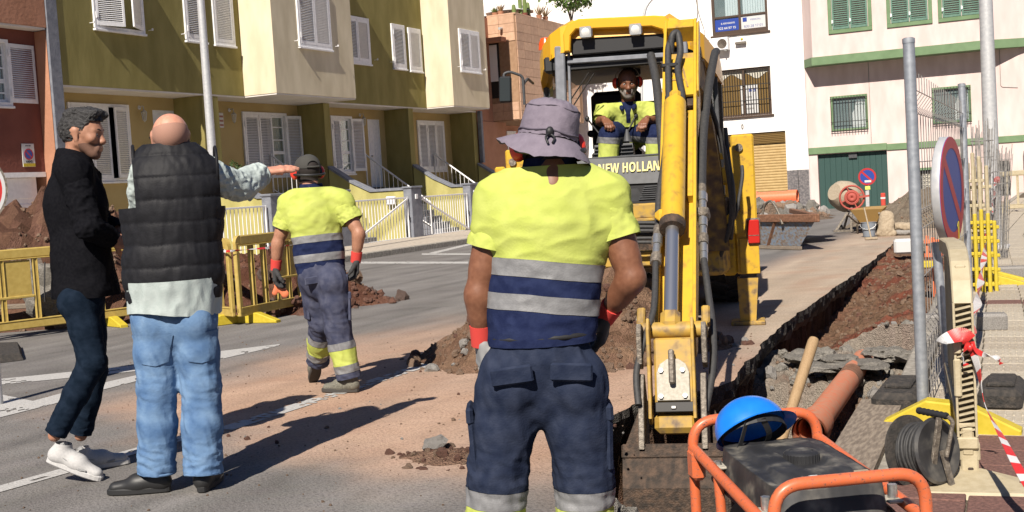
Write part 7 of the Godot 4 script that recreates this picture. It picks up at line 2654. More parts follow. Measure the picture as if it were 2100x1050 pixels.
func worker_shirt(th: Node3D, J: Dictionary, fwd: Vector3, w: Array, cuts: Array, hemy: float, sl_end: float, amp: float, sr: float, cell := 0.0075, pol := 1.0):
	var f := Field.new()
	f.k = 0.042
	f.chain([J.pelvis.lerp(J.waist, 0.35), J.waist, J.chest + V3(0,-0.02,0), J.chest.lerp(J.neck, 0.62)], [w[0], w[1], w[2], w[3]], fwd, w[4])
	f.cap(J.neck + V3(0,-0.10,0), J.neck + V3(0,0.02,0), w[3] * 0.80, 0.080)
	for s in [["sl", "el"], ["sr", "er"]]:
		f.cap(J[s[0]].lerp(J.neck, 0.35), J[s[0]], sr * 0.98, sr)
		f.cap(J[s[0]], J[s[0]].lerp(J[s[1]], 0.30), sr, sr * 0.96)
	var o := f.mesh(cell)
	displace(o, folds(amp, V3(6,9,6), 2.0))
	o = split(o, func(p: Vector3): return hemy - p.y)[0]
	var ny: float = J.neck.y
	o = split(o, func(p: Vector3): return p.y - ny - 0.012)[0]
	var up: Vector3 = (J.chest - J.waist).normalized()
	var org: Vector3 = J.chest
	var pieces := banded(th, o, func(p: Vector3): return (org - p).dot(up) + 0.004 * noise.get_noise_3d(p.x * 4.0, p.y * 2.0, p.z * 4.0), cuts, [M.hi_vis, M.reflective, M.navy, M.reflective, M.navy], ["shirt", "reflective_band", "shirt_panel", "reflective_band", "shirt_tail"])
	for s in [["sl", "el"], ["sr", "er"]]:
		var e: Vector3 = J[s[0]].lerp(J[s[1]], sl_end)
		sleeve(th, [J[s[0]].lerp(J.neck, 0.1), J[s[0]].lerp(J[s[1]], 0.5), e], [sr * 0.99, sr * 0.97, sr * 0.94], amp * 1.1, M.hi_vis, pieces[0])
	# polo collar
	var g := geo(th)
	var b := look(fwd)
	g.lathe([V2(0.086,-0.014), V2(0.087,0.0), V2(0.078,0.034), V2(0.073,0.034), V2(0.072,-0.01)], J.neck + V3(0,0.004,0), Basis(b.x, (Vector3.UP - fwd * 0.25).normalized(), b.z), 24)
	obj("collar", g, M.navy, th)
	return pieces


func shin_bands(th: Node3D, J: Dictionary, o: Dictionary, cuts: Array, mats: Array, names: Array):
	var kl: Vector3 = J.kl
	var kr: Vector3 = J.kr
	var dl: Vector3 = (J.al - J.kl).normalized()
	var dr: Vector3 = (J.ar - J.kr).normalized()
	var al: Vector3 = J.al + dl * 0.1
	var ar: Vector3 = J.ar + dr * 0.1
	return banded(th, o, func(p: Vector3): return (p - kl).dot(dl) if seg_dist(p, kl, al) < seg_dist(p, kr, ar) else (p - kr).dot(dr), cuts, mats, names)


func make_walking_worker():
	var J: Dictionary = BODIES.walker
	var th := thing("person", "worker in a yellow and navy shirt walking away, red ear defenders over his cap", "person", J.root)
	var away := V3(-0.57,0,-0.82)
	var right := V3(0.82,0,-0.57)
	var fwd := (away - right * 0.25).normalized()
	var hb := Transform3D(look(away - right * 0.42 + V3(0,-0.06,0)) * Basis.from_scale(Vector3.ONE * 1.0), J.head)
	var hm := head_mesh(1.0)
	var glv := hand_mesh(0.65, 0.0, 0.3, 1.12)
	body(th, J, fwd, hb, hm, M.skin_tan, 0.98, [])
	for s in [["wl", "el", 1], ["wr", "er", -1]]:
		var g := geo(th)
		var dir: Vector3 = (J[s[0]] - J[s[1]]).normalized() * 0.6 + V3(0,-0.8,0)
		add_hand(g, glv, J[s[0]], hand_basis(dir, (right * s[2] - away * 0.2), s[2] < 0), 1.05)
		var gl: MeshInstance3D = obj("glove", g, M.glove_dark, th)
		g = geo(th)
		g.tube([J[s[0]] + (J[s[1]] - J[s[0]]).normalized() * 0.055, J[s[0]] + (J[s[0]] - J[s[1]]).normalized() * 0.02], [0.040, 0.036], 14)
		obj("glove_cuff", g, M.glove_red, gl)
	var sides: Dictionary = split(hm, func(p: Vector3): return -p.z + 0.0 + (0.0 if p.y > -0.07 else -0.1))[1]
	sides = split(sides, func(p: Vector3): return p.y + 0.068)[1]
	skin_obj("short_hair", shell(sides, 0.002), M.hair_short, th, null, hb)
	cap_hat(th, hb)
	ear_cups(th, hb * Transform3D(Basis(Vector3.RIGHT, 0.1), V3(0,0,0)), 1.0, false)
	worker_shirt(th, J, fwd, [0.172, 0.168, 0.190, 0.130, 0.64], [0.145, 0.195, 0.275, 0.328], J.pelvis.y + 0.02, 0.62, 0.010, 0.080)
	var o := trousers(th, J, fwd, 0.160, 0.108, 0.092, 0.084, -0.005, 0.013)
	shin_bands(th, J, o, [0.115, 0.165, 0.275, 0.33], [M.work_trousers_faded, M.reflective, M.hi_vis, M.reflective, M.work_trousers_faded], ["trousers", "reflective_band", "yellow_panel", "reflective_band", "trouser_hem"])
	cargo_details(th, J, right, fwd, M.work_trousers_faded)
	var t1: Vector3 = (-right * 0.85 + away * 0.5).normalized()
	var a1: Vector3 = V3(J.ar.x, 0, J.ar.z)
	shoe(th, a1 - t1 * 0.07, a1 + t1 * 0.22, Vector3.UP, M.boot, M.sole, 0.29, 0, 0.10)
	var h2: Vector3 = J.al - (J.kl - J.al).normalized() * 0.01
	var t2: Vector3 = (fwd * 0.75 + V3(0,-0.65,0)).normalized()
	shoe(th, h2 + (J.al - J.kl).normalized() * 0.05 - t2 * 0.07, h2 + (J.al - J.kl).normalized() * 0.05 + t2 * 0.2, (fwd * 0.65 + V3(0,0.75,0)), M.boot, M.sole, 0.29, 0, 0.10)
	var ob := thing("orange_rag", "small orange rag in the walking worker's left glove", "rag", J.wl + V3(0,-0.16,0))
	var f := Field.new()
	f.k = 0.02
	f.cap(J.wl + V3(0,-0.13,0), J.wl + right * 0.05 + V3(0,-0.19,0), 0.016, 0.03, away, 0.4)
	f.cap(J.wl + V3(0,-0.13,0), J.wl - right * 0.02 + V3(0,-0.18,0), 0.016, 0.02, away, 0.4)
	skin_obj("cloth", f.mesh(0.005), M.orange_pipe, ob)


func cap_hat(th: Node3D, hb: Transform3D):
	var f := Field.new()
	f.k = 0.02
	f.cap(V3(0,0.032,-0.036), V3(0,0.036,0.016), 0.089, 0.084, Vector3.RIGHT, 0.93)
	var o := f.mesh(0.005)
	o = split(o, func(p: Vector3): return p.y - 0.030 - 0.12 * p.z)[1]
	o = split(o, func(p: Vector3): return maxf(V2(p.x, (p.y - 0.032) * 1.1).length() - 0.040, p.z + 0.06))[1]
	var c: MeshInstance3D = skin_obj("cap", o, M.cap_dark, th, null, hb)
	var g := geo(th)
	g.t = g.t * hb
	g.sheet(14, 5, func(i, j): return V3(sin(lerpf(-1.15, 1.15, i / 14.0)) * (0.080 + 0.012 * j / 5.0), 0.040 - 0.012 * j / 5.0 - 0.02 * pow(absf(i / 7.0 - 1.0), 2.0), 0.02 + cos(lerpf(-1.15, 1.15, i / 14.0)) * 0.075 + j / 5.0 * 0.065))
	obj("peak", g, M.cap_dark, c)
	g = geo(th)
	g.t = g.t * hb
	g.tube(spline([V3(-0.045,0.026,-0.114), V3(0,0.024,-0.126), V3(0.045,0.026,-0.114)], 4), 0.008, 6)
	obj("strap", g, M.cap_dark, c)


func cargo_details(th: Node3D, J: Dictionary, right: Vector3, fwd: Vector3, m: Material):
	for s in [-1.0, 1.0]:
		var h: Vector3 = J.hl if s < 0.0 else J.hrp
		var k: Vector3 = J.kl if s < 0.0 else J.kr
		var c: Vector3 = h.lerp(k, 0.62) + right * s * 0.086
		var g := geo(th)
		g.box(c, V3(0.022,0.19,0.13), 0.010, look(fwd) * Basis(Vector3.BACK, 0.04 * s))
		g.box(c + V3(0,0.085,0) + right * s * 0.006, V3(0.022,0.055,0.14), 0.009, look(fwd))
		obj("cargo_pocket", g, m, th)
		var b: Vector3 = J.pelvis + right * s * 0.088 - fwd * 0.128 + V3(0,-0.02,0)
		g = geo(th)
		g.box(b, V3(0.125,0.055,0.014), 0.006, look(fwd, V3(0,1,0) - fwd * 0.1) * Basis(Vector3.BACK, 0.08 * s))
		obj("pocket_flap", g, m, th)


func make_hat_worker():
	var J: Dictionary = BODIES.hat
	var th := thing("person", "worker in a mauve sun hat standing with his back turned in the foreground", "person", J.root)
	var away := V3(-0.43,0,-0.90)
	var right := V3(0.90,0,-0.43)
	var fwd := away
	var hb := Transform3D(look(away - right * 0.28 + V3(0,-0.15,0), V3(0.06,1,0)) * Basis.from_scale(Vector3.ONE * 0.96), J.head)
	var hm := head_mesh(1.0)
	var glv := hand_mesh(0.7, 0.0, 0.3, 1.12)
	body(th, J, fwd, hb, hm, M.skin_dark, 0.98, [])
	for s in [["wl", "el", 1], ["wr", "er", -1]]:
		var g := geo(th)
		var dir: Vector3 = (J[s[0]] - J[s[1]]).normalized() * (0.7 if s[2] > 0 else 0.5) + V3(0,-0.7,0)
		add_hand(g, glv, J[s[0]], hand_basis(dir, right * s[2] + away * 0.3, s[2] < 0), 0.98)
		var gl: MeshInstance3D = obj("glove", g, M.sneaker_grey if s[2] > 0 else M.glove_dark, th)
		g = geo(th)
		g.tube([J[s[0]] + (J[s[1]] - J[s[0]]).normalized() * 0.045, J[s[0]] + (J[s[0]] - J[s[1]]).normalized() * 0.02], [0.036, 0.034], 14)
		obj("glove_cuff", g, M.glove_red, gl)
	var hair: Dictionary = split(hm, func(p: Vector3): return -p.z + 0.0)[1]
	hair = split(hair, func(p: Vector3): return p.y + 0.07)[1]
	skin_obj("short_hair", shell(hair, 0.003), M.hair_short, th, null, hb)
	ear_cups(th, hb * Transform3D(Basis.IDENTITY, V3(0,-0.012,0)), 1.0, false)
	sun_hat(th, Transform3D(look(away - right * 0.30, (V3(0,0.96,0) + right * 0.30 - away * 0.14).normalized()) * Basis.from_scale(V3(0.90,0.95,0.88)), J.head + V3(0,0.014,0) - away * 0.0))
	worker_shirt(th, J, fwd, [0.165, 0.160, 0.186, 0.128, 0.66], [0.128, 0.180, 0.232, 0.282], J.pelvis.y + 0.055, 0.52, 0.009, 0.067, 0.006)
	# smudge of print on the left shoulder blade
	var o := trousers(th, J, fwd, 0.148, 0.102, 0.092, 0.086, 0.02, 0.014, 0.007, 0.75)
	shin_bands(th, J, o, [0.035, 0.090, 0.21, 0.26], [M.work_trousers, M.reflective, M.hi_vis, M.reflective, M.work_trousers], ["trousers", "reflective_band", "yellow_panel", "reflective_band", "trouser_hem"])
	cargo_details(th, J, right, fwd, M.work_trousers)
	var g := geo(th)
	var b := look(fwd)
	var pts = []
	var wc: Vector3 = J.waist.lerp(J.pelvis, 0.55)
	for k in 28:
		pts.append(wc + b.x * cos(TAU * k / 28) * 0.153 + b.z * sin(TAU * k / 28) * 0.104)
	g.tube(pts, 0.010, 6, false, true)
	obj("belt", g, M.black_plastic, th)
	for s in [["al", "kl"], ["ar", "kr"]]:
		var a1: Vector3 = V3(J[s[0]].x, 0, J[s[0]].z)
		var t1: Vector3 = (away + right * (-0.2 if s[0] == "al" else 0.25)).normalized()
		shoe(th, a1 - t1 * 0.07, a1 + t1 * 0.21, Vector3.UP, M.boot, M.sole, 0.28, 0, 0.09)


func sun_hat(th: Node3D, hb: Transform3D):
	var g := geo(th)
	g.t = g.t * hb
	var n = 56
	var prof = [[0.004, 0.120], [0.050, 0.118], [0.080, 0.107], [0.0925, 0.090], [0.097, 0.064], [0.099, 0.035], [0.100, 0.006], [0.101, -0.004]]
	g.sheet(n, prof.size() - 1, func(i, j):
		var a = TAU * i / n
		var r = prof[prof.size() - 1 - j][0] * (1.0 + 0.03 * noise2.get_noise_2d(cos(a) * 2.0 + j, sin(a) * 2.0))
		var y = prof[prof.size() - 1 - j][1] + 0.008 * noise.get_noise_2d(cos(a) * 3.0 + j * 0.4, sin(a) * 3.0)
		return V3(r * sin(a) * 0.98, y, r * cos(a) * 1.24 - 0.012))
	var c: MeshInstance3D = obj("sun_hat", g, M.hat_mauve, th)
	g = geo(th)
	g.t = g.t * hb
	g.sheet(n, 8, func(i, j):
		var a = TAU * i / n
		var t = 1.0 - j / 8.0
		var r = 0.098 + (0.068 + 0.015 * cos(a)) * t
		var droop = 0.030 * t + 0.028 * t * t * (0.6 - 0.9 * cos(a)) + 0.010 * t * sin(a * 3.0 + 0.6) + 0.006 * t * noise2.get_noise_2d(cos(a) * 4.0, sin(a) * 4.0)
		return V3(r * sin(a) * 0.99, -0.004 - droop, r * cos(a) * 1.17 - 0.012))
	obj("brim", g, M.hat_mauve, c)
	g = geo(th)
	g.t = g.t * hb
	for k in 2:
		var pts = []
		for i in 40:
			var a = TAU * i / 40
			pts.append(V3(0.1015 * sin(a) * 0.985, [0.010, 0.088][k] + 0.003 * sin(a * 5.0), 0.1015 * cos(a) * 1.245) * (V3(1,1,1) if k == 0 else V3(0.915,1,0.915)) + V3(0,0,-0.012))
		g.tube(pts, 0.0028 - 0.001 * k, 6, false, true)
	obj("seam", g, flat("hat_seam", L(0.09, 0.075, 0.10), 0.9), c)
	g = geo(th)
	g.t = g.t * hb
	g.ball(V3(0.035,0.006,-0.135), V3(0.014,0.016,0.012), 10, 6)
	g.tube(spline([V3(0.035,0.0,-0.137), V3(0.05,-0.015,-0.152), V3(0.042,-0.035,-0.165)], 4), 0.004, 6)
	g.tube(spline([V3(0.035,0.0,-0.137), V3(0.02,-0.012,-0.152), V3(0.028,-0.03,-0.165)], 4), 0.004, 6)
	obj("toggle", g, M.black_plastic, c)


func make_operator():
	var J: Dictionary = BODIES.operator
	var th := thing("person", "bald bearded digger operator with red ear defenders seated in the cab", "person", V3(J.root.x, 1.12, J.root.z))
	var away := V3(-0.34,0,-0.94)
	var right := V3(0.94,0,-0.34)
	var fwd := -away
	var hb := Transform3D(look(fwd + right * 0.05 + V3(0,-0.30,0)) * Basis.from_scale(Vector3.ONE * 1.22), J.head)
	var hm := head_mesh(1.1)
	var hd := hand_mesh(0.85, 0.0, 0.35)
	body(th, J, fwd, hb, hm, M.skin_dark, 1.1, [[hd, J.wl, hand_basis((-right * 0.35 + fwd * 0.7 + V3(0,-0.45,0)), V3(0,-1,0) - fwd * 0.3, true), 1.12], [hd, J.wr, hand_basis((right * 0.35 + fwd * 0.7 + V3(0,-0.45,0)), V3(0,-1,0) - fwd * 0.3, false), 1.12]])
	eyes(th, hb)
	var beard: Dictionary = split(hm, func(p: Vector3): return -0.040 - p.y - 0.3 * maxf(0.02 - p.z, 0.0) + 0.0)[1]
	beard = split(beard, func(p: Vector3): return p.y + 0.135)[1]
	beard = split(beard, func(p: Vector3): return p.z - 0.012)[1]
	beard = split(beard, func(p: Vector3): return maxf(maxf(absf(p.x) - 0.020, absf(p.y + 0.068) - 0.012), 0.06 - p.z))[1]
	skin_obj("beard", shell(beard, 0.004), M.beard_grey, th, null, hb)
	ear_cups(th, hb, 1.0, true)
	var f := Field.new()
	f.k = 0.07
	f.chain([J.pelvis + V3(0,-0.03,0), J.waist, J.chest + V3(0,0.0,0), J.chest.lerp(J.neck, 0.6)], [0.200, 0.205, 0.205, 0.140], fwd, 0.72)
	f.cap(J.neck + V3(0,-0.06,0), J.neck, 0.10, 0.08)
	for s in [["sl", "el"], ["sr", "er"]]:
		f.cap(J[s[0]].lerp(J.neck, 0.35), J[s[0]], 0.090, 0.092)
		f.cap(J[s[0]], J[s[0]].lerp(J[s[1]], 0.6), 0.092, 0.086)
	var o := f.mesh(0.009)
	displace(o, folds(0.012, V3(8,8,8), 5.0))
	var hy: float = J.waist.y - 0.02
	o = split(o, func(p: Vector3): return hy - p.y)[0]
	var ny: float = J.neck.y
	o = split(o, func(p: Vector3): return p.y - ny - 0.01)[0]
	var sp := split(o, func(p: Vector3): return maxf(absf((p - J.neck).dot(right)) - 0.022 - 0.35 * maxf(p.y - ny + 0.10, 0.0), ny - 0.20 - p.y))
	var sp2 := split(sp[0], func(p: Vector3): return (p - J.chest).dot(fwd))
	var front = sp2[1]
	skin_obj("placket", front, M.navy, th)
	var sh: MeshInstance3D = skin_obj("shirt", sp[1], M.hi_vis, th)
	skin_obj("shirt_back", sp2[0], M.hi_vis, th, sh)
	for s in [["sl", "el"], ["sr", "er"]]:
		sleeve(th, [J[s[0]].lerp(J[s[1]], 0.2), J[s[0]].lerp(J[s[1]], 0.95)], [0.090, 0.084], 0.010, M.hi_vis, sh)
	var g := geo(th)
	var b := look(fwd)
	for s in [-1.0, 1.0]:
		var pts = []
		for k in 5:
			var t = k / 4.0
			pts.append(J.neck + right * s * lerpf(0.075, 0.055, t) + fwd * lerpf(-0.03, 0.13, t) + V3(0, lerpf(0.02, -0.07, t), 0))
		g.tube(pts, [0.03, 0.032, 0.032, 0.028, 0.012], 8)
	obj("collar", g, M.navy, th)
	var tr := trousers(th, J, fwd, 0.19, 0.125, 0.105, 0.085, 0.0, 0.010, 0.010)
	shin_bands(th, J, tr, [0.015, 0.075, 0.40], [M.navy, M.reflective, M.hi_vis, M.navy], ["trousers", "reflective_band", "yellow_panel", "trouser_hem"])
	for s in ["al", "ar"]:
		var a1: Vector3 = J[s]
		shoe(th, a1 - fwd * 0.07 + V3(0,-0.09,0), a1 + fwd * 0.2 + V3(0,-0.09,0), Vector3.UP, M.boot, M.sole, 0.28, 0, 0.09)


# ---------------------------------------------------------------- piles, barriers, fences, signs
var stones := []
func stone_mesh(k: int) -> ArrayMesh:
	if stones.is_empty():
		for i in 10:
			var g := geo()
			rock_geo(g, Vector3.ZERO, V3(1.0, 0.72 + 0.06 * (i % 4), 0.85), i + 3, 1)
			stones.append(g.mesh())
	return stones[k % 10]


func strew(th: Node3D, r: RandomNumberGenerator, n: int, where: Callable, lo: float, hi: float, mats: Array):
	for i in n:
		var s = lo + (hi - lo) * pow(r.randf(), 2.2)
		var o := put_mesh("stone", stone_mesh(r.randi() % 10), mats[r.randi() % mats.size()], th)
		o.transform = Transform3D(Basis.from_euler(V3(r.randf() * TAU, r.randf() * TAU, r.randf() * TAU)) * Basis.from_scale(Vector3.ONE * s), (where.call() as Vector3) + V3(0, s * 0.3, 0) - th.position)


func crumbs(th: Node3D, r: RandomNumberGenerator, n: int, where: Callable, lo: float, hi: float, m: Material):
	var mm := MultiMesh.new()
	mm.transform_format = MultiMesh.TRANSFORM_3D
	mm.mesh = stone_mesh(3)
	mm.instance_count = n
	for i in n:
		var s = lo + (hi - lo) * pow(r.randf(), 2.0)
		mm.set_instance_transform(i, Transform3D(Basis.from_euler(V3(r.randf() * TAU, r.randf() * TAU, r.randf() * TAU)) * Basis.from_scale(Vector3.ONE * s), (where.call() as Vector3) + V3(0, s * 0.2, 0) - th.position))
	var o := MultiMeshInstance3D.new()
	o.name = "crumbs"
	o.multimesh = mm
	o.material_override = m
	th.add_child(o, true)
	stuff(o)


func heap(called: String, label: String, c: Vector3, rx: float, rz: float, h: float, turn: float, sd: int, colors: Array, rough := 0.12, category := "heap") -> Array:
	var th := thing(called, label, category, c)
	var b := Basis(Vector3.UP, turn)
	var f = func(u: float, v: float) -> Vector3:
		var a = u * TAU
		var rr = v * (1.0 + 0.22 * noise.get_noise_2d(cos(a) * 1.3 + sd, sin(a) * 1.3))
		var y = h * pow(maxf(1.0 - v * v, 0.0), 1.25) * (1.0 + 0.3 * noise.get_noise_2d(cos(a) * v * 2.0 + sd * 3.0, sin(a) * v * 2.0))
		y += h * rough * noise2.get_noise_2d(cos(a) * v * 6.0, sin(a) * v * 6.0 + sd) * (1.0 - v)
		return c + b * V3(cos(a) * rr * rx, y - 0.015 * v, sin(a) * rr * rz)
	var g := geo(th, true)
	var nu = 60
	var nv = 22
	for j in nv:
		for i in nu:
			var q = [f.call(float(i) / nu, float(j) / nv), f.call(float(i + 1) / nu, float(j) / nv), f.call(float(i + 1) / nu, float(j + 1) / nv), f.call(float(i) / nu, float(j + 1) / nv)]
			var t = clampf(0.5 + 0.9 * noise2.get_noise_3d(q[0].x * 2.5, q[0].y * 2.5, q[0].z * 2.5 + sd), 0.0, 1.0)
			g.col = (colors[0] as Color).lerp(colors[1], t)
			g.face([q[0], q[1], q[2]], Vector3.UP); g.face([q[0], q[2], q[3]], Vector3.UP)
	obj("earth", g, M.soil, th)
	return [th, f]


func plastic_barrier(called: String, label: String, base: Vector3, turn: float, w: float, h: float, m: Material, feet: Material, bars: int, lit := [], group := "") -> Node3D:
	var th := thing(called, label, "barrier", base, turn, group)
	var g := geo()
	var y0 = 0.10
	var top = PackedVector2Array()
	var r = 0.09
	g.box(V3(w * 0.5, h - 0.055, 0), V3(w - 2 * r, 0.11, 0.045), 0.012)
	for s in [0, 1]:
		var cx = r if s == 0 else w - r
		for k in 6:
			var a0 = PI * (0.5 + k / 12.0) if s == 0 else PI * (0.5 - k / 12.0)
			var a1 = PI * (0.5 + (k + 1) / 12.0) if s == 0 else PI * (0.5 - (k + 1) / 12.0)
			hexa(g, [V3(cx + r * cos(a0), h - r + r * sin(a0), -0.022), V3(cx + r * cos(a1), h - r + r * sin(a1), -0.022), V3(cx + r * cos(a1), h - r + r * sin(a1), 0.022), V3(cx + r * cos(a0), h - r + r * sin(a0), 0.022)], [V3(cx, h - r - 0.02, -0.022), V3(cx, h - r - 0.02, -0.022), V3(cx, h - r - 0.02, 0.022), V3(cx, h - r - 0.02, 0.022)])
	g.box(V3(w * 0.5, h - 0.115, 0), V3(w - 0.1, 0.014, 0.06), 0.004)
	obj("top_rail", g, m, th)
	g = geo()
	g.box(V3(w * 0.5, y0 + 0.05, 0), V3(w, 0.10, 0.045), 0.010)
	g.box(V3(w * 0.5, y0 + 0.098, 0), V3(w - 0.06, 0.014, 0.06), 0.004)
	obj("bottom_rail", g, m, th)
	for s in [0.03, w - 0.03]:
		g = geo()
		g.box(V3(s, (h + y0) * 0.5 - 0.02, 0), V3(0.06, h - y0 - 0.12, 0.05), 0.008)
		obj("end_post", g, m, th)
	for k in bars:
		g = geo()
		var x = 0.06 + (k + 1.0) * (w - 0.12) / (bars + 1)
		g.box(V3(x, (h + y0) * 0.5 - 0.01, 0), V3(0.055, h - y0 - 0.2, 0.028), 0.006)
		g.box(V3(x - 0.023, (h + y0) * 0.5 - 0.01, 0.0), V3(0.008, h - y0 - 0.2, 0.05), 0.002)
		g.box(V3(x + 0.023, (h + y0) * 0.5 - 0.01, 0.0), V3(0.008, h - y0 - 0.2, 0.05), 0.002)
		obj("bar", g, m, th)
	if lit.size():
		g = geo()
		g.box(V3((lit[0] + lit[1]) * 0.5, h - 0.33, 0.006), V3(lit[1] - lit[0], 0.40, 0.012), 0.004)
		g.box(V3((lit[0] + lit[1]) * 0.5, h - 0.54, 0.004), V3(lit[1] - lit[0] + 0.04, 0.03, 0.05), 0.006)
		obj("name_panel", g, m, th)
	for s in [w * 0.14, w * 0.86]:
		g = geo()
		g.prism(PackedVector2Array([V2(-0.32,0.0), V2(0.32,0.0), V2(0.32,0.03), V2(0.06,0.12), V2(-0.06,0.12), V2(-0.32,0.03)]), s - 0.05, s + 0.05, Transform3D(Basis(V3(0,0,1), Vector3.UP, V3(-1,0,0)), V3(2.0 * s, 0, 0)), 0.008)
		g.box(V3(s, 0.06, 0), V3(0.06,0.11,0.04), 0.004)
		obj("foot", g, feet, th)
	return th


func tape_strip(th: Node3D, pts: Array, w: float, stripe: float, twist := 0.0, side := Vector3.UP):
	var p = spline(pts, 14)
	var acc = 0.0
	var white := geo(th)
	var red := geo(th)
	for i in p.size() - 1:
		var d: Vector3 = (p[i + 1] - p[i])
		acc += d.length()
		var dir = d.normalized()
		var s0 = (side - dir * side.dot(dir)).normalized().rotated(dir, twist * i)
		var s1 = (side - dir * side.dot(dir)).normalized().rotated(dir, twist * (i + 1))
		var g: Geo = red if int(acc / stripe) % 2 == 0 else white
		var nn = s0.cross(dir)
		var e = nn * 0.0008
		hexa(g, [p[i] - s0 * w * 0.5 - e, p[i] + s0 * w * 0.5 - e, p[i + 1] + s1 * w * 0.5 - e, p[i + 1] - s1 * w * 0.5 - e], [p[i] - s0 * w * 0.5 + e, p[i] + s0 * w * 0.5 + e, p[i + 1] + s1 * w * 0.5 + e, p[i + 1] - s1 * w * 0.5 + e])
	stuff(obj("white_stripes", white, M.tape_white, th))
	stuff(obj("red_stripes", red, M.tape_red, th))


func make_street_things():
	var brown := [Color(0.10, 0.052, 0.036), Color(0.20, 0.11, 0.078)]
	# dug-out earth on the left
	var r := rng(41)
	var hp := heap("earth_heap", "tall heap of brown dug out earth behind the yellow barrier at the left", V3(-12.0,0,-11.3), 2.1, 1.7, 1.55, 0.7, 3, brown)
	strew(hp[0], r, 110, func(): return hp[1].call(r.randf(), 0.25 + 0.78 * sqrt(r.randf())), 0.03, 0.13, [M.stone_dark, M.stone_brown, M.stone_red])
	crumbs(hp[0], r, 900, func(): return hp[1].call(r.randf(), sqrt(r.randf())), 0.012, 0.04, M.stone_brown)
	hp = heap("earth_heap", "reddish heap of earth and lava stones behind the yellow barrier in the middle", V3(-9.3,0,-12.0), 1.55, 1.15, 0.72, 0.6, 8, [Color(0.10, 0.045, 0.03), Color(0.19, 0.095, 0.065)])
	strew(hp[0], r, 190, func(): return hp[1].call(r.randf(), 0.35 + 0.75 * sqrt(r.randf())), 0.03, 0.12, [M.stone_dark, M.stone_red, M.stone_brown, M.stone_red])
	crumbs(hp[0], r, 700, func(): return hp[1].call(r.randf(), 1.05 * sqrt(r.randf())), 0.012, 0.04, M.stone_red)
	hp = heap("rubble_heap", "heap of earth and broken stones beside the digger's arm, behind the hat worker", V3(-3.75,0,-8.75), 1.25, 1.05, 0.62, 0.3, 14, [Color(0.13, 0.075, 0.05), Color(0.24, 0.15, 0.10)])
	strew(hp[0], r, 170, func(): return hp[1].call(r.randf(), 0.2 + 0.9 * sqrt(r.randf())), 0.02, 0.085, [M.stone_brown, M.stone_pale, M.stone_brown, M.stone_red])
	crumbs(hp[0], r, 900, func(): return hp[1].call(r.randf(), 1.1 * sqrt(r.randf())), 0.008, 0.026, M.stone_brown)
	hp = heap("rubble_scatter", "small scatter of reddish rubble and one pale stone on the road in the foreground", V3(-2.98,0,-5.25), 0.34, 0.24, 0.03, 0.0, 5, [Color(0.17, 0.10, 0.07), Color(0.27, 0.17, 0.12)])
	strew(hp[0], r, 46, func(): return hp[1].call(r.randf(), 1.25 * sqrt(r.randf())), 0.010, 0.034, [M.stone_red, M.stone_brown])
	crumbs(hp[0], r, 160, func(): return hp[1].call(r.randf(), 1.6 * sqrt(r.randf())), 0.004, 0.011, M.stone_red)
	var pale := put_mesh("pale_stone", stone_mesh(2), M.stone_pale, hp[0])
	pale.transform = Transform3D(Basis.from_euler(V3(0.4,0.6,0.2)) * Basis.from_scale(V3(0.07,0.045,0.05)), V3(-0.14,0.04,-0.10))
	var loose := thing("loose_stones", "loose pebbles and crumbs of earth strewn over the dusty road", "stones", V3(-3.5,0,-6))
	strew(loose, r, 70, func(): return V3(r.randf_range(-4.6, -2.2), 0.0, r.randf_range(-9.5, -4.6)), 0.006, 0.022, [M.stone_brown, M.stone_red, M.stone_pale])
	crumbs(loose, r, 700, func(): return V3(r.randf_range(-8.0, -2.2), 0.001, r.randf_range(-9.8, -3.6)), 0.002, 0.008, M.stone_brown)
	# rubble in the trench
	var tr := thing("trench_rubble", "stones and broken concrete lying in the trench round the orange pipe", "rubble", V3(-1.6,-0.4,-8))
	var spot = func(za: float, zb: float) -> Vector3:
		var z = r.randf_range(za, zb)
		var x = lerpf(trench_left(z) + 0.05, kerb_x(z) - 0.02, r.randf())
		return V3(x, trench_floor(x, z), z)
	strew(tr, r, 90, func(): return spot.call(-5.0, -8.9), 0.02, 0.09, [M.stone_brown, M.stone_dark, M.stone_pale])
	strew(tr, r, 110, func(): return spot.call(-8.9, -10.4), 0.02, 0.075, [M.broken_concrete, M.stone_pale, M.broken_concrete])
	strew(tr, r, 60, func(): return spot.call(-10.4, -18.0), 0.015, 0.06, [M.stone_red, M.stone_brown])
	crumbs(tr, r, 1500, func(): return spot.call(-4.6, -19.0), 0.006, 0.024, M.stone_brown)
	# slabs of old concrete across the trench, and lumps at its near end
	var cs := thing("broken_concrete", "ragged band of old broken concrete crossing the trench beyond the pipe", "concrete", V3(-1.7,-0.2,-9.6))
	for k in 9:
		var g := geo(cs)
		rock_geo(g, V3(-2.05 + k * 0.115 + r.randf_range(-0.03, 0.03), -0.16 + r.randf_range(-0.03, 0.03), -9.5 + r.randf_range(-0.25, 0.25)), V3(r.randf_range(0.10, 0.2), r.randf_range(0.03, 0.06), r.randf_range(0.12, 0.24)), 60 + k, 2)
		obj("slab", g, M.broken_concrete, cs)
	var ne := thing("broken_edge", "pale broken lump of concrete at the near end of the trench beside the bucket", "concrete", V3(-2.1,-0.3,-5.1))
	for k in 5:
		var g := geo(ne)
		rock_geo(g, V3(-2.06 + 0.03 * k, -0.16 - 0.09 * k, -4.85 - 0.13 * k), V3(0.12,0.15,0.18), 80 + k, 2)
		obj("lump", g, M.broken_concrete, ne)

	# yellow barriers on the left
	var t1 := atan2(10.43 - 9.08, -10.29 + 10.82)
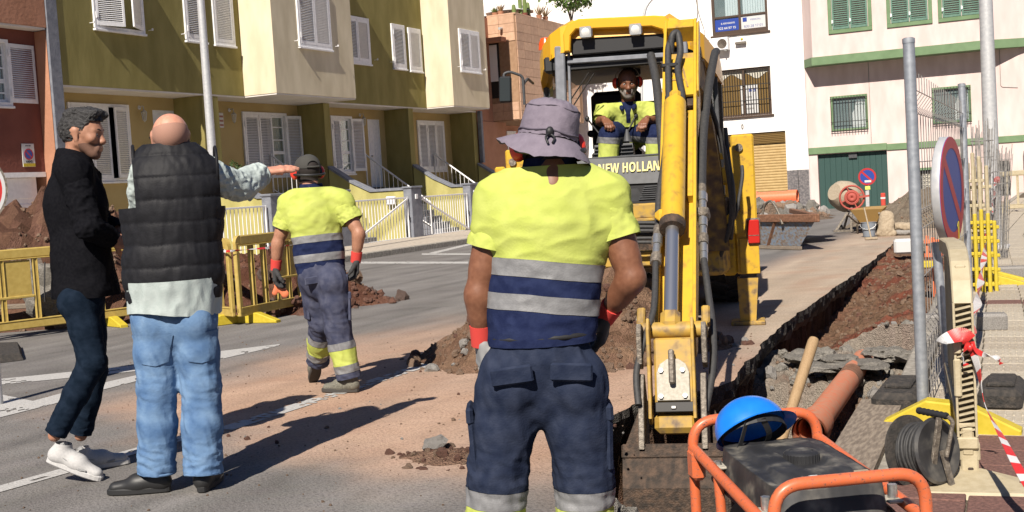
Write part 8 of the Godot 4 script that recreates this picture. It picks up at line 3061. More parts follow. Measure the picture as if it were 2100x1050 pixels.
	plastic_barrier("plastic_barrier", "yellow plastic barrier with a solid panel, left of the man in the blazer", V3(-11.05,0,-8.50), atan2(1.35, 0.53), 2.35, 1.0, M.barrier_yellow, M.bright_yellow, 5, [0.28, 1.12], "yellow plastic barriers round the earth heaps")
	plastic_barrier("plastic_barrier", "yellow plastic barrier standing in front of the reddish heap, behind the walking worker", V3(-8.42,0,-10.36), atan2(1.25, -0.05), 2.0, 1.0, M.barrier_yellow, M.bright_yellow, 7, [0.78, 1.15], "yellow plastic barriers round the earth heaps")
	plastic_barrier("plastic_barrier", "yellow plastic barrier half hidden behind the vest of the bald man", V3(-10.1,0,-11.1), atan2(-0.72, 1.6), 1.75, 0.98, M.barrier_yellow, M.bright_yellow, 6, [], "yellow plastic barriers round the earth heaps")
	var bt := thing("barrier_tape", "red and white tape strung along the middle yellow barrier", "tape", V3(-8.4,0.8,-10.4))
	tape_strip(bt, [V3(-9.6,0.84,-10.9), V3(-8.9,0.83,-10.55), V3(-8.38,0.84,-10.33), V3(-8.30,0.83,-11.2), V3(-8.30,0.84,-12.2)], 0.025, 0.07, 0.25)
	# what lies about at the left edge
	for k in 3:
		var pk := thing("plank", ["weathered plank leaning among the rubble behind the left barrier", "short plank lying flat behind the left barrier", "steep plank behind the left barrier, nearest the blazer"][k], "plank", V3(-11.2,0,-9.9))
		var g := geo(pk)
		var a = [V3(-11.3,0.85,-10.2), V3(-11.9,0.33,-9.4), V3(-10.9,0.95,-10.5)][k]
		var b = [V3(-10.9,0.08,-10.15), V3(-10.9,0.28,-10.3), V3(-10.55,0.05,-10.55)][k]
		g.bar(a, b, 0.16, 0.05, Vector3.UP, 0.006)
		obj("board", g, M.plank, pk)
	var sb := thing("concrete_lump", "big grey concrete lump behind the left yellow barrier", "concrete", V3(-11.1,0.3,-10.0))
	var g2 := geo(sb)
	rock_geo(g2, V3(-11.0,0.48,-10.05), V3(0.26,0.30,0.24), 33, 2)
	obj("lump", g2, M.broken_concrete, sb)
	var fs := thing("rubber_slab", "flat dark rubber slab lying on the road at the left edge", "slab", V3(-9.7,0,-8.25))
	g2 = geo(fs)
	hexa(g2, [V3(-9.20,0.004,-7.72), V3(-9.05,0.004,-7.95), V3(-9.95,0.004,-8.72), V3(-10.4,0.004,-8.6)], [V3(-9.22,0.07,-7.76), V3(-9.09,0.07,-7.95), V3(-9.93,0.07,-8.66), V3(-10.34,0.07,-8.56)])
	obj("slab", g2, M.tyre_rubber, fs)
	var rs := thing("red_road_sign", "round red road sign with white rim cut by the left edge of the picture", "sign", V3(-7.25,0,-5.96))
	var rx := Transform3D(look(V3(7.25,0,5.96)), V3(-7.25,1.58,-5.96))
	g2 = geo(rs)
	g2.t = g2.t * rx
	g2.lathe([V2(0,0), V2(0.3,0), V2(0.3,0.02), V2(0,0.02)], Vector3.ZERO, Basis(Vector3.RIGHT, PI / 2), 48)
	obj("disc", g2, M.worn_steel, rs)
	g2 = geo(rs)
	g2.t = g2.t * rx
	g2.lathe([V2(0.262,0.022), V2(0.285,0.022)], Vector3.ZERO, Basis(Vector3.RIGHT, PI / 2), 48)
	obj("white_rim", g2, M.sign_white, rs)
	g2 = geo(rs)
	g2.t = g2.t * rx
	g2.lathe([V2(0.0,0.022), V2(0.262,0.022)], Vector3.ZERO, Basis(Vector3.RIGHT, PI / 2), 48)
	obj("red_face", g2, M.tape_red, rs)
	g2 = geo(rs)
	g2.cyl(V3(-7.19,0,-6.05), V3(-7.19,1.85,-6.05), 0.04, -1, 14)
	obj("post", g2, M.grey_pole, rs)

	# lamp posts
	var lp := thing("lamp_post", "tall grey lamp post on the left pavement behind the bald man", "lamp post", V3(-14.3,0.12,-17.18))
	g2 = geo(lp)
	g2.tube([V3(-14.3,0.12,-17.18), V3(-14.3,0.5,-17.18), V3(-14.3,9.0,-17.18)], [0.09, 0.085, 0.055], 20)
	obj("pole", g2, M.grey_pole, lp)
	g2 = geo(lp)
	g2.box(V3(-14.3,0.14,-17.18), V3(0.34,0.04,0.34), 0.008)
	obj("base_plate", g2, M.grey_pole, lp)
	g2 = geo(lp)
	g2.tube(bend([V3(-14.3,8.9,-17.18), V3(-14.3,9.4,-17.18), V3(-12.9,9.6,-17.18)], 0.5), 0.04, 10)
	g2.box(V3(-12.7,9.6,-17.18), V3(0.7,0.12,0.26), 0.04)
	obj("lamp_head", g2, M.grey_pole, lp)
	lp = thing("lamp_post", "thick grey lamp post on the right pavement in front of the pink building", "lamp post", V3(-1.16,0.03,-18.4))
	g2 = geo(lp)
	g2.tube([V3(-1.16,0.03,-18.4), V3(-1.16,1.5,-18.4), V3(-1.16,9.0,-18.4)], [0.112, 0.105, 0.06], 24)
	obj("pole", g2, M.grey_pole, lp)
	g2 = geo(lp)
	g2.box(V3(-1.16,0.06,-18.4), V3(0.4,0.05,0.4), 0.01)
	obj("base_plate", g2, M.grey_pole, lp)
	lp = thing("lamp_post", "slim curved lamp post standing before the white building, seen through the cab", "lamp post", V3(-13.4,-0.2,-38.1))
	g2 = geo(lp)
	g2.tube(spline([V3(-13.4,-0.2,-38.1), V3(-13.36,3.0,-38.2), V3(-13.26,5.6,-38.4), V3(-13.2,6.7,-38.5), V3(-12.95,7.3,-38.6), V3(-12.2,7.8,-38.9), V3(-11.4,7.9,-39.2)], 5), 0.05, 10)
	obj("pole", g2, M.grey_pole, lp)

	# galvanised posts and welded mesh
	var fn := thing("mesh_fence", "galvanised fence panel of bent welded wire between two round posts", "fence", V3(-0.75,0.03,-6.2))
	var pa := V3(-0.755,0.0,-6.22)
	var pb := V3(-0.87,0.0,-10.5)
	for p in [[pa, 0.029], [pb, 0.029]]:
		g2 = geo(fn)
		g2.tube([p[0] + V3(0,0.03,0), p[0] + V3(0,1.965,0)], p[1], 20)
		g2.tube([p[0] + V3(0,1.962,0), p[0] + V3(0,1.985,0), p[0] + V3(0,1.99,0)], [0.031, 0.031, 0.02], 20)
		obj("post", g2, M.galvanised, fn)
	var d := (pb - pa)
	var side := V3(d.z, 0, -d.x).normalized()
	for k in 26:
		var q = pa + d * ((k + 1.0) / 27.0)
		var pts = [q + V3(0,0.12,0), q + V3(0,0.42,0), q + V3(0,0.47,0) + side * 0.035, q + V3(0,0.52,0), q + V3(0,1.02,0), q + V3(0,1.07,0) + side * 0.035, q + V3(0,1.12,0), q + V3(0,1.62,0), q + V3(0,1.68,0) + side * 0.045, q + V3(0,1.74,0), q + V3(0,1.84,0)]
		g2 = geo(fn)
		g2.tube(pts, 0.0026, 5)
		obj("wire", g2, M.wire, fn)
	for y in [0.13, 0.42, 0.52, 0.77, 1.02, 1.12, 1.37, 1.62, 1.74]:
		g2 = geo(fn)
		g2.tube([pa + V3(0, y, 0) - side * 0.004, pb + V3(0, y, 0) - side * 0.004], 0.003, 5)
		obj("cross_wire", g2, M.wire, fn)
	# rolled and folded mesh against the far post
	for s in [[V3(-1.02,0.0,-14.2), 0.17, 1.72, 26, "rolled up wire mesh leaning by the far end of the fence", 0.02], [V3(-0.99,0.0,-16.4), 0.16, 1.45, 30, "taller roll of grey wire mesh tied to the thick lamp post", 0.05]]:
		var rm := thing("mesh_roll", s[4], "wire mesh", s[0])
		r = rng(int(s[3]))
		for k in s[3]:
			var a = TAU * k / s[3] * 2.0
			var rad = s[1] * (0.55 + 0.45 * k / s[3])
			var p = s[0] + V3(cos(a) * rad * 0.7, 0.04, sin(a) * rad * 1.6)
			g2 = geo(rm)
			g2.tube([p, p + V3(s[5], s[2] * 0.5, 0.02), p + V3(s[5] * 2.0 + r.randf_range(-0.03, 0.03), s[2] * r.randf_range(0.92, 1.03), r.randf_range(-0.05, 0.05))], 0.004, 5)
			obj("wire", g2, M.wire, rm)
		for k in 9:
			var pts = []
			for i in 14:
				var a = TAU * i / 14
				pts.append(s[0] + V3(cos(a) * s[1] * 0.72 + s[5] * k * 0.2, 0.1 + k * s[2] / 9.5, sin(a) * s[1] * 1.65))
			g2 = geo(rm)
			g2.tube(pts, 0.0035, 5, false, true)
			obj("hoop_wire", g2, M.wire, rm)
	# white and yellow plastic barriers stacked on end behind the sign
	for k in 4:
		var st := thing("stacked_barrier", ["white plastic barrier stood on end behind the blue sign", "dirty white plastic barrier in the middle of the upright stack", "yellow plastic barrier stood on end behind the mesh roll", "second yellow plastic barrier, lowest of the upright stack"][k], "barrier", V3(-1.05, 0.03, -12.9 - k * 0.25), 0.0, "plastic barriers stood on end behind the fence")
		var hgt = [1.42, 1.32, 0.86, 0.78][k]
		var x = -1.02 + 0.05 * k
		var z = -12.9 - k * 0.28 if k < 2 else -12.2 - k * 0.1
		for i in 4:
			bx("rail", V3(x - 0.11 + i * 0.06, 0.03, z - 0.05), V3(x - 0.075 + i * 0.06, hgt - 0.04 * (i % 2), z + 0.02), M.barrier_cream if k < 2 else M.bright_yellow, st, 0.008)
		for i in 5:
			var y = 0.1 + i * hgt / 5.6
			bx("crosspiece", V3(x - 0.12, y, z - 0.03), V3(x + 0.13, y + 0.035, z - 0.005), M.barrier_cream if k < 2 else M.bright_yellow, st, 0.006)
	# the big no-parking sign, seen almost edge on
	var sg := thing("no_parking_sign", "large round blue and red no parking sign seen almost edge on behind the near barrier", "sign", V3(-0.63,0.03,-7.03))
	var nrm := (V3(0.996,0,-0.085) * 0.98 + V3(0.085,0,0.996) * 0.20).normalized()
	var sx := Transform3D(look(nrm, V3(-0.02,1,0.02)), V3(-0.655,1.20,-7.03))
	g2 = geo(sg)
	g2.t = g2.t * sx
	g2.lathe([V2(0,-0.045), V2(0.295,-0.045), V2(0.30,-0.04), V2(0.30,0.0), V2(0,0.0)], Vector3.ZERO, Basis(Vector3.RIGHT, PI / 2), 56)
	obj("sign_box", g2, M.grey_pole, sg)
	no_parking_disc(sg, sx, 0.298, 0.004)
	lettering("lettering", "1", 0.10, sx * Transform3D(Basis.IDENTITY, V3(0.10,-0.235,0.008)), M.bright_yellow, sg, 0.002)
	g2 = geo(sg)
	g2.cyl(sx * V3(0,-0.29,-0.1), V3(-0.70,0.03,-7.05), 0.025, -1, 12)
	g2.box(sx * V3(0,0.285,-0.04), V3(0.03,0.03,0.09), 0.004)
	obj("post", g2, M.galvanised, sg)
	# near barrier, seen from its end
	near_barrier()
	# yellow foot under the mesh fence
	var yf := thing("fence_foot", "bright yellow plastic foot standing across the kerb under the mesh fence", "barrier foot", V3(-0.62,0.03,-6.1))
	g2 = geo(yf)
	g2.prism(PackedVector2Array([V2(-0.33,0.0), V2(0.33,0.0), V2(0.33,0.035), V2(0.10,0.15), V2(-0.10,0.17), V2(-0.33,0.045)]), -0.05, 0.06, Transform3D(Basis(Vector3.UP, 0.0), V3(-0.62,0.03,-6.08)), 0.008)
	obj("foot", g2, M.bright_yellow, yf)
	for k in 2:
		var ff := thing("fence_foot", ["dark rubber foot block on the kerb left of the galvanised post", "dark rubber foot block on the pavement right of the near barrier"][k], "barrier foot", [V3(-0.93,0.03,-6.75), V3(-0.42,0.03,-6.85)][k])
		g2 = geo()
		g2.box(V3(0,0.06,0), V3([0.24, 0.22][k], 0.12, [0.62, 0.5][k]), 0.03)
		g2.box(V3(0,0.13,0), V3(0.14,0.03,0.3), 0.01)
		obj("block", g2, M.tyre_rubber, ff)
	for k in 2:
		var ft := thing("fence_foot", ["far pair of yellow feet on the pavement, left one", "far pair of yellow feet on the pavement, right one"][k], "barrier foot", V3(-0.86, 0.03, -13.1 - k * 0.4))
		g2 = geo()
		g2.prism(PackedVector2Array([V2(-0.2,0.0), V2(0.34,0.0), V2(0.30,0.04), V2(0.0,0.13), V2(-0.2,0.13)]), -0.05, 0.05, Transform3D(Basis.IDENTITY, Vector3.ZERO), 0.008)
		obj("foot", g2, M.bright_yellow, ft)
	# kerb blocks on the pavement
	for s in [[V3(-0.85,0.10,-9.72), V3(0.62,0.14,0.16), "pale concrete kerb block lying across the pavement"], [V3(-0.72,0.10,-13.9), V3(0.34,0.13,0.2), "small concrete block by the mesh rolls"]]:
		var kb := thing("kerb_block", s[2], "kerb block", s[0])
		g2 = geo()
		g2.box(Vector3.ZERO, s[1], 0.02, Basis(Vector3.UP, 0.12))
		obj("block", g2, M.stone_pale, kb)
	# striped tape knotted to the near barrier
	var tp := thing("barrier_tape", "red and white tape knotted to the near barrier and hanging to the right", "tape", V3(-0.42,0.6,-5.3))
	tape_strip(tp, [V3(-0.43,0.62,-5.14), V3(-0.40,0.52,-5.10), V3(-0.37,0.40,-4.98), V3(-0.30,0.32,-4.76), V3(-0.20,0.22,-4.45), V3(-0.10,0.16,-4.2)], 0.036, 0.062, 0.05, V3(1,0.3,0.2))
	tape_strip(tp, [V3(-0.43,0.63,-5.13), V3(-0.46,0.655,-5.12), V3(-0.52,0.64,-5.09), V3(-0.535,0.625,-5.08)], 0.06, 0.09, 0.05, V3(0.2,1,0.3))
	tape_strip(tp, [V3(-0.43,0.62,-5.13), V3(-0.39,0.58,-5.11), V3(-0.33,0.565,-5.10), V3(-0.31,0.54,-5.09)], 0.022, 0.07, 0.2)
	tape_strip(tp, [V3(-0.43,0.62,-5.13), V3(-0.46,0.57,-5.11), V3(-0.445,0.53,-5.10)], 0.025, 0.05, 0.2)
	g2 = geo(tp)
	g2.ball(V3(-0.43,0.60,-5.12), V3(0.013,0.015,0.011), 10, 7)
	obj("knot", g2, M.tape_red, tp)
	tp = thing("barrier_tape", "twisted red and white tape from the lamp post down to the near barrier", "tape", V3(-1.0,0.6,-12))
	tape_strip(tp, [V3(-1.10,1.02,-18.2), V3(-1.02,0.86,-16.5), V3(-0.93,0.62,-14.0), V3(-0.77,0.46,-10.7), V3(-0.58,0.52,-7.6), V3(-0.44,0.62,-5.2)], 0.05, 0.035, 0.35)
	g2 = geo(tp)
	g2.ball(V3(-1.08,1.02,-18.25), V3(0.05,0.06,0.05), 8, 6)
	obj("knot", g2, M.tape_red, tp)


func near_barrier():
	var a := V3(-0.455,0.0,-5.16)
	var b := V3(-0.66,0.0,-6.72)
	var th := thing("plastic_barrier", "cream plastic barrier seen end on at the right, tape knotted to it", "barrier", a)
	var dir := (b - a).normalized()
	var F := Transform3D(Basis(dir.cross(Vector3.UP) * -1.0, Vector3.UP, dir.cross(Vector3.UP).cross(Vector3.UP) * -1.0), a)
	F.basis = Basis(Vector3.UP.cross(-dir).normalized(), Vector3.UP, -dir)
	var l := (b - a).length()
	var m: Material = M.barrier_cream
	var gg = func() -> Geo:
		var q := geo(th)
		q.t = q.t * F
		return q
	var yz := Basis(V3(0,0,1), V3(0,1,0), V3(-1,0,0))
	var g: Geo = gg.call()
	# rounded top rail, arching down to the near end
	var prof = PackedVector2Array()
	var outer = [[-l, 0.955], [-0.55, 1.0], [-0.28, 0.985], [-0.14, 0.945], [-0.05, 0.87], [-0.005, 0.78]]
	for p in outer: prof.append(V2(p[0], p[1]))
	for k in 6:
		var p = outer[5 - k]
		prof.append(V2(p[0] - (0.07 if k < 3 else 0.0), p[1] - (0.02 if k < 3 else 0.075)))
	g.prism(prof, -0.040, 0.040, Transform3D(yz, Vector3.ZERO), 0.006)
	obj("top_rail", g, m, th)
	g = gg.call()
	g.box(V3(0, 0.20, -l * 0.5), V3(0.05, 0.12, l), 0.008)
	g.box(V3(0, 0.27, -l * 0.5), V3(0.075, 0.016, l), 0.004)
	obj("bottom_rail", g, m, th)
	for k in 8:
		g = gg.call()
		var z = -0.13 - k * (l - 0.2) / 7.4
		g.box(V3(0, 0.58, z), V3(0.045,0.70,0.05), 0.006)
		obj("bar", g, m, th)
	g = gg.call()
	g.box(V3(0, 0.70, -l * 0.55), V3(0.02, 0.02, l * 0.8), 0.003)
	g.box(V3(0, 0.42, -l * 0.55), V3(0.02, 0.02, l * 0.8), 0.003)
	obj("inner_rail", g, m, th)
	# near end: two cheeks with a ladder of small ribs between
	g = gg.call()
	for s in [-1.0, 1.0]:
		g.box(V3(s * 0.036, 0.50, -0.02), V3(0.010,0.56,0.05), 0.002)
	g.box(V3(0,0.50,-0.05), V3(0.064,0.56,0.01))
	g.box(V3(0,0.195,-0.02), V3(0.084,0.05,0.06), 0.006)
	g.box(V3(-0.03,0.60,0.006), V3(0.035,0.06,0.02), 0.006)
	g.box(V3(-0.03,0.47,0.006), V3(0.03,0.16,0.016), 0.006)
	obj("end_post", g, m, th)
	for k in 22:
		g = gg.call()
		g.box(V3(0, 0.245 + k * 0.0245, -0.022), V3(0.062,0.007,0.046), 0.0, Basis(Vector3.BACK, 0.25))
		obj("rib", g, m, th)
	g = gg.call()
	g.box(V3(0.005,0.12,-0.03), V3(0.070,0.20,0.05), 0.006)
	g.box(V3(0.005,0.155,-0.035), V3(0.085,0.08,0.055), 0.008)
	var lg: MeshInstance3D = obj("leg", g, m, th)
	g = gg.call()
	g.box(V3(0.008,0.075,-0.003), V3(0.022,0.034,0.008), 0.004)
	obj("slot", g, M.dirty_steel, lg)
	g = gg.call()
	hexa(g, [V3(-0.20,0.012,0.28), V3(0.30,0.012,0.28), V3(0.34,0.012,-0.02), V3(-0.12,0.012,-0.10)], [V3(-0.18,0.055,0.25), V3(0.28,0.055,0.25), V3(0.05,0.085,-0.02), V3(-0.05,0.085,-0.06)])
	obj("foot", g, m, th)


# ---------------------------------------------------------------- skip, pipes, mixer and the rest behind the digger
func make_far_clutter():
	var r := rng(51)
	# builders' skip heaped with rubble
	var A := V3(-6.6,0,-21.5)
	var xd := V3(0.80,0,0.60)
	var zd := V3(-0.42,0,-0.91)
	var th := thing("skip", "blue and rust coloured builders' skip heaped with rubble behind the digger", "skip", A)
	var L1 = 2.95
	var D1 = 3.3
	var hh = 0.56
	var lo = [A + V3(0,0.07,0), A + xd * L1 + V3(0,0.07,0), A + xd * (L1 + 0.02) + zd * D1 * 0.85 + V3(0,0.07,0), A + zd * D1 * 0.85 + V3(0,0.07,0)]
	var hi = [A + xd * -0.3 + zd * -0.18 + V3(0, hh, 0), A + xd * (L1 + 0.38) + zd * -0.18 + V3(0, hh, 0), A + xd * (L1 + 0.62) + zd * D1 + V3(0, hh + 0.06, 0), A + xd * -0.3 + zd * D1 + V3(0, hh + 0.06, 0)]
	var g := geo(th)
	for k in 4:
		var j = (k + 1) % 4
		var c = (lo[0] + lo[2]) * 0.5
		var inn = func(p: Vector3): return p + (V3(c.x, p.y, c.z) - p).normalized() * 0.03
		hexa(g, [lo[k], lo[j], inn.call(lo[j]), inn.call(lo[k])], [hi[k], hi[j], inn.call(hi[j]), inn.call(hi[k])])
	g.face(lo, Vector3.UP)
	obj("shell", g, M.skip_paint, th)
	g = geo(th)
	for k in 4:
		g.bar(hi[k] + V3(0,-0.02,0), hi[(k + 1) % 4] + V3(0,-0.02,0), 0.08, 0.13, Vector3.UP, 0.01)
	obj("rim", g, M.rust, th)
	g = geo(th)
	g.bar(lo[0] + V3(0,-0.035,0), lo[1] + V3(0,-0.035,0), 0.06, 0.06, Vector3.UP, 0.006)
	g.bar(lo[1] + V3(0,-0.035,0), lo[2] + V3(0,-0.035,0), 0.06, 0.06, Vector3.UP, 0.006)
	obj("skid", g, M.plank, th)
	for s in [0.35, 0.72]:
		g = geo(th)
		g.bar(lo[0].lerp(lo[1], s) - zd * 0.02, hi[0].lerp(hi[1], s) - zd * 0.03, 0.05, 0.03, zd, 0.004)
		obj("stiffener", g, M.rust, th)
	g = geo(th)
	var hz = hi[0].lerp(hi[1], 0.62)
	g.tube(spline([hz + V3(0,-0.05,0), hz + V3(0.05,0.18,0.02), hz + xd * 0.25 + V3(0,0.27,0), hz + xd * 0.42 + V3(0,0.1,0), hz + xd * 0.5 - zd * 0.08 + V3(0,-0.12,0)], 6), 0.022, 8)
	obj("cable_loop", g, M.worn_steel, th)
	var cen = (hi[0] + hi[2]) * 0.5
	var hp := heap("skip_rubble", "earth and broken concrete heaped in the skip", V3(cen.x, hh - 0.12, cen.z), 1.85, 1.75, 0.30, 0.6, 21, [Color(0.17, 0.12, 0.085), Color(0.28, 0.21, 0.155)], 0.3, "rubble")
	strew(hp[0], r, 150, func(): return hp[1].call(r.randf(), 0.95 * sqrt(r.randf())), 0.04, 0.17, [M.stone_pale, M.stone_brown, M.broken_concrete, M.stone_brown])
	crumbs(hp[0], r, 400, func(): return hp[1].call(r.randf(), 0.95 * sqrt(r.randf())), 0.015, 0.05, M.stone_brown)
	# stacked orange pipes
	for k in 5:
		var row = [0, 0, 0, 1, 1][k]
		var zz = [-35.2, -35.58, -35.96, -35.39, -35.77][k]
		var end = [-7.55, -7.75, -7.85, -7.62, -8.9][k]
		var pp := thing("orange_pipe", ["nearest bottom orange drain pipe of the stack", "middle bottom orange drain pipe of the stack", "hindmost bottom orange drain pipe of the stack", "top front orange drain pipe of the stack", "top back orange drain pipe, pushed back in the stack"][k], "pipe", V3(-10, 0, zz), 0.0, "orange drain pipes stacked beyond the skip")
		g = geo(pp)
		var y = 0.09 + row * 0.325
		for q in [0.185, 0.17]:
			g.tube([V3(-14.0, y + 0.1, zz), V3(end, y + 0.1, zz)], q, 24, false)
		obj("pipe_wall", g, M.orange_pipe, pp)
		g = geo(pp)
		g.tube([V3(end - 0.28, y + 0.1, zz), V3(end - 0.26, y + 0.1, zz), V3(end - 0.02, y + 0.1, zz), V3(end, y + 0.1, zz)], [0.187, 0.205, 0.205, 0.20], 24, false)
		obj("socket", g, M.orange_pipe, pp)
	# cement mixer
	var mb := V3(-4.25,0,-24.6)
	var mx := thing("cement_mixer", "small cement mixer with a dusty drum and a red ring before the green door", "cement mixer", mb)
	var toward := V3(0.18,0,0.98)
	g = geo(mx)
	var ax := (toward * 0.75 + V3(-0.62,0.30,0)).normalized()
	var cB := look(ax) * Basis(Vector3.RIGHT, PI / 2)
	var dc := mb + V3(-0.10,0.74,0)
	g.lathe([V2(0.0,-0.30), V2(0.17,-0.30), V2(0.27,-0.18), V2(0.315,0.0), V2(0.315,0.10), V2(0.22,0.32), V2(0.19,0.32)], dc, look(-ax) * Basis(Vector3.RIGHT, PI / 2), 28)
	obj("drum", g, M.mixer_drum, mx)
	g = geo(mx)
	var rc := mb + V3(0.10,0.71,0.30)
	var rB := look(toward)
	for k in 4:
		var pts = []
		var rad = [0.235, 0.135, 0.115, 0.05][k]
		for i in 28:
			pts.append(rc + rB * V3(cos(TAU * i / 28) * rad, sin(TAU * i / 28) * rad, 0))
		g.tube(pts, [0.02, 0.016, 0.02, 0.05][k], 8, false, true)
	for k in 4:
		var a = TAU * k / 4 + 0.4
		g.bar(rc, rc + rB * V3(cos(a) * 0.235, sin(a) * 0.235, 0), 0.02, 0.02)
	g.bar(rc + V3(0.14,0,0), rc + V3(0.34,0.02,0), 0.04, 0.04)
	g.bar(rc, dc, 0.06, 0.06)
	obj("tilting_wheel", g, M.mixer_red, mx)
	g = geo(mx)
	for q in [[V3(0.08,0.55,0.2), V3(-0.25,0.03,0.35)], [V3(0.08,0.55,0.2), V3(0.30,0.03,0.30)], [V3(0.0,0.55,-0.1), V3(-0.2,0.03,-0.3)], [V3(0.0,0.55,-0.1), V3(0.28,0.03,-0.25)], [V3(0.08,0.62,0.22), V3(0.06,0.03,0.3)], [V3(-0.28,0.05,0.36), V3(0.32,0.05,0.30)]]:
		g.bar(mb + q[0], mb + q[1], 0.04, 0.04, Vector3.BACK)
	obj("frame", g, M.worn_steel, mx)
	for s in [-0.25, 0.3]:
		g = geo(mx)
		g.lathe([V2(0.0,-0.03), V2(0.07,-0.03), V2(0.07,0.03), V2(0.0,0.03)], mb + V3(s, 0.07, -0.3), Basis(Vector3.BACK, PI / 2), 16)
		obj("wheel", g, M.tyre_rubber, mx)
	# small no-parking sign on a stand
	var sb := V3(-3.98,0,-25.1)
	var sn := thing("no_parking_sign", "small round no parking sign on a thin stand beside the cement mixer", "sign", sb)
	var sx := Transform3D(look(toward), sb + V3(0.02,1.10,0.02))
	no_parking_disc(sn, sx, 0.178, 0.012)
	g = geo(sn)
	g.bar(sb + V3(0,0.0,0), sb + V3(0.01,1.0,0), 0.07, 0.03, Vector3.BACK)
	g.box(sb + V3(0,0.02,0), V3(0.4,0.04,0.3), 0.008)
	obj("stand", g, M.grey_pole, sn)
	g = geo(sn)
	g.t = g.t * sx
	g.box(V3(0.0,-0.23,0.01), V3(0.10,0.07,0.006), 0.001)
	obj("yellow_tag", g, flat("tag_lime", L(0.62, 0.72, 0.12), 0.6), sn)
	g = geo(sn)
	g.t = g.t * sx
	g.box(V3(0.01,-0.095,0.0165), V3(0.13,0.045,0.003), 0.0)
	obj("white_sticker", g, M.sign_white, sn)
	# wheelbarrow
	var wb := thing("wheelbarrow", "yellow wheelbarrow seen from its handles beside the small sign", "wheelbarrow", V3(-3.85,0,-24.0))
	var w := V3(-3.78,0,-24.05)
	g = geo(wb)
	hexa(g, [w + V3(-0.16,0.22,0.2), w + V3(0.16,0.22,0.2), w + V3(0.12,0.2,-0.45), w + V3(-0.12,0.2,-0.45)], [w + V3(-0.31,0.48,0.35), w + V3(0.31,0.48,0.35), w + V3(0.24,0.50,-0.7), w + V3(-0.24,0.50,-0.7)])
	obj("tray", g, mat("barrow_yellow", L(0.42, 0.24, 0.05), L(0.3, 0.2, 0.09), {"scale": 2.0}), wb)
	g = geo(wb)
	for s in [-1, 1]:
		g.tube(bend([w + V3(s * 0.30, 0.42, 0.8), w + V3(s * 0.22, 0.2, 0.1), w + V3(s * 0.05, 0.17, -0.85)], 0.1), 0.018, 8)
		g.tube(bend([w + V3(s * 0.22, 0.2, 0.12), w + V3(s * 0.22, 0.0, 0.18), w + V3(s * 0.2, 0.2, 0.32)], 0.05), 0.016, 8)
	obj("handles_and_legs", g, M.worn_steel, wb)
	g = geo(wb)
	g.lathe([V2(0.0,-0.02), V2(0.12,-0.03), V2(0.17,-0.03), V2(0.17,0.03), V2(0.12,0.03), V2(0.0,0.02)], w + V3(0,0.17,-0.85), Basis(Vector3.BACK, PI / 2), 20)
	obj("wheel", g, M.tyre_rubber, wb)
	# bucket, broom, bags, blocks
	var bk := thing("bucket", "grey builder's bucket left of the cement bags", "bucket", V3(-3.60,0,-22.75))
	g = geo()
	g.lathe([V2(0,0.01), V2(0.105,0.01), V2(0.14,0.27), V2(0.15,0.275), V2(0.135,0.275), V2(0.1,0.03), V2(0,0.03)], Vector3.ZERO, Basis.IDENTITY, 24)
	obj("pail", g, mat("bucket_grey", L(0.16, 0.19, 0.23), L(0.26, 0.28, 0.31), {"scale": 3.0}), bk)
	g = geo()
	var pts = []
	for k in 13: pts.append(V3(0.145 * cos(PI * k / 12), 0.25 - 0.10 * sin(PI * k / 12), 0.06 * sin(PI * k / 12) + 0.08))
	g.tube(pts, 0.006, 6)
	obj("handle", g, M.steel, bk)
	var br := thing("broom", "broom with a pale handle standing in front of the bucket", "broom", V3(-3.45,0,-21.85))
	g = geo(br)
	g.tube([V3(-3.42,0.03,-21.82), V3(-3.55,0.58,-22.0)], 0.014, 8)
	obj("stick", g, M.cement_bag, br)
	g = geo(br)
	g.box(V3(-3.42,0.03,-21.82), V3(0.22,0.045,0.06), 0.008, Basis(Vector3.UP, 0.4))
	obj("head", g, M.cement_bag, br)
	for k in 3:
		var cb := thing("cement_bag", ["open cement bag standing upright beside the bucket", "slumped cement bag lying by the sand heap", "flat cement bag under the slumped one"][k], "bag", V3(-3.3 + 0.25 * k, 0, -22.7))
		var f := Field.new()
		f.k = 0.05
		if k == 0:
			f.cap(V3(-3.30,0.10,-22.8), V3(-3.29,0.34,-22.85), 0.15, 0.14, V3(0,0,1), 0.6)
			f.cap(V3(-3.42,0.05,-22.8), V3(-3.17,0.05,-22.8), 0.06, 0.06)
		elif k == 1:
			f.cap(V3(-3.10,0.16,-23.0), V3(-2.85,0.14,-22.9), 0.13, 0.12, Vector3.UP, 0.7)
		else:
			f.cap(V3(-3.12,0.05,-22.95), V3(-2.78,0.05,-22.8), 0.10, 0.10, Vector3.UP, 0.55)
		var o := f.mesh(0.018)
		displace(o, folds(0.02, V3(9,9,9), k))
		skin_obj("sack", o, M.cement_bag if k < 2 else M.stone_pale, cb)
	var sd := heap("sand_heap", "smooth heap of grey brown sand behind the cement bags", V3(-3.0,0,-26.3), 1.55, 1.3, 0.72, 0.2, 29, [Color(0.20, 0.16, 0.12), Color(0.26, 0.215, 0.165)], 0.04)
	crumbs(sd[0], r, 120, func(): return sd[1].call(r.randf(), 1.05 * sqrt(r.randf())), 0.008, 0.03, M.stone_brown)
	for s in [[V3(-2.42,0.11,-18.35), V3(0.27,0.22,0.24), M.sign_white, "bright white block at the far end of the trench"], [V3(-2.10,0.08,-18.5), V3(0.26,0.17,0.22), M.broken_concrete, "grey concrete block right of the white block"], [V3(-2.5,0.06,-19.6), V3(0.3,0.1,0.2), M.tyre_rubber, "small dark tub behind the white block"]]:
		var kb := thing("block", s[3], "block", s[0])
		g = geo()
		g.box(Vector3.ZERO, s[1], 0.03, Basis(Vector3.UP, 0.2))
		obj("block", g, s[2], kb)
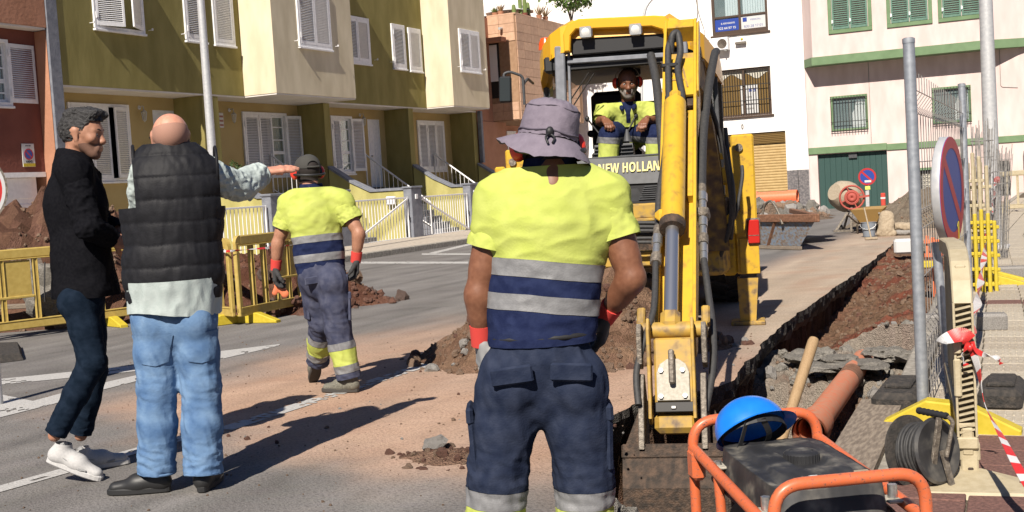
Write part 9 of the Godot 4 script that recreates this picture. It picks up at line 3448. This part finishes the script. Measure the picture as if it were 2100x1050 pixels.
	for k in 2:
		var p = [V3(-5.05,-0.03,-34.6), V3(-4.15,-0.03,-34.0)][k]
		var rp := thing("red_post", ["red steel post right of the cement mixer, left one of two", "red steel post nearest the galvanised fence post, right one of two"][k], "post", p, 0.0, "red posts before the pink building")
		g = geo()
		g.box(V3(0,0.27,0), V3(0.12,0.54,0.12), 0.015)
		obj("post", g, M.post_red, rp)
		g = geo()
		g.box(V3(0,0.40,0), V3(0.126,0.05,0.126))
		obj("white_band", g, M.sign_white, rp)
	var ob := thing("orange_barrier", "small orange plastic barrier behind the wire mesh", "barrier", V3(-1.5,0.0,-13.0))
	for k in 3:
		bx("upright", V3(-1.46 + k * 0.055, 0.36, -12.75), V3(-1.425 + k * 0.055, 0.60 - 0.02 * k, -12.72), M.orange_pipe, ob, 0.004)
	for k in 2:
		bx("rail", V3(-1.47, 0.38 + k * 0.14, -12.718), V3(-1.29, 0.42 + k * 0.14, -12.69), M.orange_pipe, ob, 0.004)
	bx("leg", V3(-1.40,-0.05,-12.76), V3(-1.36,0.36,-12.72), M.orange_pipe, ob)
	bx("yellow_foot", V3(-1.48,0.28,-12.68), V3(-1.32,0.35,-12.55), M.bright_yellow, ob, 0.01)
	# cream barriers at the far right
	for k in 2:
		plastic_barrier("plastic_barrier", ["cream plastic barrier across the far end of the right pavement", "second cream plastic barrier at the right edge, nearer the white gate post"][k], [V3(-1.85,0.02,-29.7), V3(-0.9,0.02,-27.6)][k], [0.05, -0.4][k], 1.5, 0.98, M.barrier_cream, M.barrier_cream, 5, [], "cream barriers at the far right")


# ---------------------------------------------------------------- pipe, tools and generator in the foreground
func make_near_things():
	var r := rng(61)
	# drain pipe in the trench
	var pp := thing("drain_pipe", "dusty orange drain pipe with a socket lying in the trench", "pipe", V3(-1.5,-0.2,-8))
	var a := V3(-1.455,-0.15,-6.78)
	var b := V3(-1.665,-0.235,-9.95)
	var d := (b - a).normalized()
	var g := geo(pp)
	for q in [0.083, 0.076]:
		g.tube([a + d * 0.1, b], q, 32, false)
	obj("pipe_wall", g, M.dusty_pipe, pp)
	g = geo(pp)
	g.tube([a, a + d * 0.012, a + d * 0.13, a + d * 0.15, a + d * 0.20, a + d * 0.36, a + d * 0.42], [0.098, 0.103, 0.103, 0.108, 0.101, 0.097, 0.083], 36, false)
	g.tube([a, a + d * 0.36], 0.090, 36, false)
	obj("socket", g, M.dusty_pipe, pp)
	g = geo(pp)
	g.tube([a + d * 1.98, a + d * 2.0, a + d * 2.3, a + d * 2.32], [0.083, 0.0845, 0.0845, 0.083], 32, false)
	obj("dark_band", g, M.rust, pp)
	# hammer handle leaning in the trench
	var hh := thing("hammer_handle", "wooden sledgehammer handle leaning out of the trench behind the blue helmet", "tool", V3(-1.2,0,-5.2))
	g = geo(hh)
	var t := V3(-1.130,0.585,-5.46)
	var u := V3(-1.245,0.02,-4.88)
	g.tube([t, t.lerp(u, 0.02), t.lerp(u, 0.5), u, u + (u - t) * 0.4], [0.022, 0.026, 0.024, 0.023, 0.023], 14)
	obj("handle", g, M.handle_wood, hh)
	g = geo(hh)
	var he: Vector3 = u + (u - t) * 0.42
	g.box(he, V3(0.18,0.07,0.07), 0.014)
	obj("hammer_head", g, M.dirty_steel, hh)
	make_generator()
	make_helmet()
	make_reel()
	# board on the kerb and the plank under the generator
	var bd := thing("plank", "worn grey plank laid along the kerb beside the trench", "plank", V3(-0.98,0.06,-5.7))
	g = geo(bd)
	hexa(g, [V3(-1.02,0.052,-4.6), V3(-0.80,0.052,-4.6), V3(-0.90,0.052,-6.6), V3(-1.12,0.052,-6.6)], [V3(-1.02,0.09,-4.6), V3(-0.80,0.09,-4.6), V3(-0.90,0.09,-6.6), V3(-1.12,0.09,-6.6)])
	obj("board", g, M.plank, bd)


func make_generator():
	var F0 := V3(-1.0,0,-3.83)
	var N0 := V3(-0.585,0,-3.20)
	var c := (F0 + N0) * 0.5
	var ang := atan2(N0.x - F0.x, N0.z - F0.z)
	var th := thing("generator", "portable generator with an orange tube frame and a dusty black tank", "generator", c, ang)
	var l := (N0 - F0).length() * 0.5
	var w := 0.215
	var rt := 0.0175
	for s in [-1.0, 1.0]:
		var g := geo()
		var z: float = s * l
		g.tube(bend([V3(-w, 0.02, z), V3(-w, 0.535 if s > 0 else 0.565, z), V3(w, 0.535 if s > 0 else 0.565, z), V3(w, 0.02, z)], 0.085, 8), rt, 14)
		obj("frame_loop", g, M.gen_orange, th)
	for s in [-1.0, 1.0]:
		var g := geo()
		g.tube([V3(s * w, 0.475, -l + 0.01), V3(s * w, 0.405, l - 0.01)], rt, 14)
		obj("top_rail", g, M.gen_orange, th)
		g = geo()
		g.tube([V3(s * w, 0.035, -l), V3(s * w, 0.035, l)], rt, 14)
		obj("bottom_rail", g, M.gen_orange, th)
		g = geo()
		g.tube(bend([V3(s * w, 0.44, -l * 0.3), V3(s * w * 0.98, 0.30, -l * 0.28), V3(s * w, 0.04, -l * 0.25)], 0.05), rt * 0.9, 12)
		obj("side_brace", g, M.gen_orange, th)
		g = geo()
		g.box(V3(s * w, 0.43, -l + 0.03), V3(0.045,0.10,0.075), 0.012)
		obj("frame_gusset", g, M.gen_orange, th)
		g = geo()
		g.box(V3(s * (w - 0.025), 0.452, -l * 0.55), V3(0.055,0.008,0.07), 0.002)
		g.box(V3(s * (w - 0.025), 0.425, l * 0.62), V3(0.055,0.008,0.07), 0.002)
		obj("tank_bracket", g, M.dusty_plate, th)
		for z in [-l * 0.55, l * 0.62]:
			g = geo()
			g.cyl(V3(s * (w - 0.028), 0.43, z), V3(s * (w - 0.028), 0.468, z), 0.014, -1, 6)
			obj("bolt", g, M.steel, th)
	# tank: pressed shell with a raised middle and a flange
	var f := func(i: int, j: int) -> Vector3:
		var u = i / 44.0
		var v = j / 44.0
		var x = lerpf(-1.0, 1.0, u)
		var z = lerpf(-1.0, 1.0, v)
		var e = maxf(absf(x), absf(z))
		var rr = pow(pow(absf(x), 6.0) + pow(absf(z), 6.0), 1.0 / 6.0)
		var k = e / maxf(rr, 1e-4)
		x *= lerpf(1.0, k, e); z *= lerpf(1.0, k, e)
		var h = 0.0
		if e < 0.86:
			h = 0.088 * smoothstep(0.94, 0.82, e)
		h += 0.012 * smoothstep(0.60, 0.54, maxf(absf(x), absf(z + 0.05)))
		h -= 0.012 * smoothstep(0.30, 0.22, maxf(absf(x - 0.12), absf(z + 0.02) * 0.9))
		h -= 0.008 * smoothstep(0.08, 0.04, absf(z - 0.50)) * smoothstep(0.72, 0.6, absf(x))
		h += 0.0015 * noise2.get_noise_2d(x * 5.0, z * 5.0)
		if e > 0.97: h -= 0.02
		return V3(x * (w - 0.014), 0.418 + h - (z + 1.0) * 0.012, z * (l - 0.04))
	var g := geo()
	g.sheet(44, 44, func(i, j): return f.call(j, i))
	var tank := obj("fuel_tank", g, M.gen_tank, th)
	g = geo()
	var cy := 0.418 + 0.078 - 0.012
	g.lathe([V2(0.062, cy), V2(0.064, cy + 0.004), V2(0.056, cy + 0.006)], V3(0.02,0,-0.02), Basis.IDENTITY, 32)
	obj("filler_ring", g, M.gen_tank, tank)
	g = geo()
	g.lathe([V2(0.051, cy + 0.004), V2(0.052, cy + 0.034), V2(0.046, cy + 0.040), V2(0.036, cy + 0.041), V2(0.034, cy + 0.038), V2(0.0, cy + 0.038)], V3(0.02,0,-0.02), Basis.IDENTITY, 32)
	for k in 28:
		var a = TAU * k / 28
		g.box(V3(0.02 + 0.052 * cos(a), cy + 0.020, -0.02 + 0.052 * sin(a)), V3(0.004,0.028,0.006), 0.001, Basis(Vector3.UP, -a))
	var fc := obj("fuel_cap", g, M.gen_tank, th)
	g = geo()
	g.box(V3(-0.085, cy + 0.002, -0.01), V3(0.06,0.006,0.036), 0.002, Basis(Vector3.UP, -0.35))
	for k in 4:
		g.box(V3(-0.105 + k * 0.014, cy + 0.006, -0.01 + k * 0.005), V3(0.006,0.006,0.028), 0.001, Basis(Vector3.UP, -0.35))
	obj("fuel_gauge", g, M.gen_tank, tank)
	g = geo()
	g.box(V3(-0.055, cy + 0.0085, 0.135), V3(0.11,0.002,0.034), 0.0, Basis(Vector3.UP, -0.12) * Basis(Vector3.RIGHT, 0.04))
	var lb := obj("warning_label", g, M.sign_white, tank)
	var o := put_mesh("lettering", text_mesh("C E", 0.018, 0.001), M.worn_steel, th)
	o.transform = Transform3D(Basis(Vector3.UP, -0.12) * Basis(Vector3.RIGHT, -PI / 2 + 0.04), V3(-0.062, cy + 0.0105, 0.135))
	g = geo()
	g.box(V3(0.11, cy + 0.0075, 0.15), V3(0.09,0.002,0.02), 0.0, Basis(Vector3.UP, -0.05))
	obj("warning_label", g, M.cement_bag, tank)
	# orange edge of the housing seen past the tank, engine and alternator below it
	g = geo()
	g.box(V3(w - 0.035, 0.425, -l * 0.35), V3(0.05, 0.012, l * 0.75), 0.004)
	g.box(V3(0.0, 0.436, -l + 0.045), V3(0.26,0.014,0.03), 0.004)
	obj("housing_edge", g, M.gen_orange, th)
	g = geo()
	g.box(V3(0,0.24,0.12), V3(0.30,0.26,0.30), 0.02)
	g.lathe([V2(0,-0.2), V2(0.13,-0.2), V2(0.14,0.0), V2(0.13,0.1), V2(0,0.1)], V3(0,0.2,-0.14), Basis(Vector3.RIGHT, PI / 2), 20)
	for k in 6:
		g.box(V3(0, 0.16 + k * 0.03, 0.12), V3(0.33,0.010,0.33), 0.002)
	obj("engine", g, M.black_plastic, th)
	g = geo()
	g.box(V3(0, 0.27, l - 0.03), V3(0.36,0.2,0.02), 0.006)
	obj("socket_panel", g, M.cab_grey, th)
	for s in [-1.0, 1.0]:
		for z in [-l, l]:
			g = geo()
			g.cyl(V3(s * w * 0.9, 0.0, z * 0.8), V3(s * w * 0.9, 0.03, z * 0.8), 0.025, -1, 10)
			obj("rubber_foot", g, M.tyre_rubber, th)


func make_helmet():
	var up := (V3(-0.9,0,0.437) * 0.30 + Vector3.UP * 0.72 + V3(-0.42,0,-0.9) * 0.62).normalized()
	var c := V3(-1.01,0.575,-3.75)
	var th := thing("safety_helmet", "bright blue safety helmet lying on its side on the generator", "helmet", c)
	var z := (V3(0.9,0,-0.437) - up * V3(0.9,0,-0.437).dot(up)).normalized()
	var B := Transform3D(Basis(up.cross(z), up, z) * Basis.from_scale(Vector3.ONE * 0.88), c - up * 0.045)
	var g := geo()
	g.t = Transform3D(B.basis, B.origin - c)
	var dome = func(sh: float) -> Callable:
		return func(i: int, j: int) -> Vector3:
			var a = TAU * i / 40.0
			var e = PI * 0.5 * j / 12.0
			var rib = 0.004 * smoothstep(0.25, 0.1, absf(sin(a))) * sin(e)
			return V3((0.112 - sh + rib) * sin(a) * cos(e), (0.125 - sh + rib) * sin(e), (0.136 - sh) * cos(a) * cos(e))
	g.sheet(40, 12, dome.call(0.0))
	g.sheet(40, 12, dome.call(0.004))
	var sh := obj("shell", g, M.helmet_blue, th)
	g = geo()
	g.t = Transform3D(B.basis, B.origin - c)
	g.sheet(40, 2, func(i, j):
		var a = TAU * i / 40.0
		var pk = 0.012 + 0.026 * pow(maxf(cos(a), 0.0), 2.0)
		var t = 1.0 - j / 2.0
		return V3((0.112 + pk * t) * sin(a), -0.010 * t - 0.012 * t * maxf(cos(a), 0.0), (0.136 + pk * t) * cos(a)))
	obj("brim", g, M.helmet_blue, sh)
	for k in 2:
		g = geo()
		g.t = Transform3D(B.basis, B.origin - c)
		if k == 0:
			var pts = []
			for i in 25:
				var a = TAU * i / 24.0
				pts.append(V3(0.098 * sin(a), -0.012 - 0.02 * cos(a), 0.120 * cos(a)))
			for i in 24:
				g.bar(pts[i], pts[i + 1], 0.003, 0.030, Vector3.UP)
		else:
			for q in [[V3(-0.10,-0.02,0.02), V3(-0.03,-0.055,0.04), V3(0.06,-0.05,0.03), V3(0.10,-0.02,0.0)], [V3(-0.10,0.0,-0.03), V3(-0.04,-0.07,-0.09), V3(0.03,-0.06,-0.11)]]:
				var sp = spline(q, 6)
				for i in sp.size() - 1:
					g.bar(sp[i], sp[i + 1], 0.022, 0.003, Vector3.UP)
		obj(["sweatband", "webbing"][k], g, M.black_plastic, th)
	# stands on the frame's far loop


func make_reel():
	var c := V3(-0.615,0.185,-5.03)
	var th := thing("cable_reel", "black cable reel with dusty flanges and a grip handle beside the near barrier", "cable reel", c)
	var ax := (V3(0.9,0,-0.437) * 0.50 + V3(0.437,0,0.9) * 0.80 + V3(0,0.18,0)).normalized()
	var B := look(ax) * Basis(Vector3.RIGHT, PI / 2)
	var g := geo()
	g.lathe([V2(0.0,-0.075), V2(0.145,-0.075), V2(0.152,-0.070), V2(0.152,-0.062), V2(0.06,-0.055)], Vector3.ZERO, B, 44)
	obj("flange", g, M.tyre_rubber, th)
	g = geo()
	g.lathe([V2(0.06,0.055), V2(0.128,0.062), V2(0.136,0.070), V2(0.125,0.078), V2(0.08,0.070), V2(0.045,0.064), V2(0.0,0.064)], Vector3.ZERO, B, 44)
	obj("flange", g, M.gen_tank, th)
	var k2 = 0
	for k in 9:
		g = geo()
		var pts = []
		var rr = [0.108, 0.113, 0.110, 0.115, 0.109, 0.114, 0.111, 0.107, 0.112][k]
		for i in 36:
			var a = TAU * i / 36
			pts.append(B * V3(rr * cos(a), -0.048 + k * 0.0118 + 0.003 * sin(a * 2.0 + k), rr * sin(a)))
		g.tube(pts, 0.0068, 8, false, true)
		obj("cable_turn", g, M.hose_rubber, th)
	g = geo()
	g.lathe([V2(0.10,-0.055), V2(0.10,0.056)], Vector3.ZERO, B, 30)
	obj("core", g, M.black_plastic, th)
	# stand and grip
	g = geo(th)
	g.bar(c + B * V3(0,0.095,0), V3(-0.50,0.04,-4.98), 0.028, 0.01, ax)
	g.bar(c + ax * 0.085 + V3(0.0,0.135,0), c + ax * 0.09 + V3(-0.045,-0.15,0.02), 0.03, 0.012, ax, 0.002)
	obj("stand", g, M.worn_steel, th)
	g = geo(th)
	var ga := c + V3(-0.02,0.165,-0.02)
	var gb := c + ax * 0.10 + V3(0.02,0.14,0.0)
	var pts2 = []
	var rs = []
	for i in 15:
		pts2.append(ga.lerp(gb, i / 14.0)); rs.append(0.0155 if i % 2 else 0.0125)
	g.tube(pts2, rs, 12)
	obj("grip", g, M.black_plastic, th)
	g = geo(th)
	g.tube(bend([gb, gb + V3(0.02,-0.02,0.0), c + ax * 0.09 + V3(0.02,-0.02,0.02)], 0.02), 0.009, 8)
	obj("crank", g, M.worn_steel, th)


func V3(x: float, y: float, z: float) -> Vector3:
	return Vector3(x, y, z)


func V2(x: float, y: float) -> Vector2:
	return Vector2(x, y)
